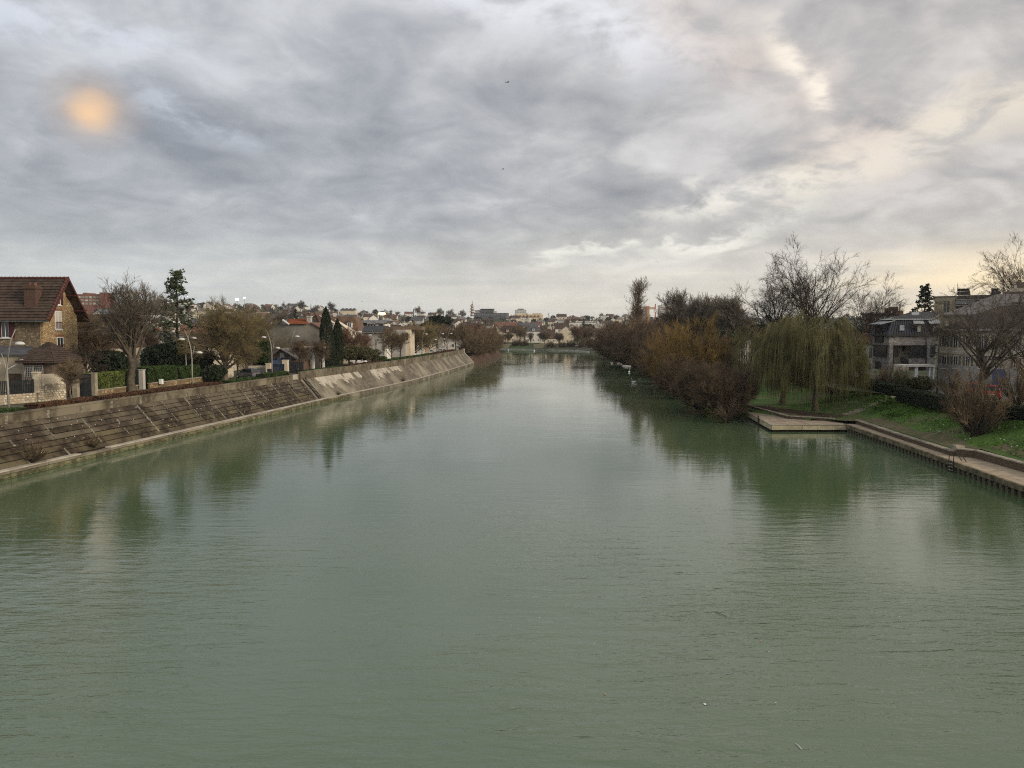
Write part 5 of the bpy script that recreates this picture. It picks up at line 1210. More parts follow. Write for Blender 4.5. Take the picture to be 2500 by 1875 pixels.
for (a, b_) in ((2234, 2256), (2272, 2296)):      # shed dormers
    dm = MB(); pxbox(dm, a + 1, 789, b_ - 2, 817, Yh + .0, 2.2); d_ = dm.build('dormer', M_zincd, gh); c1 = pxp(a - 3, 791, Yh - .5); c2 = pxp(b_ + 1, 791, Yh - .5); c3 = pxp(b_ - 4, 782, Yh + 2); c4_ = pxp(a - 7, 782, Yh + 2)
    m = MB(); m.prism([c1, c2, c3, c4_], (0, 0, .12)); m.build('dormer_roof', M_zinc, d_); pxwin(d_, a + 4, 794, a + 16, 812, Yh - .02, nx=1, fm=M_dframe, pm=glass('beige_blind', (.30, .28, .25), .4))  # dormer panes in an even beige-grey tone
zd = zt_ - .15; dm = MB(); dm.box(XL - .06, Yh + 1.5, e0[0].z - 1.1, XL + 1.2, Yh + 4.0, zd - .3); d_ = dm.build('corner_dormer', M_zincd, gh); m = MB(); m.hexa([(XL - .7, Yh + 1.1, zd - .5), (XL + 1.4, Yh + 1.1, zd), (XL + 1.4, Yh + 4.4, zd), (XL - .7, Yh + 4.4, zd - .5), (XL - .7, Yh + 1.1, zd - .38), (XL + 1.4, Yh + 1.1, zd + .12), (XL + 1.4, Yh + 4.4, zd + .12), (XL - .7, Yh + 4.4, zd - .38)]); m.build('dormer_roof', M_zinc, d_)
window(d_, Vector((XL - .06, Yh + 3.8, e0[0].z - 1.0)), Vector((0, -1, 0)), Vector((-1, 0, 0)), 2.1, zd - .4 - e0[0].z + 1.0, nx=2, fm=M_dframe, bw=.1)
# garden terrace with white posts in front
te = empty('terrace_canopy', (55, 101, ZR), 'white posts carrying a pale canopy in front of the grey brick house', 'canopy')
pxbox(MB(), 2205, 891, 2283, 895.5, 101.2, 2.5).build('canopy', M_white, te)
for a, w_ in ((2234, 8), (2268, 4), (2278, 4)): pxbox(MB(), a, 895, a + w_, 925, 101.4, .4).build('post', M_frame, te)
# -- white house with red roof, left of the grey one
frame(px=2089); Yw = fd(2110, 112)
wh = empty('white_house', (0, Yw, ZR), 'white house with small red tiled roof beside the grey brick house', 'house')
pxbox(MB(), 2089, 839, 2132, 912, Yw, 7).build('wall', M_white, wh)
m = MB(); q = [pxp(2084, 841, Yw - .5), pxp(2136, 841, Yw - .5), pxp(2136, 817, Yw + 3.5), pxp(2108, 817, Yw + 3.5)]; m.prism(q, (0, 0, .15)); ro = m.build('roof', M_tile_r, wh)
for i in range(8):
    f, g_ = i / 8, (i + 1.1) / 8; up = Vector((0, 0, .16)); a, b_, c, d_ = q[0].lerp(q[3], f), q[1].lerp(q[2], f), q[1].lerp(q[2], g_), q[0].lerp(q[3], g_); m = MB(); m.hexa([a + up, b_ + up, c + up, d_ + up, a + up * 1.8, b_ + up * 1.8, c + up * 1.1, d_ + up * 1.1]); m.build('tile_course', M_tile_r, ro)
for a, b_, c, d_ in ((2096, 849, 2102, 876), (2107, 849, 2113, 875), (2122, 849, 2129, 873), (2121, 889, 2127, 900)): pxwin(wh, a, b_, c, d_, Yw, nx=1, fm=M_dframe, bw=.05)
frame()
tag(pxbox(MB(), 2091, 898, 2104, 925, 103, .7).build('gate_pier', M_cream), 'pale square pier at the foot of the left scroll lamp', 'gate pier')
# -- long beige house on the right
frame(deg=92); Yl = 57.5; XE = at_y(2580, 808, Yl)[0]
lh = empty('beige_house', (-95, Yl, ZR), 'long beige rendered house with brown hipped roof and tall shuttered windows behind bare trees', 'house')
xr0 = 2291
m = MB(); a = pxp(xr0, 808, Yl); m.box(a.x, Yl, ZR - .3, XE, Yl + 10, a.z); m.build('wall', M_beige, lh)
pl = pxp(2284, 806, Yl - .6); m = MB(); R_ = XE + .6; ap0 = Vector((pl.x + 5.5, Yl + 5, pl.z + 3.3)); ap1 = Vector((R_ - 3, Yl + 5, ap0.z))
m.poly([pl, Vector((R_, pl.y, pl.z)), ap1, ap0]); m.poly([pl, ap0, Vector((pl.x, Yl + 10.6, pl.z))]); m.box(pl.x, pl.y, pl.z - .14, R_, Yl + 10.6, pl.z - .003); ro = m.build('roof', M_tile_b, lh)
m = MB(); m.tube([pl, Vector((R_, pl.y, pl.z))], .09, 6); m.build('gutter', M_lgrey, ro)
for x_ in (2299, 2327, 2357, 2390, 2428, 2474, 2530):
    for (t_, b2) in ((818, 857), (869, 898)):
        pxwin(lh, x_, t_, x_ + 13, b2, Yl, nx=2, sill=M_frame, bw=.08)
        for s_ in (-6.5, 13.2):
            m = MB(); pxbox(m, x_ + s_, t_, x_ + s_ + 6, b2, Yl, 0, .05)
            for k_ in range(8): pxbox(m, x_ + s_ + 1, t_ + 2 + k_ * (b2 - t_ - 4) / 8, x_ + s_ + 5.3, t_ + 4 + k_ * (b2 - t_ - 4) / 8, Yl, 0, .08)
            m.build('shutter', mat('grey_brown_shutter', (.19, .165, .13)), lh)
pxbox(MB(), 2291, 858, 2580, 862, Yl, 0, .12).build('string_course', M_cream, lh)
pxbox(MB(), 2291, 911, 2580, 940, Yl, 0, .10).build('plinth', M_lgrey, lh)
m = MB(); q0, q1 = at_y(2424, 950, Yl), at_y(2459, 908, Yl); m.box(q0[0], Yl - .14, ZR, q1[0], Yl - .02, q1[1]); bd = m.build('blue_door', mat('blue_door_paint', (.10, .13, .24), (.07, .09, .18), 1.2), lh)
for k_ in range(6): x_ = q0[0] + (q1[0] - q0[0]) * k_ / 6; MB().box(x_ + .03, Yl - .18, ZR + .1, x_ + (q1[0] - q0[0]) / 6 - .03, Yl - .142, q1[1] - .1).build('board', mat('blue_door_paint', (.10, .13, .24)), bd)
m = MB(); m.prism([(q0[0], Yl - .14, q1[1]), (q1[0], Yl - .14, q1[1]), ((q0[0] + q1[0]) / 2 + .5, Yl - .14, q1[1] + .3), ((q0[0] + q1[0]) / 2 - .5, Yl - .14, q1[1] + .3)], (0, .12, 0)); m.build('door_head', mat('blue_door_paint', (.10, .13, .24)), bd)
m = MB(); m.tube([pxp(2288, 808, Yl - .2), pxp(2287, 935, Yl - .2)], .05, 6); m.tube([pxp(2300, 810, Yl - .1), pxp(2300, 935, Yl - .1)], .04, 6); m.build('downpipe', M_lgrey, lh)
frame()
# -- big slate-roofed building behind
frame(px=2303)
sb = empty('slate_roof_building', (0, 127, ZR), 'large building with broad grey-brown slate roof behind the beige house', 'building')
Ys = fd(2303, 112); pxbox(MB(), 2303, 768, 2700, 860, Ys, 14).build('wall', M_cream, sb)
e0 = pxp(2300, 768, Ys - .5); e1 = Vector((at_y(2700, 768, Ys)[0], Ys - .5, e0.z)); a0 = pxp(2430, 719, Ys + 8); a1 = Vector((e1.x, Ys + 8, a0.z)); m = MB(); m.poly([e0, e1, a1, a0]); m.poly([e0, a0, Vector((e0.x, Ys + 16, e0.z))]); m.box(e0.x, e0.y, e0.z - .25, e1.x, Ys + 14, e0.z - .004); ro = m.build('roof', M_slate_l, sb)
for f, w_ in ((.34, .1), (.5, .12)):
    a = e0.lerp(a0, .55) + Vector((5 + 9 * (f - .34) * 8, 0, 0)); m = MB(); m.box(a.x, a.y - .8, a.z + .1, a.x + 1.6, a.y + .1, a.z + .9); m.build('roof_window', M_lgrey, ro)
frame()
# -- apartment block with dark top floor and chimney stacks
frame(px=2279)
ab = empty('stepped_apartment_block', (0, 168, ZR), 'pale brick apartment block with dark top storey and black chimney stacks', 'building')
Ya = fd(2279, 148); m = MB(); pxbox(m, 2279, 725, 2336, 800, Ya, 12); m.build('wall', mat('pale_brick', (.33, .28, .20), (.27, .225, .16), .9, .9, .004, kind='brick', c3=(.24, .20, .15), coords='P'), ab)
pxbox(MB(), 2278, 722.5, 2338, 725.5, Ya, 12.3, .15).build('cornice', M_dframe, ab)
m = MB(); pxbox(m, 2336, 719, 2460, 800, Ya + .6, 11); m.build('upper_storey', mat('dark_cladding', (.05, .036, .034)), ab)
pxbox(MB(), 2332, 730, 2412, 732.5, Ya, 1, 1.2).build('balcony_slab', M_lgrey, ab); pxbox(MB(), 2334, 733, 2380, 743, Ya, .1, 1.0).build('balcony_panel', glass('milky_glass', (.22, .22, .21), .3), ab)
pxbox(MB(), 2332, 743, 2420, 748, Ya, 1, .9).build('balcony_slab', mat('balcony_concrete', (.2, .185, .16)), ab)
for a, b_ in ((2304, 2310), (2312, 2318)): pxwin(ab, a, 735, b_, 762, Ya, nx=1, fm=M_dframe)
for a, b_ in ((2337, 2369), (2420, 2443)):
    m = MB(); pxbox(m, a, 711, b_, 720, Ya + 3, 1.5); ch = m.build('chimney', M_dframe, ab)
    for k_ in range(int((b_ - a) / 6)): q = pxp(a + 3 + 6 * k_, 711, Ya + 3.6); MB().lathe(q, [(.22, 0), (.22, .45), (.3, .5)], 7).build('chimney_pot', M_dframe, ch)
frame()
frame(px=2460)
m = MB(); pxbox(m, 2460, 700, 2640, 800, fd(2460, 140), 12); db_ = m.build('wall', M_beige, e := empty('dark_roof_building', (0, 165, ZR), 'tall building with dark sloping roof at the right edge behind the slate roof', 'building'))
m = MB(); m.prism([pxp(2450, 722, fd(2460, 139)), pxp(2640, 722, fd(2460, 139)), pxp(2640, 690, fd(2460, 142)), pxp(2500, 692, fd(2460, 142)), pxp(2482, 694, fd(2460, 142))], (0, .6, .3)); m.build('roof', M_tile_b, e)
for px_, y_, w_, h_, mm in ((2475, 700, 3, 4, M_lgrey),): pxbox(MB(), px_, 696, px_ + 8, 705, fd(2460, 139.5), .6).build('chimney', M_beige, e)
frame()
# -- industrial skyline beyond
frame(px=2112)
ib = empty('industrial_building', (0, 350, ZR), 'red-brown industrial building with pale flat roof and two pale chimneys on the right horizon', 'factory')
Yi = fd(2112, 320)
pxbox(MB(), 2112, 766, 2240, 830, Yi, 30).build('wall', mat('brown_brick_far', (.17, .105, .085)), ib); pxbox(MB(), 2100, 763, 2182, 767, Yi - 1, 32).build('roof', M_lgrey, ib)
pxbox(MB(), 2160, 752, 2176, 768, Yi - 1.5, 10).build('red_block', M_brickr, ib); pxbox(MB(), 2170, 749, 2193, 757, Yi - 1, 10).build('red_block', mat('dull_red', (.16, .08, .065)), ib); pxbox(MB(), 2180, 758, 2206, 768, Yi - 2, 10).build('red_block', M_brickr, ib)
for a, t_ in ((2169, 734), (2195, 743)): m = MB(); q = pxp(a + 2, 762, Yi + 3); z1 = at_y(a, t_, Yi + 3)[1]; m.tube([q, (q.x, q.y, z1)], [.45, .36], 8); m.build('chimney', mat('pale_metal', (.45, .45, .46)), ib)
frame()
frame(px=2127)
wb = empty('white_office', (0, 250, ZR), 'white flat-roofed building glimpsed left of the grey mansard roof', 'building')
pxbox(MB(), 2127, 775, 2160, 850, fd(2127, 230), 15).build('wall', M_white, wb); pxbox(MB(), 2157, 772, 2222, 790, fd(2127, 232), 15).build('side_wall', mat('pale_green_glass', (.25, .30, .29)), wb)
frame()
gb = house('house', (at_y(2470, 805, 130)[0], 128, ZR), 0, 14, 8, 7, 3, M_white, M_tile_b, 2, 4, 'house mostly hidden behind the slate roof at the right edge')
for px, y, w, d, h, rh2, wm2, rm, fl_, co, rk, lab in [
    (1830, 175, 26, 9, 5.2, .4, M_white, M_slate, 2, 6, 'flat', 'long low white building with flat grey roof behind the left willow'),
    (1738, 210, 9, 8, 5.0, 3.0, M_lgrey, M_slate_l, 2, 2, 'gable', 'grey gabled house behind the riverside woods'),
    (1622, 330, 16, 9, 9.5, .5, M_white, M_slate, 3, 5, 'flat', 'white stepped block with arched openings beyond the brown trees'),
    (1600, 250, 9, 8, 4.6, 2.0, M_white, M_tile_b, 2, 2, 'gable', 'low white house showing through behind the ochre willow')]:
    house('house', (at_y(px, 805, y)[0], y, ZR), 0, w, d, h, rh2, wm2, rm, fl_, co, lab, roof=rk, far=True, chim=0 if rk == 'flat' else 1)

# ================================================================ FAR BUILDINGS
def far_block(name, rects, y, label, cat='building', depth=14):
    """rects: (px0, py0, px1, py1, material, part name, y offset)"""
    q = at_y(rects[0][0], 805, y); r = empty(name, (q[0], y, float(hill_z(q[0], y))), label, cat)
    for (a, b_, c, d_, m_, nm, dy) in rects: pxbox(MB(), a, b_, c, max(d_, 800) if nm == 'wall' else d_, y + dy, depth).build(nm, m_, r)
    return r
M_dkoff = mat('dark_office', (.055, .06, .065), (.04, .044, .05), .05, .5)
r = far_block('dark_office_block', [(1157, 764, 1236, 778, M_dkoff, 'wall', 0), (1236, 764, 1242, 778, mat('olive_clad', (.16, .15, .11)), 'end_wall', 0), (1173, 754, 1205, 764, M_dkoff, 'upper_storey', 2), (1157, 757, 1173, 764, M_lgrey, 'side_storey', 3), (1203, 759, 1212, 764, M_lgrey, 'side_storey', 3), (1170, 753, 1207, 754.2, M_frame, 'roof', -2)], 1180, 'wide dark office block with a raised upper storey on the central skyline', depth=40)
for k_ in range(12): pxwin(r, 1174 + k_ * 2.6, 756, 1176 + k_ * 2.6, 761, 1181.8, nx=1, bw=.2, fm=M_dkoff, pm=glass('far_glass', (.18, .2, .22), .2))
for k_ in range(14): pxwin(r, 1160 + k_ * 5.3, 767, 1163.6 + k_ * 5.3, 770, 1179.9, nx=1, bw=.2, fm=M_dkoff, pm=glass('far_glass'))
at_ = empty('antenna_tower', (at_y(1153, 805, 1150)[0], 1150, 20), 'red and white banded lattice tower beside the dark office block', 'tower')
for k_ in range(9):
    y0_, y1_ = 742 + k_ * 3.4, 745.2 + k_ * 3.4; a, b_ = pxp(1153, y1_, 1150), pxp(1153, y0_, 1150); w_ = 1.3 + k_ * .22 + (1.6 if k_ in (1, 3, 5) else 0); m = MB(); m.lathe((a.x, 1150, a.z), [(w_, 0), (w_, b_.z - a.z)], 8); m.build('band', mat('tower_red', (.20, .12, .11)) if k_ % 2 == 0 else mat('tower_white', (.5, .48, .48)), at_)
m = MB(); q = pxp(1153, 742, 1150); m.tube([q, q + Vector((0, 0, 4))], .3, 5); m.build('mast', M_dframe, at_)
r = far_block('white_block', [(1257, 756, 1285, 772, mat('far_white', (.50, .49, .47), (.40, .39, .38), .1), 'wall', 0), (1264, 753.6, 1279, 756, M_dkoff, 'penthouse', 1)], 1250, 'pale office block with dark penthouse right of the dark office block', depth=25)
for j in range(3):
    for k_ in range(7): pxwin(r, 1258.5 + k_ * 3.8, 757.3 + j * 4, 1260.8 + k_ * 3.8, 759.8 + j * 4, 1249.8, nx=1, bw=.15, pm=glass('far_glass'))
M_sunlit = mat('sunlit_cream', (.52, .42, .27), (.42, .33, .21), .1)  # sunlight on this block is put into the base colour
r = far_block('arched_block', [(1256, 768, 1326, 776, M_sunlit, 'wall', 0), (1262, 766, 1296, 768, M_sunlit, 'upper_storey', 1), (1300, 765, 1322, 768, mat('far_cream', (.45, .38, .28)), 'upper_storey', 1)], 1150, 'long low cream block with arched openings, sunlight painted into its colour, below the pale office', depth=20)
for k_ in range(7): 
    q = pxp(1261 + k_ * 9, 774, 1149.6); m = MB(); m.lathe((q.x, q.y, q.z), [(1.6, 0), (1.6, 1.6), (.9, 2.6)], 8); m.build('arch_opening', mat('arch_brown', (.16, .08, .045)), r)
r = far_block('red_brick_flats', [(176, 718, 257, 754, mat('far_red_brick', (.17, .075, .058), (.13, .06, .046), .1), 'wall', 0), (244, 714, 257, 752, mat('far_red2', (.18, .06, .048)), 'end_tower', -2), (202, 714.5, 212, 719, mat('far_red_brick', (.22, .075, .05)), 'lift_housing', 2)], 620, 'long red-brick block of flats on the left horizon beyond the stone house', depth=14)
for j in range(3):
    for k_ in range(6): pxwin(r, 190 + k_ * 9.2, 723 + j * 8, 196.5 + k_ * 9.2, 727.5 + j * 8, 619.8, nx=2, bw=.16, pm=GLL if (j + k_) % 3 == 0 else glass('far_glass'), fm=mat('far_cream', (.45, .38, .28)))
r = far_block('row_of_gables', [(831, 757, 868, 763, M_cream, 'wall', 0)], 1000, 'row of small dark-gabled houses on the left hill crest', depth=12)
for k_ in range(4):
    a = 832 + k_ * 9; m = MB(); m.prism([pxp(a, 757.2, 999), pxp(a + 9, 757.2, 999), pxp(a + 4.5, 752, 999)], (0, 10, 0)); m.build('gable_roof', M_slate, r)
M_tow = mat('tower_white_far', (.52, .49, .45), (.42, .40, .37), .08)
for (a, b_, lab) in ((1563, 1586, 'white high-rise, orange sunlight painted on edge, left of the far crane, behind the poplar'), (1611, 1638, 'white high-rise, orange sunlight painted on edge, right of the far crane')):
    r = far_block('high_rise', [(a, 746 if a < 1600 else 744.5, b_, 790, M_tow, 'wall', 0), (b_ - 7, 747, b_, 790, mat('orange_sunlight', (.40, .25, .15)), 'sunlit_edge', -1.2)], 700, lab, depth=12)  # orange sunlight on the edge painted as a coloured strip
    for j in range(5):
        for k_ in range(3): pxwin(r, a + 2 + k_ * 5, 749 + j * 5, a + 5 + k_ * 5, 751.5 + j * 5, 699.8, nx=1, bw=.12, pm=glass('far_glass'))
for nm_, px0, px1, pyj, pxm, pyb, y, lab, tw_ in (('tower_crane', 287, 356, 717, 334, 745, 900, 'pale red tower crane with long horizontal jib on the left skyline', .7), ('tower_crane', 1570, 1640, 755, 1600, 782, 560, 'orange and white tower crane jib between the two white high-rises', .6)):
    q = pxp(pxm, pyb, y); r = empty(nm_, (q.x, y, q.z - 5), lab, 'crane'); mc = mat('crane_red', (.42, .20, .13)); j0, j1, jm = pxp(px0, pyj, y), pxp(px1, pyj, y), pxp(pxm, pyj, y); m = MB(); m.bar(j0, j1, tw_ * .6, tw_ * .4)
    for k_ in range(16):
        a, b_ = j0.lerp(jm, k_ / 16), j0.lerp(jm, (k_ + 1) / 16); up = Vector((0, 0, 1.5)); m.bar(a, (a + b_) / 2 + up, .18, .18); m.bar((a + b_) / 2 + up, b_, .18, .18)
    m.bar(j0 + Vector((2, 0, 1.5)), jm + Vector((0, 0, 1.5)), .25, .25); m.build('jib', mc, r); m = MB(); m.bar(jm + Vector((0, 0, 4)), q, tw_ * 1.3, tw_ * 1.3); m.build('mast', mc, r)
    m = MB(); m.box(jm.x - 1, y - 1, jm.z - 2.2, jm.x + 1, y + 1, jm.z - .2); m.build('cab', M_frame, r); m = MB(); m.bar(j1 + Vector((-3, 0, -1.2)), j1 + Vector((0, 0, -1.2)), 1.2, 2); m.build('counterweight', mat('concrete_far', (.3, .28, .26)), r)
# house window whose low-sun glint is put in as emission
fh = empty('sun_glint_house', (at_y(933, 805, 950)[0], 950, 30), 'hillside house with an orange sun glint painted as glowing panes', 'house')
m = MB(); m.prism([pxp(921, 772, 951), pxp(944, 772, 951), pxp(944, 765, 951), pxp(932, 760, 951), pxp(921, 765, 951)], (0, 9, 0)); m.build('wall', M_cream, fh)
m = MB(); m.prism([pxp(919, 766, 950), pxp(932, 760, 950), pxp(946, 766, 950), pxp(946, 765, 950), pxp(932, 758.6, 950), pxp(919, 765, 950)], (0, 11, 0)); m.build('roof', M_slate, fh)
em = bpy.data.materials.new('painted_sun_glint'); em.use_nodes = True; eb = em.node_tree.nodes['Principled BSDF']; eb.inputs['Emission Color'].default_value = (1, .62, .2, 1); eb.inputs['Emission Strength'].default_value = 5.0
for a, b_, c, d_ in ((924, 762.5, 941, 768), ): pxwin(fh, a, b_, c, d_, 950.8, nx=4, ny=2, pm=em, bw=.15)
em2 = bpy.data.materials.new('floodlight'); em2.use_nodes = True; eb = em2.node_tree.nodes['Principled BSDF']; eb.inputs['Emission Color'].default_value = (.9, .95, 1, 1); eb.inputs['Emission Strength'].default_value = 1.6
for px, t_, w_, lab in ((458, 724, 1.6, 'thin mast with small white floodlight just right of the cedar'), (579, 731, 5.5, 'white floodlight cluster shining on the left skyline'), (597, 727, 3.2, 'smaller white floodlight right of the bright cluster')):
    q = pxp(px, 752, 760); r = empty('floodlight_mast', (q.x, 760, q.z), lab, 'floodlight'); b_ = pxp(px, t_, 760); MB().tube([q, b_], .18, 5).build('mast', M_lgrey, r)
    m = MB(); 
    for k_ in range(3): m.box(b_.x - w_ * .33 + k_ * w_ * .22, 759.4, b_.z - w_ * .2, b_.x - w_ * .33 + k_ * w_ * .22 + w_ * .2, 759.9, b_.z + w_ * .22)
    m.build('lamp_head', em2, r)

# ---- far shore houses standing by the water
FS = [(1212, 455, 9, 8, 6.0, 4.2, M_cream, M_tile_b, 3, 2, 'gable', 1.57, 'tall cream house with gable end by the far shore, left of the wide bare tree', 0),
 (1250, 470, 13, 9, 5.5, 4.6, M_beige, M_tile_b, 2, 3, 'mansard', .1, 'big cream house with steep brown roof behind the leaning shore tree', 2),
 (1235, 560, 15, 9, 8.0, 4.0, M_cream, M_tile_r, 3, 4, 'gable', 0, 'tall house with bright red roof above the far shore', 0),
 (1165, 480, 11, 8, 6.5, 3.0, M_white, M_tile_r, 2, 3, 'gable', .0, 'pale house with red roof left of the far shore lawn', 0),
 (1302, 445, 9, 9, 6.5, 2.6, M_white, M_slate, 2, 3, 'mansard', 0, 'white house with tall columns and grey roof on the far shore', 1),
 (1335, 452, 12, 9, 4.6, 3.6, M_white, M_tile_b, 2, 4, 'hip', 0, 'wide white house with brown hipped roof at the middle of the far shore', 1),
 (1345, 430, 12, 6, 3.0, 2.4, M_cream, mat('boathouse_brown', (.075, .05, .038)), 1, 4, 'gable', 0, 'low brown-roofed boathouse at the water on the far shore', 0),
 (1382, 440, 6, 8, 6.6, 3.2, M_beige, M_slate_l, 2, 2, 'gable', 1.57, 'narrow brick-gabled house right of the wide white far-shore house', 0),
 (1372, 520, 9, 7, 8.0, 3.5, M_white, M_tile_b, 3, 2, 'gable', 0, 'white house with twin chimneys behind the brick-gabled house', 0),
 (1458, 470, 10, 8, 6.5, 2.0, M_white, M_tile_b, 2, 3, 'hip', 0, 'white house behind the reddish trees at the right of the far shore', 0),
 (1400, 600, 40, 12, 7.5, .5, M_cream, M_lgrey, 2, 10, 'flat', 0, 'long pale flat-roofed school-like building above the far shore', 0),
 (1480, 640, 34, 14, 10, .5, mat('far_grey', (.38, .37, .35)), M_lgrey, 3, 8, 'flat', 0, 'long grey stepped flats left of the brown riverside trees', 0),
 (1420, 660, 22, 14, 11, .5, M_white, M_slate, 3, 5, 'flat', 0, 'white flats with flat roof above the school-like building', 0),
 (1280, 640, 20, 10, 7, 3, M_white, M_slate, 2, 5, 'gable', 0, 'long white house row above the red-roofed far-shore house', 0)]
for px, y, w, d, h, rh2, wm2, rm, fl_, co, rk, rz, lab, dn in FS:
    x_ = at_y(px, 805, y)[0]; house('house', (x_, y, float(hill_z(x_, y)) - .1), rz, w, d, h, rh2, wm2, rm, fl_, co, lab, roof=rk, dorm=dn, far=True, chim=0 if rk == 'flat' else 2)
# ---- hillside town: prototypes and copies
rnd = random.Random(11)
protos = []
HC = [(M_white, M_slate, 'white', 'grey', 'gable'), (M_cream, M_tile_b, 'cream', 'brown', 'gable'), (M_white, M_tile_r, 'white', 'red', 'gable'), (M_cream, M_slate_l, 'cream', 'dull grey', 'hip'), (M_lgrey, M_slate, 'grey', 'grey', 'gable'), (M_white, M_tile_b, 'white', 'brown', 'hip'), (M_beige, M_tile_b, 'beige', 'brown', 'mansard'), (M_white, M_slate_l, 'white', 'flat grey', 'flat')]
for i, (wm2, rm, cw, cr, rk) in enumerate(HC):
    r = house('hillside_house', (0, 0, 0), 0, 10 + i % 3 * 1.5, 8.5, 5.2 if rk != 'flat' else 7.5, 3.2 if rk != 'flat' else .4, wm2, rm, 2, 3, 'x', group='small houses on the far hillside', roof=rk, far=True, chim=1 if rk != 'flat' else 0, cm=M_white if i % 2 else M_brickr)
    protos.append([r, kids_of(r), cw, cr, rk, 0])
def zone(px, y):
    a = 'left hillside' if px < 700 else 'hill behind the cypresses' if px < 1000 else 'central hill' if px < 1350 else 'right-hand hill'
    if y < 440: return 'quay gardens', 'behind the '
    return a, ('high on the ' if y > 950 else 'halfway up the ' if y > 680 else 'low on the ')
taken = []
NH = [0]
def hill_house(px, y, flip=None):
    x_ = at_y(px, 805, y)[0]
    if NH[0] >= 296: return
    for (a, b_) in taken:
        if abs(a - x_) < 10.5 and abs(b_ - y) < 12: return
    NH[0] += 1; taken.append((x_, y)); p = protos[rnd.randrange(8)]; a, b_ = zone(px, y)
    gable = rnd.random() < .45; rz = rnd.uniform(-.3, .3) + (1.57 if gable else 0)
    lab = f"{p[2]} house, {p[3]} roof, {'gable end' if gable else 'long side'} on, {b_}{a}"
    loc = (x_, y, float(hill_z(x_, y)) - .3); s = rnd.uniform(.85, 1.25)
    if p[5] == 0: r = p[0]; r.location = loc; r.rotation_euler.z = rz; r.scale = (s, s, s); r['label'] = lab; p[5] = 1
    else: copy_thing(p[0], p[1], loc, rz, s, lab)
for y in (185, 215, 250, 290, 335, 385):
    for k_ in range(7): hill_house(170 + 470 * (k_ + rnd.random()) / 7, y + rnd.uniform(-10, 10))
for y in (300, 360, 420):
    for k_ in range(3): hill_house(660 + 300 * (k_ + rnd.random()) / 3, y + rnd.uniform(-10, 10))
for y in (500, 545, 590, 640, 690, 740, 800, 860, 930, 1000, 1080, 1170, 1270, 1370):
    n = 21 if y < 700 else 24
    for k_ in range(n):
        px = 170 + (1560 - 170) * (k_ + rnd.uniform(.1, .9)) / n
        if y < 640 and 1130 < px < 1520 : continue
        if y > 1000 and 1135 < px < 1345: continue
        if y < 600 and px < 700 and rnd.random() < .3: continue
        hill_house(px, y + rnd.uniform(-18, 18))
for _ in range(60): hill_house(rnd.uniform(380, 1150), rnd.uniform(650, 1350))
for _ in range(12): hill_house(rnd.uniform(1640, 2100), rnd.uniform(600, 1100))
for p in protos:
    if p[5] == 0: hill_house(rnd.uniform(400, 1500), 1200)
# ================================================================ VEGETATION PLACEMENT
bare_tree('pollard', 21, 14.0, .46, .85, 30, 170, 5200, .9, 'grey', mat('mid_bark', (.075, .062, .045)), up=.55, trunk_f=.30, ang=(15, 60), tw_r=.013)
bare_tree('dome', 22, 13.2, .34, .95, 34, 300, 10000, .95, 'olive', up=.22, trunk_f=.12, ang=(15, 75), tw_r=.012, tw2=7000)
bare_tree('street', 23, 7.5, .16, .95, 22, 130, 4200, .6, 'brown', up=.35, trunk_f=.22, ang=(18, 55), tw_r=.011, tw2=3000)
bare_tree('lollipop', 24, 4.6, .10, .85, 20, 90, 2000, .42, 'brown', up=.35, trunk_f=.30, ang=(20, 55), tw_r=.008)
bare_tree('knobbly', 25, 5.2, .17, 1.0, 16, 60, 500, .35, 'dark', BK_D, up=.15, trunk_f=.35, ang=(30, 70), tw_r=.016)
bare_tree('plane', 26, 19.5, .38, 1.1, 18, 150, 5200, 1.0, 'dark', BK_D, up=.22, trunk_f=.28, ang=(22, 62), tw_r=.011, tw2=4200, wob=.11)
bare_tree('house_front', 27, 12.5, .30, 1.05, 16, 100, 2400, .9, 'grey', mat('mid_bark', (.075, .062, .045)), up=.22, trunk_f=.15, ang=(25, 66), tw_r=.010, tw2=800, wob=.17)
bare_tree('wood_a', 28, 14, .26, .8, 20, 160, 4200, 1.1, 'grey', BK_D, up=.6, trunk_f=.22, ang=(15, 48), tw_r=.020, tw2=3000)
bare_tree('wood_b', 29, 13, .24, .9, 20, 160, 6500, 1.0, 'brown', up=.30, trunk_f=.18, ang=(18, 60), tw_r=.020, tw2=4500)
bare_tree('poplar', 30, 17, .22, .30, 70, 300, 4200, .8, 'brown', up=1.1, trunk_f=.08, ang=(10, 28), tw_r=.022, th=.9, shr=.78)
bare_tree('reddish', 31, 8.5, .2, .95, 26, 130, 5200, .7, 'rust', up=.3, trunk_f=.16, ang=(18, 60), tw_r=.015, tw2=2500)
shrub('scrub_a', 41, 9.6, 8.2, 120, 16000, 'red', twl=1.1, tw_r=.012, low=.02)
shrub('scrub_b', 42, 8.2, 7.2, 100, 13000, 'brown', twl=1.1, tw_r=.013, low=.02)
shrub('scrub_o', 43, 10.5, 8.6, 110, 16000, 'ochre', twl=1.4, tw_r=.013, low=.0)
shrub('small_scrub', 44, 2.6, 2.4, 26, 700, 'brown', twl=.4, tw_r=.006)
shrub('lawn_shrub', 45, 5.8, 4.2, 34, 2000, 'brown', twl=.7, tw_r=.009, spread=(6, 45))
weeping('weeping_a', 51, 12.9, 1.28, 5800); weeping('weeping_b', 52, 10.4, 1.25, 3800)
conifer('cedar', 61, 16.4, 7.4, 14, 'conifer', -.10, .8, bare=.06, per=8)
conifer('fir', 62, 16.0, 6.2, 12, 'dark', .0, .9, bare=.1, per=7)
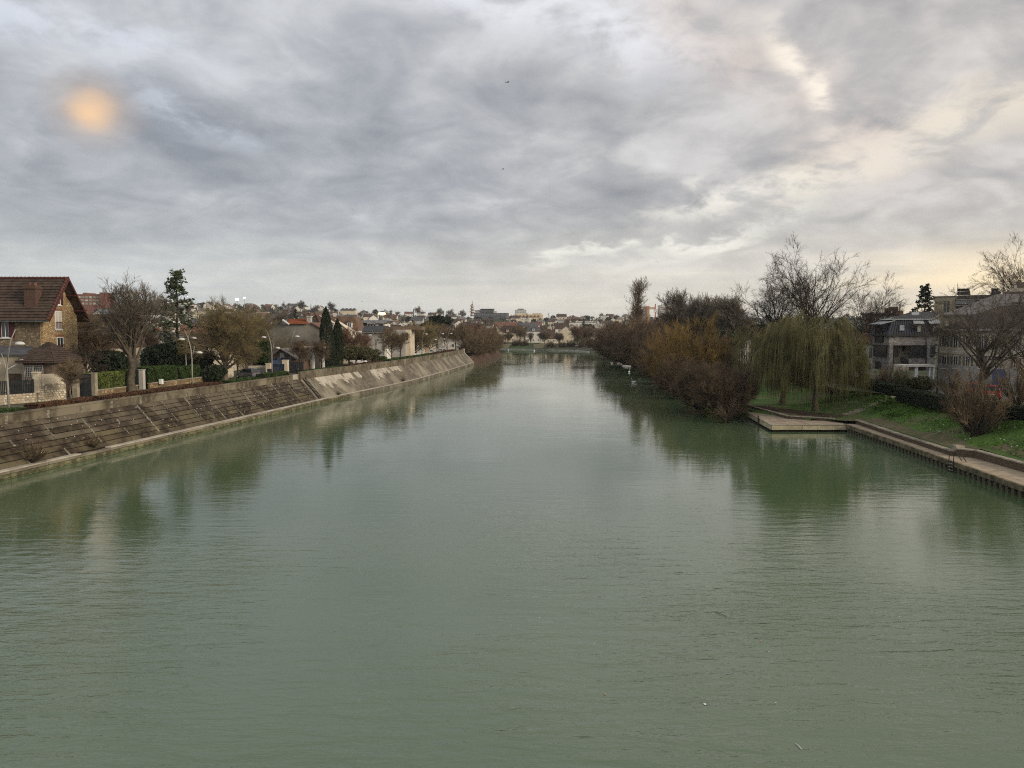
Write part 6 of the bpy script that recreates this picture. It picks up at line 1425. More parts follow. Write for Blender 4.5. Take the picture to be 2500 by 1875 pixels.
conifer('far_conifer', 63, 12.0, 2.6, 8, 'dark', -.1, .35, bare=.05, per=6)
cypress('cypress', 64, 11.4, 1.32, 21000)
leafy('evergreen', 71, [(0, 0, 3.2, 3.2, 3.0, 2.8), (1.6, .4, 4.6, 2.2, 2.2, 1.9), (-1.7, -.3, 3.9, 2.3, 2.2, 2.1), (0, 0, 1.4, 3.0, 2.8, 1.5)], 12000, .13, 'dark', (4, .2))
leafy('bush', 72, [(0, 0, .9, 1.25, 1.2, .95), (.7, .2, .8, .8, .8, .7)], 4200, .07, 'dark')
leafy('olive_bush', 73, [(0, 0, 1.5, 1.6, 1.5, 1.4), (1.0, .3, 1.3, 1.1, 1.0, 1.1), (-.9, 0, 1.2, 1.1, 1.0, 1.0)], 5200, .06, 'olive')
leafy('bright_bush', 74, [(0, 0, 1.0, 1.6, 1.2, 1.1), (1.4, 0, 1.1, 1.2, 1.1, 1.0), (-1.4, .1, .95, 1.2, 1.1, 1.0)], 5200, .08, 'bright')
leafy('umbrella', 75, [(0, 0, 3.0, 3.6, 3.2, 1.3), (1.7, 0, 2.5, 2.2, 2.2, 1.1), (-1.8, .2, 2.5, 2.2, 2.2, 1.2)], 9000, .075, 'olive', (2.8, .16))
leafy('dark_pine', 76, [(0, 0, 9, 4.0, 3.5, 2.2), (-3.5, 0, 10.5, 3.8, 3, 1.6), (3.4, .5, 7, 2.8, 2.6, 2.6), (4.6, 0, 4.0, 2.4, 2.2, 2.8), (-1, 0, 11.5, 3, 2.6, 1.2)], 11000, .2, 'dark', (9.5, .3))
leafy('far_round', 77, [(0, 0, 4.4, 3.4, 3.2, 3.0), (1.6, 0, 5.6, 2.2, 2.2, 1.8), (-1.8, .4, 3.6, 2.2, 2.2, 2.2)], 1500, .34, 'dark', (4, .2))
bare_tree('far_bare_a', 78, 9.5, .22, .9, 14, 60, 900, 1.4, 'brown', up=.35, trunk_f=.2, ang=(18, 58), tw_r=.05)
bare_tree('far_bare_b', 79, 9.0, .22, .9, 14, 60, 900, 1.4, 'dark', up=.35, trunk_f=.2, ang=(18, 58), tw_r=.05)
bare_tree('far_bare_c', 80, 9.0, .22, .95, 14, 60, 900, 1.4, 'rust', up=.35, trunk_f=.2, ang=(18, 58), tw_r=.045)
rnd = random.Random(3)
# -- left bank trees
T = [ # key, px, y, name, label, scale, category, rz
 ('lollipop', 166, 75.6, 'small_bare_tree', 'small round-headed bare tree in front of the pale rubble wall panel', 1.02),
 ('knobbly', 206, 87, 'knobbly_tree', 'knobbly cut-back tree beside the wide dark gate', 1.15),
 ('wood_b', 222, 100, 'bare_tree', 'dark bare tree rising right behind the stone house gable', .80),
 ('pollard', 317, 89.5, 'pollarded_tree', 'thick-trunked pollarded plane with upright shoots, tallest bare tree on the left quay', .98),
 ('dome', 547, 112, 'bare_tree', 'broad domed olive-brown bare tree with very fine twigs right of the cedar', 1.0),
 ('street', 578, 118, 'bare_tree', 'small olive bare tree overlapping the right of the broad domed tree', .92),
 ('dome', 612, 140, 'bare_tree', 'wide bare tree with drooping side branches above the clipped hedge', .95),
 ('street', 601, 117, 'bare_tree', 'slim bare tree in front of the parked grey car', .72),
 ('street', 732, 131, 'bare_tree', 'brown bushy bare tree in front of the stained grey gable wall', .74),
 ('street', 781, 136, 'bare_tree', 'thin brown tree in front of the white pergola, left of the cypresses', .72),
 ('reddish', 851, 156, 'cut_back_tree', 'cut-back tree with a fan of reddish shoots behind the umbrella-shaped bush', 1.0),
 ('reddish', 880, 175, 'cut_back_tree', 'rusty bare tree left of the white gable house', .85),
 ('street', 955, 165, 'bare_tree', 'dark twiggy street tree in front of the white gable end', 1.05),
 ('street', 978, 190, 'bare_tree', 'brown street tree before the plain grey wall', .9),
 ('dome', 1014, 212, 'bare_tree', 'olive-yellow rounded street tree, first of the row toward the bend', .78),
 ('dome', 1044, 226, 'bare_tree', 'brown rounded street tree, second of the row toward the bend', .84),
 ('street', 1066, 236, 'bare_tree', 'brown street tree under the dark pine', 1.25),
 ('street', 1092, 246, 'bare_tree', 'brown street tree just right of the dark pine', 1.2),
 ('street', 1112, 258, 'bare_tree', 'brown street tree third from the river tip', 1.2),
 ('street', 1130, 268, 'bare_tree', 'brown street tree second from the river tip', 1.2),
 ('reddish', 1148, 282, 'bare_tree', 'rust-coloured tree nearest the river tip on the left', 1.25),
 ('wood_b', 905, 225, 'bare_tree', 'bare tree behind the black-roofed house', .8),
 ('wood_a', 690, 240, 'bare_tree', 'tall dark bare tree behind the stained gable', .9),
 ('wood_b', 385, 150, 'bare_tree', 'bare tree just left of the cedar', .75),
 ('wood_b', 348, 128, 'bare_tree', 'bare tree between the pollard and the cedar', .70)]
for (k_, px, y, nm, lab, s) in T: plant_px(k_, px, 0, y, ZQ, nm, lab, s=s)
plant_px('cedar', 434, 0, 121, ZQ, 'cedar_tree', 'tall blue-green conifer with sparse pointed top, tallest tree on the left bank')
plant_px('cypress', 797, 0, 140, ZQ, 'cypress_tree', 'taller of the two dark columnar cypresses, on the left', s=(1.0, 1.0, 1.0)); plant_px('cypress', 823, 0, 143, ZQ, 'cypress_tree', 'shorter of the two dark columnar cypresses, on the right', s=(.86, .86, .82))
for px, y, s, lab in ((268, 101, .72, 'dark evergreen behind the bright hedge'), (392, 110, .85, 'black-green evergreen mass left under the cedar'), (436, 116, .9, 'black-green evergreen mass at the foot of the cedar'), (478, 114, .72, 'dark evergreen right of the curved lamp pair'), (628, 150, .9, 'dark evergreen behind the garages'), (980, 205, .7, 'dark evergreen bush beside the lamp near the grey wall'), (905, 182, .65, 'dark evergreen behind the umbrella-shaped bush'), (928, 186, .7, 'dark green shrub under the black-roofed house')):
    plant_px('evergreen', px, 0, y, ZQ, 'evergreen_tree', lab, s=s)
plant_px('bush', 515, 0, 107.5, ZQ, 'clipped_bush', 'dark rounded clipped bush above the cream wall', 'bush', s=1.15); plant_px('bush', 528, 0, 108.5, ZQ + .6, 'clipped_bush', 'smaller dark bush touching the clipped one above the cream wall', 'bush', s=.9)
plant_px('umbrella', 868, 0, 148, ZQ, 'umbrella_bush', 'wide umbrella-shaped olive bush right of the cypresses', 'bush', s=1.0); plant_px('umbrella', 897, 0, 153, ZQ, 'umbrella_bush', 'second, browner umbrella-shaped bush right of the first', 'bush', s=.85)
plant_px('bright_bush', 925, 0, 168, ZQ, 'yellow_green_bush', 'small yellow-green bush under the double curved lamp', 'bush', s=.7)
plant_px('dark_pine', 1062, 0, 285, ZQ, 'pine_tree', 'large dark spreading pine above the end of the quay', s=1.0)
plant_px('far_conifer', 722, 0, 260, ZQ, 'conifer', 'pointed conifer behind the orange roof patch', s=1.2)
# bright hedges and clipped hedges along the fence line
def fp_(y, o=0): return (flx(y) - o, y)
hedge('hedge', [fp_(82.8, 1.1), fp_(91.5, 1.1)], 1.5, 2.3, ZQ, 'bright', 'bright yellow-green laurel hedge between the wide dark gate and the thick trunk', 13000, .085)
hedge('hedge', [fp_(94.3, 1.1), fp_(100.6, 1.1)], 1.5, 2.5, ZQ, 'hedge', 'taller laurel hedge right of the narrow gate', 11000, .085)
hedge('hedge', [fp_(101.4, 1.1), fp_(106.6, 1.1)], 1.4, 2.2, ZQ, 'hedge', 'laurel hedge between the thin ochre pier and the cream pier', 8000, .085)
q0, q1 = at_y(598, 880, 125), at_y(657, 880, 125); hedge('hedge', [(q0[0], 125.0), (q1[0], 125.6)], 3.0, 3.2, ZQ + 2.0, 'hedge', 'high clipped hedge on top of the garage wall', 9000, .10)
# low beds along the parapet
def le(y, o): return (left_edge(y) - o, y)
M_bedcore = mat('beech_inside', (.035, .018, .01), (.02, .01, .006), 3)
hedge('low_hedge', [le(58, 2.9), le(63.4, 2.9)], 1.3, 0.8, ZQ, 'hedge', 'low dark green hedge at the left edge of the parapet', 3000, .05)
hedge('low_hedge', [le(64.5, 2.9), le(71.5, 2.9)], 1.3, 0.85, ZQ, 'beech', 'low brown beech hedge by the first curved lamp', 9000, .05, core_c='beech_inside')
hedge('low_hedge', [le(72.5, 2.9), le(94, 2.9)], 1.5, 0.8, ZQ, 'beech', 'long low brown beech hedge along the parapet under the pollarded tree', 16000, .05, core_c='beech_inside')
hedge('low_hedge', [le(80, .7), le(92, .7)], .45, .34, ZQ, 'olive', 'thin olive strip of ground cover behind the parapet', 3500, .05)
hedge('low_hedge', [le(95.5, 2.9), le(104, 2.9)], 1.3, 0.8, ZQ, 'hedge', 'low green hedge left of the parked car, by the second lamp', 6000, .05)
hedge('low_hedge', [le(105, 2.9), le(112.5, 2.9)], 1.3, 1.1, ZQ, 'hedge', 'dark green clipped box hedge under the domed tree', 6000, .05)
hedge('low_hedge', [le(118, 2.9), le(132, 2.9)], 1.3, 0.9, ZQ, 'hedge', 'long green hedge behind the lamp next to the navy gate', 7000, .05)
hedge('low_hedge', [le(135, 2.9), le(152, 2.9)], 1.3, 1, ZQ, 'beech', 'brown low hedge at the foot of the cypresses', 8000, .06, core_c='beech_inside')
hedge('low_hedge', [le(156, 2.9), le(200, 2.9)], 1.3, 1.1, ZQ, 'hedge', 'long green and brown hedge along the far part of the quay', 9000, .07)
hedge('low_hedge', [le(202, 2.9), le(236, 2.9)], 1.3, 1.1, ZQ, 'beech', 'last brown hedge along the quay before the bend', 6000, .08, core_c='beech_inside')
# tip scrub on the left, and weeds on the slope
for i, (px, y, s, k_, lab) in enumerate([(1150, 252, 1.0, 'scrub_b', 'grey-brown scrub just beyond the end of the sloping wall'), (1166, 262, 1.1, 'scrub_a', 'reddish scrub at the end of the sloping wall'), (1180, 282, 1.2, 'scrub_b', 'tall brown scrub in the middle of the left river tip'), (1192, 300, 1.25, 'scrub_a', 'reddish brown willow scrub near the left river tip'), (1203, 318, .85, 'scrub_b', 'lowest scrub at the very left river tip'), (1168, 310, 1.5, 'scrub_b', 'tallest brown scrub behind the left river tip')]):
    plant_px(k_, px, 0, y, 1.4, 'riverside_scrub', lab, 'shrub', s=s)
plant(*('small_scrub',), *surf(57.6, .02, .1), 'bare_weed', 'bare twiggy weed growing from the foot of the sloping wall near the left edge', 'weed', s=.8)
plant(*('small_scrub',), *surf(64.2, .05, .1), 'bare_weed', 'brown weed on the ledge where the pale coping is broken', 'weed', s=.55)
plant(*('small_scrub',), *surf(118.2, .0, .1), 'bare_weed', 'tiny dead weed on the ledge of the smooth wall', 'weed', s=.3); plant(*('small_scrub',), *surf(149, .02, .1), 'bare_weed', 'small weed on the ledge at the bend of the smooth wall', 'weed', s=.35)
# -- right bank
def rb(key, px, y, z, nm, lab, cat='tree', s=1.0, rz=None): return plant_px(key, px, 0, y, z, nm, lab, cat, s=s, rz=rz)
xw, yw, zw = lawn_px(1992, 1003)
plant('weeping_a', xw, yw, zw, 'weeping_willow', 'large olive-green weeping willow on the lawn behind the pontoon', s=.89, rz=.4)
xw, yw, zw = lawn_px(1911, 987)
plant('weeping_b', xw, yw, zw, 'weeping_willow', 'smaller weeping willow left of the large one', s=1.12, rz=2.0)
rb('plane', 1985, 112, ZR, 'bare_tree', 'tall dark bare plane towering behind the large weeping willow', s=.92, rz=1.0)
rb('plane', 1890, 122, ZR, 'bare_tree', 'bare plane left behind the willows, lower than the tall one', s=.78, rz=3.0)
rb('plane', 2120, 118, ZR, 'bare_tree', 'thin bare tree between the tall plane and the grey brick house', s=.70, rz=4.4)
SC = [('scrub_a', 1764, 93, .4, .74, 'big red-brown willow shrub leaning over the water by the pontoon', 'shrub', .6), ('scrub_b', 1712, 100, .4, .82, 'dense brown shrub left of the big red-brown one', 'shrub', 1.), ('scrub_a', 1800, 97, .9, .55, 'red-brown shrub between the pontoon and the weeping willow', 'shrub', 2.), ('small_scrub', 1779, 88.5, .1, 1.3, 'low thin twigs at the muddy shore by the pontoon end', 'shrub', 3.),
 ('scrub_a', 1660, 118, .5, .72, 'low brown shrub at the water beyond the big red-brown one', 'shrub', 1.4), ('scrub_o', 1685, 128, 1.0, 1.12, 'tall ochre-yellow willow shrub glowing behind the brown shrubs', 'shrub', .3), ('scrub_o', 1640, 140, .8, 1.0, 'ochre willow shrub nearer the water on the left', 'shrub', 2.2), ('scrub_b', 1735, 130, 1.0, 1.22, 'brown shrub right of the ochre willow', 'shrub', 2.8),
 ('scrub_a', 1612, 152, .3, .80, 'dark brown shrub hanging over the water under the ochre willow', 'shrub', 3.3), ('scrub_b', 1590, 178, .5, 1.1, 'brown shrub left of the ochre willow, near the swans', 'shrub', 4.),
 ('scrub_a', 1560, 200, .6, 1.35, 'large red-brown willow in the middle of the right bank', 'shrub', 5.), ('scrub_b', 1530, 222, .6, 1.45, 'tall brown willow left of the poplar foot', 'shrub', .9), ('scrub_a', 1505, 250, .5, 1.4, 'red-brown willow above the two paired swans', 'shrub', 1.9), ('scrub_b', 1548, 245, 1.5, 1.7, 'broad brown willow behind, under the poplar', 'shrub', 2.9), ('scrub_a', 1590, 215, 1.5, 1.5, 'red-brown willow right of the poplar', 'shrub', 4.9), ('scrub_b', 1492, 285, .5, 1.3, 'brown willow at the left end of the right-bank thicket', 'shrub', .2)]
for (k_, px, y, z, s, lab, cat, rz) in SC: rb(k_, px, y, z, 'riverside_willow', lab, cat, s, rz)
rb('poplar', 1557, 262, ZR, 'poplar_tree', 'slender columnar poplar standing above the brown willows', s=1.28)
WD = [('wood_a', 1655, 190, 1.22, 'tall dark bare tree behind the ochre willow, with upright branches'), ('wood_a', 1700, 180, 1.1, 'dark bare tree right of the flat-topped cedar'), ('wood_b', 1680, 210, 1.2, 'brown bare tree among the dark ones'), ('wood_a', 1735, 175, 1.08, 'dark bare tree with brush-like top, middle of the wood'), ('wood_a', 1762, 170, 1.02, 'dark bare tree second from the right of the wood'), ('wood_a', 1790, 165, 1.05, 'dark bare tree at the right end of the wood'), ('wood_b', 1620, 235, 1.1, 'brown bare tree at the left end of the wood'), ('wood_b', 1820, 200, .95, 'brown bare tree behind the left weeping willow'), ('wood_b', 1770, 215, 1.1, 'brown bare tree behind the brush-topped row'),
 ('wood_b', 1870, 150, .7, 'small bare tree behind the weeping willows'), ('wood_b', 2060, 140, .72, 'bare tree right behind the tall plane'), ('wood_b', 2160, 210, .7, 'bare tree in front of the industrial building'), ('reddish', 1470, 395, 1.2, 'orange-brown tree by the far shore, right of the brick gable'), ('reddish', 1410, 402, 1.4, 'rust-coloured tree in front of the brick-gabled far house'), ('wood_b', 1270, 432, .95, 'wide dark bare tree on the far shore'), ('wood_b', 1240, 428, .65, 'leaning bare tree at the far shore lawn'), ('wood_b', 1330, 415, .7, 'bare tree in front of the wide white far house'), ('wood_b', 1365, 410, .6, 'small bare tree by the boathouse'), ('wood_b', 1440, 405, .85, 'brown bare tree at the right of the far shore'), ('wood_b', 1500, 350, 1.0, 'brown bare tree at the right-hand bend'), ('wood_a', 1295, 425, .5, 'thin dark tree left of the boathouse'), ('wood_b', 1222, 425, .55, 'small bare tree at the left of the far shore lawn'), ('wood_b', 1195, 440, .9, 'bare tree behind the left river tip'), ('wood_b', 1160, 400, .9, 'bare tree behind the last house on the left bank')]
for (k_, px, y, s, lab) in WD: rb(k_, px, y, ZR if y < 390 else 2.2, 'bare_tree', lab, s=s)
rb('evergreen', 1760, 160, ZR, 'evergreen_tree', 'dark evergreen at the foot of the bare wood', s=1.15); rb('dark_pine', 1685, 235, ZR, 'cedar_tree', 'flat-topped dark cedar at the left of the bare wood', s=1.15); rb('evergreen', 1836, 175, ZR, 'evergreen_tree', 'rounded green conifer left of the bare plane', s=1.35); rb('evergreen', 1620, 300, ZR, 'evergreen_tree', 'dark evergreen below the right white high-rise', s=1.5); rb('evergreen', 1560, 300, ZR, 'evergreen_tree', 'dark evergreen at the foot of the poplar', s=1.6)
rb('far_conifer', 1425, 455, ZR, 'conifer', 'dark pointed conifer behind the rust-coloured far tree', s=1.2)
rb('fir', 2256, 150, ZR, 'fir_tree', 'black spreading conifer rising above the dark mansard roof', s=1.0)
rb('house_front', 2400, 80, ZR, 'bare_tree', 'large bare tree with curved limbs in front of the blue door', s=1.12, rz=1.2); rb('house_front', 2512, 80, ZR, 'bare_tree', 'dark bare tree partly outside the right edge', s=.9, rz=.2); rb('wood_b', 2320, 170, ZR, 'bare_tree', 'bare treetop above the apartment block roof, left of its chimneys', s=1.12); rb('wood_b', 2372, 175, ZR, 'bare_tree', 'bare treetop behind the left chimney stack', s=1.02); rb('plane', 2500, 165, ZR, 'bare_tree', 'big twiggy treetop against the sky at the right edge', s=1.22); rb('wood_b', 2430, 180, ZR, 'bare_tree', 'bare treetop between the chimney stacks', s=1.0)
x_, y_, z_ = lawn_px(2385, 1066); plant('lawn_shrub', x_, y_, z_, 'twiggy_shrub', 'tall bare twiggy shrub on the lawn in front of the hedge', 'shrub', s=1.05); x_, y_, z_ = lawn_px(2365, 1052); plant('lawn_shrub', x_, y_, z_, 'twiggy_shrub', 'lower bare shrub touching the tall one on the lawn', 'shrub', s=.8)
for px, y, s, k_, lab in ((2200, 97, .55, 'lawn_shrub', 'reddish garden shrub behind the hedge, left'), (2155, 98, .5, 'lawn_shrub', 'small bare garden shrub in front of the grey house corner'), (2175, 100, .55, 'lawn_shrub', 'brown garden shrub beside the loggia'), (2325, 86, .6, 'lawn_shrub', 'bare shrub in front of the beige house plinth'), (2494, 76, .9, 'lawn_shrub', 'bare upright shrub by the red car')):
    rb(k_, px, y, ZR, 'garden_shrub', lab, 'shrub', s=s)
for px, y, s, lab in ((2207, 95.5, .62, 'green garden bush behind the hedge gap'), (2258, 93.5, .7, 'larger green bush in front of the white canopy posts'), (2243, 95, .6, 'green bush between the two garden bushes')): rb('olive_bush', px, y, ZR, 'garden_bush', lab, 'bush', s=s)
# hedges above the lawn
h = lambda px, py, z: at_z(px, py, z)
A_ = [h(2060, 938, 3.0), h(2131, 953, 3.1), h(2203, 967, 3.15)]; hedge('hedge', A_, 1.6, 1.25, 3.0, 'dark', 'dark clipped hedge left of the gap at the top of the lawn steps', 15000, .055)
B_ = [h(2206, 972, 3.15), h(2290, 990, 3.15), h(2380, 1006, 3.1), h(2445, 1018, 3.1), h(2500, 1024, 3.1), h(2620, 1042, 3.1)]; hedge('hedge', B_, 1.6, 1.25, 2.95, 'dark', 'long dark clipped hedge right of the gap at the top of the lawn', 26000, .055)
# grass: tufts on the lawn (nobody could count them)
g = np.random.default_rng(9); N = 60000; Y_ = g.uniform(44, 98, N); X_ = np.interp(Y_, [44, 82, 84, 98], [32.5, 35, 31, 31]) + g.uniform(3.6, 13.0, N); Zl = lawn_xy(X_, Y_)
dens = .5 + .5 * np.sin(X_ * .7 + 1.3 * np.sin(Y_ * .45)) * np.cos(Y_ * .33); near = X_ - np.interp(Y_, [44, 82], [32.5, 35])
keep = (g.random(N) < (.35 + .6 * dens) * np.clip((near - 4.0) / 3.5, .12, 1)) & ~((np.abs(X_ - xw) < 6) & (Y_ < 92) & (Y_ > 84) & (g.random(N) < .8))
C = np.column_stack([X_, Y_, Zl + .06 + .08 * np.maximum(0, dens - .7)])[keep]; V, Q = [], []; leaf_quads(V, Q, C, .085, g, -1.5, .35)
o = link('grass', qm('grass', V, Q, mat('grass_blades', (.080, .150, .020), (.048, .098, .014), .8, .8, c3=(.065, .115, .025), coords='P'), False)); tag(o, 'green grass blades over the sloping lawn', kind='stuff')
tg = []
for px, py in ((2050, 975), (2075, 968), (2100, 962), (2130, 965), (2170, 985), (2190, 978), (2150, 1000), (2185, 1018), (2020, 982), (2140, 975)):
    x_, y_, z_ = lawn_px(px, py); n = 160; tg.append(np.column_stack([x_ + g.normal(size=n) * .8, y_ + g.normal(size=n) * .6, z_ + .05 + np.abs(g.normal(size=n)) * .16]))
V, Q = [], []; leaf_quads(V, Q, np.concatenate(tg), .12, g, -1, .5); o = link('weed_clumps', qm('weed_clumps', V, Q, LF['grass'], False)); tag(o, 'taller leafy weed clumps on the lawn near the steps', kind='stuff')
m = MB()
for _ in range(45):
    px, py = rnd.uniform(2200, 2500), rnd.uniform(1030, 1100); x_, y_, z_ = lawn_px(px, py)
    if x_ - xr(y_) < 3.8: continue
    q = rnd.uniform(.012, .03); m.box(x_ - q, y_ - q, z_ + .08, x_ + q, y_ + q, z_ + .13)
tag(m.build('fallen_petals', M_frame), 'scattered white petals and litter on the lower lawn', kind='stuff')
# logs and debris at the muddy shore
dl = empty('driftwood', (*at_z(1830, 1035, .05), 0), 'grey driftwood branches stuck beside the pontoon end', 'driftwood')
for a, b_ in (((1805, 1028), (1850, 1034)), ((1822, 1024), (1846, 1040)), ((1790, 1022), (1826, 1032))): p, q = at_z(*a, .1), at_z(*b_, .1); MB().tube([(*p, .1), ((p[0] + q[0]) / 2, (p[1] + q[1]) / 2, .32), (*q, .08)], [.07, .06, .03], 6).build('branch', BK_D, dl)

# -- far shore and hillside trees: copies of the far prototypes
HT = {k_: None for k_ in ('far_bare_a', 'far_bare_b', 'far_bare_c', 'far_round', 'far_conifer')}
DESC = {'far_bare_a': ('far_bare_tree', 'small brown bare tree'), 'far_bare_b': ('far_bare_tree', 'small dark bare tree'), 'far_bare_c': ('far_bare_tree', 'small rusty bare tree'), 'far_round': ('far_evergreen', 'small dark round evergreen'), 'far_conifer': ('far_conifer', 'small dark pointed conifer')}
MASS = []; NT_ = {}
def hill_tree(px, y, key=None, s=None):
    key = key or rnd.choices(list(DESC), [.36, .27, .10, .17, .10])[0]; x_ = at_y(px, 805, y)[0]; z = float(hill_z(x_, y)); a, b_ = zone(px, y); nm, ds = DESC[key]; s = s or rnd.uniform(.75, 1.35)
    for (hx, hy) in taken:
        if abs(hx - x_) < 6.5 and abs(hy - y) < 6.5: return
    lim = nm == 'far_bare_tree' and (NT_.get(nm, 0) >= 285 or y > 1150)
    if lim: MASS.append((key, x_, y, z - .3, s, rnd.uniform(0, 6.28))); return
    NT_[nm] = NT_.get(nm, 0) + 1
    r = empty(nm, (x_, y, z - .3), f'{ds} among the houses, {b_}{a}', 'tree', 'small trees on the far hillside', rz=rnd.uniform(0, 6.28), s=s)
    for n_, me in PROTO[key]: link(n_, me, r)
for y in (480, 510, 545, 580, 620, 665, 715, 770, 830, 900, 980, 1070, 1170, 1280, 1400, 1450):
    n = 30 if y < 1300 else 44
    for k_ in range(n):
        px = 150 + (1640 - 150) * (k_ + rnd.random()) / n; yy_ = y + rnd.uniform(-20, 20); 
        if y < 560 and 1140 < px < 1500 and rnd.random() < .5: continue
        hill_tree(px, yy_)
for _ in range(40): hill_tree(rnd.uniform(1640, 2260), rnd.uniform(420, 1300))
for px, y in ((705, 1050), (715, 1000), (655, 1020), (662, 1020), (680, 1010), (1010, 1250), (1083, 1200), (1090, 1200), (1120, 1220), (760, 1050)): hill_tree(px, y, 'far_conifer', 1.15)
for px, y in ((735, 1050), (1075, 1200), (1100, 1230), (1130, 1230), (810, 1080), (1020, 1220)): hill_tree(px, y, 'far_bare_b', 2.0)
# denser wooded slope at the left (px 590-850) above the rooftops
for k_ in range(60): hill_tree(rnd.uniform(590, 830), rnd.uniform(560, 1000), rnd.choice(['far_bare_a', 'far_bare_b', 'far_bare_c']), rnd.uniform(1.1, 1.6))
# the farthest bare trees run together into one mass
VV, QQ, nb_ = [], [], 0
for (key, x_, y_, z_, s_, rz_) in MASS:
    for n_, me in PROTO[key]:
        v = np.empty(len(me.vertices) * 3, np.float32); me.vertices.foreach_get('co', v); v = v.reshape(-1, 3) * s_; q = np.empty(len(me.loops), np.int32); me.loops.foreach_get('vertex_index', q); q = q.reshape(-1, 4)
        if n_ == 'crown': q = q[::2]
        c, sn_ = math.cos(rz_), math.sin(rz_); VV.append(np.column_stack([v[:, 0] * c - v[:, 1] * sn_ + x_, v[:, 0] * sn_ + v[:, 1] * c + y_, v[:, 2] + z_])); QQ.append(q + nb_); nb_ += len(v)
if VV: o = link('distant_trees', qm('distant_trees', VV, QQ, TW['brown'], False)); tag(o, 'farthest bare trees along the hill crest, run together', kind='stuff'); print('mass trees', len(MASS), nb_)
# undergrowth band on the hill that reads as one mass
N = 26000; g = np.random.default_rng(77); PX = g.uniform(120, 2300, N); Yh_ = 470 + 1000 * g.random(N) ** 1.15; X_ = np.array((PX - 1250) / 1878) * Yh_; Zh = hill_z(X_, Yh_) ; C = np.column_stack([X_, Yh_, Zh + g.random(N) ** 1.6 * 3.6]); V, Q = [], []; leaf_quads(V, Q, C, .85, g)
o = link('hillside_undergrowth', qm('hillside_undergrowth', V, Q, mat('undergrowth', (.075, .062, .04), (.035, .036, .02), .02, .95, c3=(.05, .06, .028), coords='P'), False)); tag(o, 'brown and green garden undergrowth between the far houses', kind='stuff')
# far shore lawns, wall line and shrubs at the water
fsl = MB()
for (a, b_) in ((1206, 1240), (1304, 1326)):
    p0, p1 = at_z(a, 852, 1.0), at_z(b_, 852.5, 1.0); fsl.poly([(p0[0], p0[1] + 3, 1.6), (p1[0], p1[1] + 3, 1.6), (p1[0] + 2, p1[1] + 18, 3.3), (p0[0], p0[1] + 18, 3.3)])
tag(fsl.build('far_lawn', MATS['worn_grass']), 'patches of green lawn on the far shore', kind='structure')
fq = empty('far_quay_wall', (20, 402, 0), 'thin pale quay edge along the far right shore', 'quay wall')
ysq = [(366, 37), (391, 31.0), (402, 17), (415, 2), (430, -10)]
for (a, b_) in zip(ysq, ysq[1:]):
    for i in range(3):
        p = [a[1] + (b_[1] - a[1]) * (i + .03) / 3, a[0] + (b_[0] - a[0]) * (i + .03) / 3]; q = [a[1] + (b_[1] - a[1]) * (i + .97) / 3, a[0] + (b_[0] - a[0]) * (i + .97) / 3]; mm = MB(); mm.hexa([(p[0] - .6, p[1] - .6, -.3), (q[0] - .6, q[1] - .6, -.3), (q[0], q[1], -.3), (p[0], p[1], -.3), (p[0] - .6, p[1] - .6, .42), (q[0] - .6, q[1] - .6, .42), (q[0], q[1], .42), (p[0], p[1], .42)]); mm.build('quay_block', M_lgrey, fq)
fw2 = empty('far_garden_wall', (25, 418, 2), 'long white garden wall low on the far shore', 'wall')
for a, b_, py in ((1335, 1362, 841), (1366, 1395, 841.5), (1404, 1422, 843)): pxbox(MB(), a, py, b_, py + 2, 412 if a < 1400 else 398, .5).build('wall_panel', M_white, fw2)
for px, y, s in [(1215, 432, .5), (1228, 430, .4), (1262, 426, .55), (1280, 422, .5), (1310, 414, .35), (1345, 407, .5), (1372, 403, .45), (1395, 402, .6), (1425, 396, .7), (1450, 385, .8), (1475, 368, .9), (1490, 340, .9)]:
    rb('scrub_b' if int(px) % 2 else 'scrub_a', px, y, .9, 'shore_scrub', 'low brown scrub at the water of the far shore', 'shrub', s=s)['group'] = 'low scrub along the far shore'

# ---------------------------------------------------------------- thin air over the whole valley
hm = bpy.data.materials.new('haze_air'); hm.use_nodes = True; hn = hm.node_tree; hn.nodes.clear()
ho_ = hn.nodes.new('ShaderNodeOutputMaterial'); pv = hn.nodes.new('ShaderNodeVolumePrincipled'); pv.inputs['Color'].default_value = (.80, .83, .88, 1); pv.inputs['Density'].default_value = 0.00011; hn.links.new(pv.outputs[0], ho_.inputs['Volume'])
hz = MB().box(-7000, -7000, -9, 7000, 7000, 92).build('haze', hm); hz['kind'] = 'stuff'; hz['label'] = 'thin pale haze lying over the valley'
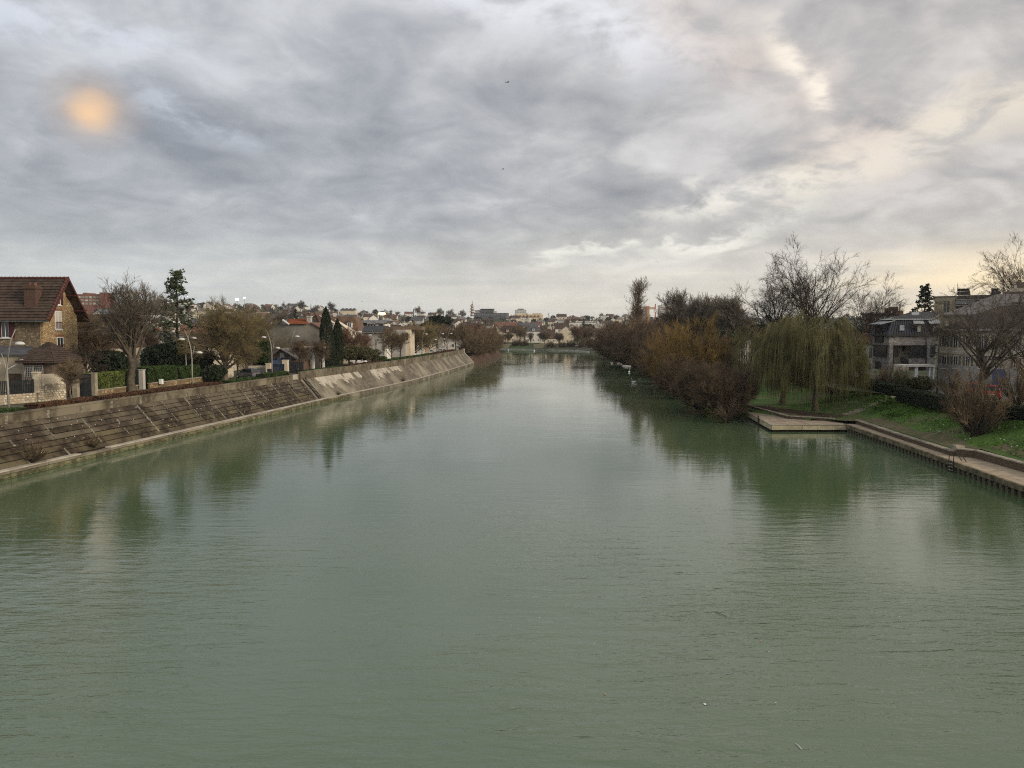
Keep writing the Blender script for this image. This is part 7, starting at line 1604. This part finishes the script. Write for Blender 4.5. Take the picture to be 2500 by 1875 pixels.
# ================================================================ STREET FURNITURE, CARS, PEOPLE, BIRDS
M_lamp = mat('lamp_metal', (.22, .205, .185), (.18, .17, .155), 2, .45, spec=.5)
M_dome = mat('lamp_dome', (.44, .44, .43), (.38, .38, .37), 2, .35)
def lamp(px, y, label, lean=1, back=False, s=1.0, both=True):
    x = at_y(px, 805, y)[0]; r = empty('street_lamp', (x, y, ZQ), label, 'street lamp', 'curved street lamps along the left quay', rz=0, s=s)
    P = [(0, 0, 0), (0, 0, 2.2), (lean * -.02, 0, 3.6), (lean * .10, 0, 5.0), (lean * .42, 0, 6.3), (lean * .85, 0, 7.25)]
    MB().tube(P, [.10, .09, .085, .07, .05, .025], 8).build('mast', M_lamp, r, local=True, smooth=True)
    MB().lathe((0, 0, 0), [(.17, 0), (.17, .12), (.11, .2)], 8).build('foot', M_lamp, r, local=True)
    hx = lean * 1.25
    def head(cx, z, x0, z0):
        a = MB(); a.tube([(x0, 0, z0), (cx * .6 + x0 * .4, 0, z + .16), (cx, 0, z + .10)], .03, 6).build('arm', M_lamp, r, local=True)
        m = MB(); m.lathe((cx, 0, z - .06), [(.05, 0), (.40, .01), (.38, .10), (.27, .21), (.10, .27)], 12); h_ = m.build('lamp_head', M_dome, r, local=True, smooth=True)
        MB().lathe((cx, 0, z - .10), [(.25, 0), (.28, .05)], 10).build('lens', M_lgrey, h_, local=True)
    head(lean * .42 + lean * .75, 6.0, lean * .36, 6.1)
    if both:
        Q = [(0, 0, 2.9), (-lean * .10, 0, 4.0), (-lean * .42, 0, 5.2)]
        MB().tube(Q, [.07, .055, .03], 7).build('side_arm', M_lamp, r, local=True, smooth=True)
        head(-lean * .95, 4.35, -lean * .2, 4.5)
    return r
lamp(13, 65.0, 'curved double-headed street lamp nearest the left edge', 1)
lamp(466, 95, 'curved lamp post of the close pair, the nearer one at the parapet', -1); lamp(452, 108, 'thinner curved lamp post of the close pair, on the far side of the road', 1, both=False)
lamp(662, 119, 'curved double-headed lamp by the navy gate', -1); lamp(709, 134, 'single curved lamp behind the walker, in front of the grey gable', 1, both=False)
lamp(917, 166, 'double-headed lamp right of the umbrella bushes', -1); lamp(896, 178, 'thin single lamp behind the umbrella bushes', -1, both=False); lamp(996, 196, 'lamp in front of the plain grey wall', -1); lamp(1071, 222, 'lamp under the row of rounded street trees', 1); lamp(1030, 205, 'thin lamp among the olive street trees', 1, both=False); lamp(1092, 232, 'last lamp visible before the end of the sloping wall', 1)
for px, y in ((919, 163), (924, 164)): tag(pxbox(MB(), px - .7, 866, px + .7, 887, y, .12).build('sign_post', M_dframe), 'dark notice post beside the double-headed lamp' + (', right one' if px > 920 else ', left one'), 'sign post')
o = MB(); o.box(at_y(650, 805, 118)[0], 118, ZQ, at_y(658, 805, 118)[0], 118.6, ZQ + 1.1); o.box(at_y(649.5, 805, 118)[0], 117.95, ZQ + 1.1, at_y(658.5, 805, 118)[0], 118.65, ZQ + 1.18); tag(o.build('street_cabinet', M_gate), 'small dark utility cabinet left of the lamp by the navy gate', 'cabinet')
# lamps with scroll crooks on the right bank
M_blk = mat('black_iron', (.02, .02, .021), (.015, .015, .016), 2, .5)
def scroll(px, y, top, label, sg=1):
    x, zt = at_y(px, top, y); r = empty('scroll_lamp', (x, y, ZR), label, 'street lamp', 'black scroll lamps on the right bank'); H = zt - ZR; m = MB()
    m.tube([(0, 0, 0), (0, 0, H - .9)], [.075, .045], 8); m.lathe((0, 0, 0), [(.14, 0), (.14, .5), (.09, .9), (.08, 1.0)], 8); m.build('post', M_blk, r, local=True)
    pts = [(0, 0, H - .95)]; R0 = .95
    for k_ in range(15): a = math.pi - k_ * math.pi / 9.5; rr = R0 * (1 - k_ * .052); pts.append((sg * (R0 + rr * math.cos(a)), 0, H - .95 + rr * math.sin(a) * .98))
    MB().tube(pts, .035, 6).build('crook', M_blk, r, local=True)
    q = pts[-1]; ln = MB(); ln.lathe((sg * R0, 0, H - 1.55), [(.05, 0), (.16, .08), (.22, .42), (.06, .55)], 8); ln.build('lantern', M_blk, r, local=True)
    MB().tube([(sg * R0, 0, H - 1.0), (sg * R0, 0, H - .2)], .02, 5).build('hanger', M_blk, r, local=True)
scroll(2103, 99, 813, 'black scroll-crook lamp beside the white house, left one', 1); scroll(2294, 90, 810, 'black scroll-crook lamp at the corner of the beige house', 1)
wl = empty('wall_lantern', (*at_y(2288, 860, 93.6)[:1], 93.6, at_y(2288, 860, 93.6)[1]), 'dark lantern on a curved bracket at the left corner of the beige house', 'wall lantern'); m = MB(); m.tube([pxp(2288, 850, 93.8), pxp(2282, 845, 93.2), pxp(2273, 846, 93), pxp(2270, 856, 93), pxp(2274, 862, 93)], .035, 6); m.build('bracket', M_blk, wl); m = MB(); m.lathe(pxp(2275, 873, 93), [(.05, 0), (.28, .18), (.34, .30), (.10, .36)], 8); m.build('lantern', M_blk, wl)

def car(loc, rz, paint, label, L=4.0, Wd=1.72, H=1.45, hatch=True, cat='car'):
    r = empty('parked_car', loc, label, cat, rz=rz)
    hw = Wd / 2; st = [(-L / 2, .34, .74, .82), (-L / 2 + .10, .24, .88, .92), (-L * .30, .20, .93, .98), (0, .20, .92, 1.0), (L * .22, .20, .90, 1.0), (L * .40, .20, .80, .97), (L / 2 - .06, .26, .66, .88), (L / 2, .36, .56, .78)]
    m = MB(); rings = []
    for x, z0, z1, wf in st:
        b = len(m.v); w = hw * wf
        m.v += [(x, -w * .93, z0), (x, -w, z0 + .16), (x, -w, z1 - .16), (x, -w * .88, z1), (x, w * .88, z1), (x, w, z1 - .16), (x, w, z0 + .16), (x, w * .93, z0)]; rings.append(b)
    for a, b in zip(rings, rings[1:]):
        for k_ in range(8): m.f.append((a + k_, a + (k_ + 1) % 8, b + (k_ + 1) % 8, b + k_))
    m.f.append(tuple(rings[0] + k_ for k_ in range(8))); m.f.append(tuple(rings[-1] + k_ for k_ in range(8))[::-1]); m.build('body', paint, r, local=True, smooth=False, bevel=.02)
    xb0, xb1, xt0, xt1 = -L * .46, L * .26, -L * .36, L * .06; zb, zt_ = .90, H; wb_, wt = hw * .90, hw * .70
    P = [(xb0, -wb_, zb), (xb1, -wb_, zb), (xb1, wb_, zb), (xb0, wb_, zb), (xt0, -wt, zt_), (xt1, -wt, zt_), (xt1, wt, zt_), (xt0, wt, zt_)]
    MB().hexa(P).build('cabin', paint, r, local=True, bevel=.06)
    P = [Vector(p) for p in P]
    def pane(nm, a, b, c, d, ins=.10, out=.014, mm=None):
        ce = (a + b + c + d) / 4; q = [p.lerp(ce, ins) for p in (a, b, c, d)]; n = (b - a).cross(d - a).normalized()
        if n.dot(ce - Vector((ce.x * .2, 0, .8))) < 0: n = -n
        MB().hexa([p + n * -.01 for p in q] + [p + n * out for p in q]).build(nm, mm or GL, r, local=True)
    pane('rear_window', P[0], P[3], P[7], P[4], .13); pane('windscreen', P[1], P[2], P[6], P[5], .10)
    for i, j, k_, l in ((0, 1, 5, 4), (3, 2, 6, 7)):
        a, b, c, d = P[i], P[j], P[k_], P[l]; mid0, mid1 = a.lerp(b, .52), d.lerp(c, .52); pane('side_window', a, mid0, mid1, d, .12); pane('side_window', mid0, b, c, mid1, .12)
    MB().box(xt0 + .1, -wt * .8, zt_ + .002, xt1 - .1, wt * .8, zt_ + .03).build('roof_panel', paint, r, local=True)
    for sx in (-L * .32, L * .31):
        for sy in (-1, 1):
            t = MB(); t.tube([(sx, sy * (hw - .17), .31), (sx, sy * (hw + .01), .31)], .31, 18); wh_ = t.build('wheel', M_dark, r, local=True); t = MB(); t.tube([(sx, sy * (hw + .002), .31), (sx, sy * (hw + .028), .31)], [.19, .17], 12); t.build('rim', M_zinc, wh_, local=True)
    red = mat('tail_lamp', (.35, .02, .015), (.3, .015, .01), 2, .3); wl_ = mat('head_lamp', (.6, .6, .58), (.5, .5, .5), 2, .2)
    for sy in (-1, 1):
        MB().box(-L / 2 - .012 + .05, sy * hw * .70 - .12, .60, -L / 2 + .12, sy * hw * .70 + .12, .84).build('tail_light', red, r, local=True); MB().box(L / 2 - .16, sy * hw * .62 - .16, .50, L / 2 + .012, sy * hw * .62 + .16, .64).build('headlight', wl_, r, local=True)
        MB().box(L * .17, sy * (hw * .98) - .07, .92, L * .17 + .14, sy * (hw * .98) + .07, 1.04).build('mirror', paint, r, local=True)
    MB().box(-L / 2 - .02, -.26, .50, -L / 2 + .02, .26, .61).build('number_plate', M_frame, r, local=True); MB().box(-L / 2 - .03, -hw * .75, .30, -L / 2 + .08, hw * .75, .45).build('bumper', M_dframe, r, local=True)
    return r
def paint(n, c): 
    m = mat(n, c, tuple(q * .9 for q in c), 1, .28, spec=.5); return m
car((at_y(602, 805, 114)[0], 114, ZQ), math.radians(150), paint('grey_car_paint', (.10, .105, .12)), 'dark grey hatchback parked on the quay in front of the garages')
x_, y_ = at_z(2426, 972, ZR + .02); car((at_y(2426, 805, 84)[0], 84, ZR), math.radians(62), paint('red_car_paint', (.34, .012, .014)), 'red hatchback seen from behind in front of the blue door')
car((at_y(2384, 805, 88)[0], 88, ZR), math.radians(60), paint('red_car_paint', (.34, .012, .014)), 'second red car, mostly hidden behind bare branches left of the hatchback')
wp = paint('white_car_paint', (.62, .62, .62))
for px, y, rz, lab in ((873, 160, 8, 'white car half hidden under the umbrella-shaped bushes'), (922, 170, 5, 'white car behind the two notice posts'), (935, 173, 8, 'pale silver car right of the white one behind the notice posts')): car((at_y(px, 805, y)[0], y, ZQ), math.radians(rz), wp if 'white car' in lab else paint('silver_paint', (.38, .39, .40)), lab)
for i, (px, y) in enumerate(((1012, 205), (1052, 222), (1084, 232))): car((at_y(px, 805, y)[0], y, ZQ), math.radians(10), [wp, paint('silver_paint', (.38, .39, .40)), wp][i], ['white car under the olive rounded street tree', 'silver car under the brown rounded street tree', 'white van-like car near the end of the quay'][i])
for i, (px, py0, py1, y) in enumerate([(1020, 851, 865, 213), (1030, 847, 863, 216), (1040, 849, 861, 219), (1058, 850, 862, 226), (1098, 847, 860, 250), (1114, 846, 858, 258), (1128, 845, 856, 262)]):
    r = empty('boundary_wall', (at_y(px, 805, y)[0], y, ZQ), ['white gateway panel left of the olive street tree', 'white arched gateway between the street trees', 'orange-cream gate panel between the rounded trees', 'pale wall panel under the brown rounded tree', 'white wall piece behind the last lamps', 'white wall piece near the river tip', 'white wall piece closest to the river tip'][i], 'wall'); mm = MB(); pxbox(mm, px, py0, px + 7, py1 + 6, y, .3); mm.build('wall_panel', M_white if i != 2 else mat('peach_render', (.5, .33, .2)), r); mm = MB(); pxbox(mm, px - .5, py0 - .8, px + 7.5, py0, y - .05, .4); mm.build('coping', M_cop, r)

# walker in black
def person():
    x, y = at_y(722, 805, 124.5)[0], 124.5; r = empty('person', (x, y, ZQ), 'person in black hooded coat walking along the quay behind the parapet', 'person', rz=math.radians(80))
    J = {'hip': (0, 0, .92), 'chest': (.03, 0, 1.32), 'neck': (.05, 0, 1.5), 'head': (.08, 0, 1.62), 'top': (.08, 0, 1.74), 'ls': (.03, .19, 1.42), 'le': (-.08, .25, 1.14), 'lh': (.06, .24, .90), 'rs': (.03, -.19, 1.42), 're': (-.02, -.26, 1.14), 'rh': (.16, -.22, .94), 'll': (.02, .09, .86), 'lk': (.22, .09, .50), 'lf': (.20, .09, .06), 'lt': (.38, .10, .03), 'rl': (0, -.09, .86), 'rk': (-.06, -.09, .48), 'rf': (-.30, -.09, .12), 'rt': (-.18, -.10, .03)}
    E = [('hip', 'chest'), ('chest', 'neck'), ('neck', 'head'), ('head', 'top'), ('chest', 'ls'), ('ls', 'le'), ('le', 'lh'), ('chest', 'rs'), ('rs', 're'), ('re', 'rh'), ('hip', 'll'), ('ll', 'lk'), ('lk', 'lf'), ('lf', 'lt'), ('hip', 'rl'), ('rl', 'rk'), ('rk', 'rf'), ('rf', 'rt')]
    Rr = {'hip': .17, 'chest': .19, 'neck': .07, 'head': .11, 'top': .09, 'ls': .09, 'le': .06, 'lh': .045, 'rs': .09, 're': .06, 'rh': .045, 'll': .11, 'lk': .075, 'lf': .055, 'lt': .045, 'rl': .11, 'rk': .075, 'rf': .055, 'rt': .045}
    ks = list(J); me = bpy.data.meshes.new('body'); me.from_pydata([J[k_] for k_ in ks], [(ks.index(a), ks.index(b)) for a, b in E], []); me.materials.append(mat('black_cloth', (.016, .015, .017), (.01, .01, .011), 5)); o = link('body', me, r)
    sk = o.modifiers.new('skin', 'SKIN'); 
    for i, k_ in enumerate(ks): me.skin_vertices[0].data[i].radius = (Rr[k_], Rr[k_]); me.skin_vertices[0].data[i].use_root = (k_ == 'hip')
    sub = o.modifiers.new('sub', 'SUBSURF'); sub.levels = 2; sub.render_levels = 2
    m = MB(); m.lathe((.03, 0, .62), [(.24, 0), (.22, .25), (.20, .5), (.17, .78), (.09, .86)], 12); m.build('coat', mat('black_cloth', (.016, .015, .017)), r, local=True, smooth=True)
    m = MB(); m.lathe((.17, 0, 1.58), [(.03, 0), (.055, .03), (.055, .09), (.03, .13)], 8); m.build('face', mat('skin', (.45, .28, .20)), r, local=True, smooth=True)
    MB().lathe((.06, 0, 1.56), [(.10, 0), (.13, .08), (.11, .18), (.04, .22)], 10).build('hood', mat('black_cloth', (.016, .015, .017)), r, local=True, smooth=True)
    for s, k_ in ((1, 'lh'), (-1, 'rh')):
        m = MB(); p = Vector(J[k_]); m.tube([p, p + Vector((.02, 0, -.09))], [.035, .04], 6)
        for f in range(4): m.tube([p + Vector((-.025 + f * .02, s * .01, -.08)), p + Vector((-.02 + f * .022, s * .015, -.125)), p + Vector((-.005 + f * .02, s * .02, -.155 - .006 * (f % 3)))], [.010, .009, .007], 5)
        m.tube([p + Vector((.03, 0, -.03)), p + Vector((.06, 0, -.08))], [.011, .008], 5); m.build('hand', mat('skin', (.45, .28, .20)), r, local=True)
person()
# white figure / statue on the far shore quay
# swans, ducks
M_sw = mat('white_feather', (.78, .77, .73), (.66, .65, .61), 6, .8); M_beak = mat('orange_beak', (.45, .17, .04)); M_dk = mat('brown_feather', (.10, .08, .06), (.06, .05, .04), 8)
def swan(px, py, rz, label, s=1.0, cat='swan', feed=False):
    x, y = at_z(px, py, .03); dark = cat == 'duck'; mt = M_dk if dark else M_sw; r = empty(cat, (x, y, 0), label, cat, 'swans on the river' if not dark else 'ducks by the right bank', rz=math.radians(rz), s=s)
    m = MB(); m.tube([(-.74, 0, .30), (-.60, 0, .24), (-.35, 0, .17), (0, 0, .13), (.30, 0, .14), (.48, 0, .18), (.56, 0, .24)], [.015, .10, .22, .27, .23, .13, .05], 12)
    m.build('body', mt, r, local=True, smooth=True)
    N_ = [(.42, 0, .20), (.56, 0, .36), (.55, 0, .56), (.46, 0, .74), (.50, 0, .90), (.62, 0, .95), (.72, 0, .90)] if not dark else [(.36, 0, .24), (.46, 0, .36), (.50, 0, .46), (.58, 0, .46)]
    if feed: N_ = [(.42, 0, .22), (.58, 0, .36), (.72, 0, .46), (.86, 0, .40), (.94, 0, .26), (.98, 0, .14)]
    m = MB(); m.tube(N_, [.10, .065, .05, .045, .05, .06, .04][:len(N_)], 8); m.build('neck', mt, r, local=True, smooth=True)
    e = Vector(N_[-1]); d = (e - Vector(N_[-2])).normalized(); MB().tube([e - d * .01, e + d * .14], [.032, .012], 6).build('beak', M_beak, r, local=True)
    for sy in (-1, 1):
        m = MB(); m.tube([(-.66, sy * .06, .36), (-.35, sy * .17, .34), (0, sy * .22, .27), (.26, sy * .18, .22)], [.02, .10, .13, .05], 8); m.build('wing', mt, r, local=True, smooth=True)
swan(1536, 909, -95, 'white swan facing the camera, above the sideways one', .8); swan(1548, 934, 180, 'white swan seen from the side heading left, nearest one', .85); swan(1494, 887, 20, 'left white swan of the pair by the thicket', .8); swan(1509, 887, 190, 'right swan of the pair by the thicket, greyer', .75)
swan(1241, 855, -90, 'distant white swan left at the far shore', 1.0); swan(1304, 857, -90, 'distant white swan in the middle of the far shore', 1.1); swan(1416, 856, -90, 'distant tall white shape near the right of the far shore', 1.3)
swan(1602, 951, 170, 'brown duck swimming ahead of its wake near the ochre willow', .6, 'duck'); swan(1626, 952, 170, 'second brown duck following to the right', .6, 'duck')
def flyer(px, py, d_, label, s):
    q = pxp(px, py, d_); r = empty('flying_bird', q, label, 'bird', rz=.6, s=s); mt = mat('black_feather', (.02, .02, .022))
    MB().tube([(-.22, 0, 0), (-.1, 0, 0), (.08, 0, 0), (.2, 0, .02), (.26, 0, .02)], [.03, .055, .06, .03, .01], 8).build('body', mt, r, local=True, smooth=True)
    for sy in (-1, 1): m = MB(); m.hexa([(-.08, sy * .04, 0), (.08, sy * .04, 0), (.05, sy * .35, .10), (-.08, sy * .35, .10), (-.08, sy * .04, .02), (.08, sy * .04, .02), (.05, sy * .35, .115), (-.08, sy * .35, .115)]); m.hexa([(-.08, sy * .35, .10), (.05, sy * .35, .10), (-.10, sy * .62, .02), (-.14, sy * .62, .02), (-.08, sy * .35, .115), (.05, sy * .35, .115), (-.10, sy * .62, .03), (-.14, sy * .62, .03)]); m.build('wing', mt, r, local=True)
    MB().hexa([(-.34, -.06, 0), (-.2, -.03, 0), (-.2, .03, 0), (-.34, .06, 0), (-.34, -.06, .015), (-.2, -.03, .015), (-.2, .03, .015), (-.34, .06, .015)]).build('tail', mt, r, local=True)
flyer(1239, 201, 190, 'upper small black bird in the sky', 1.5); flyer(1228, 413, 210, 'lower small black bird in the sky', 1.3); flyer(884, 737, 260, 'tiny bird low over the left hill', .9)
# floating twigs and leaves
for i, (a, b_, lab) in enumerate([((1746, 1495), (1775, 1506), 'long thin dark stick floating in the right foreground'), ((1656, 1397), (1668, 1397.5), 'short dark twig floating left of the long stick'), ((1507, 1314), (1513, 1315), 'tiny dark twig floating near the middle of the river'), ((1942, 1815), (1958, 1830), 'pale thin reed floating at the bottom right')]):
    p, q = at_z(*a, .01), at_z(*b_, .01); o = MB().tube([(*p, .015), ((p[0] + q[0]) / 2, (p[1] + q[1]) / 2, .03), (*q, .012)], [.007, .010, .005], 5).build('floating_stick', M_frame if i == 3 else BK_D); tag(o, lab, 'stick', 'floating sticks')
for i, (px, py, lab) in enumerate([(1477, 1694, 'pale pink leaf floating at the bottom centre'), (1721, 1719, 'small white petal floating right of the pink leaf'), (1937, 1527, 'pale brown leaf floating below the long stick, right'), (1858, 1565, 'brownish leaf below and left of the pale brown one'), (1316, 1508, 'small pale leaf left of the stick, centre'), (1450, 1572, 'tiny white petal in the centre foreground'), (1876, 1590, 'tiny white petal right of the brownish leaf'), (1894, 1715, 'tiny pale petal right of the white one'), (2196, 1505, 'tiny pale petal far right'), (1450, 1288, 'tiny pale petal near the willow reflection')]):
    x, y = at_z(px, py, .01); m = MB(); n = 7; rr = .035 if i < 4 else .016; m.prism([(x + rr * math.cos(k_ * 6.28 / n) * (1 + .3 * (k_ % 2)), y + rr * 1.3 * math.sin(k_ * 6.28 / n), .006) for k_ in range(n)], (0, 0, .008)); o = m.build('floating_leaf', [mat('pink_leaf', (.45, .25, .18)), M_frame, mat('tan_leaf', (.30, .22, .15)), mat('tan_leaf', (.30, .22, .15))][i] if i < 4 else M_frame); tag(o, lab, 'leaf', 'leaves and petals floating on the river')
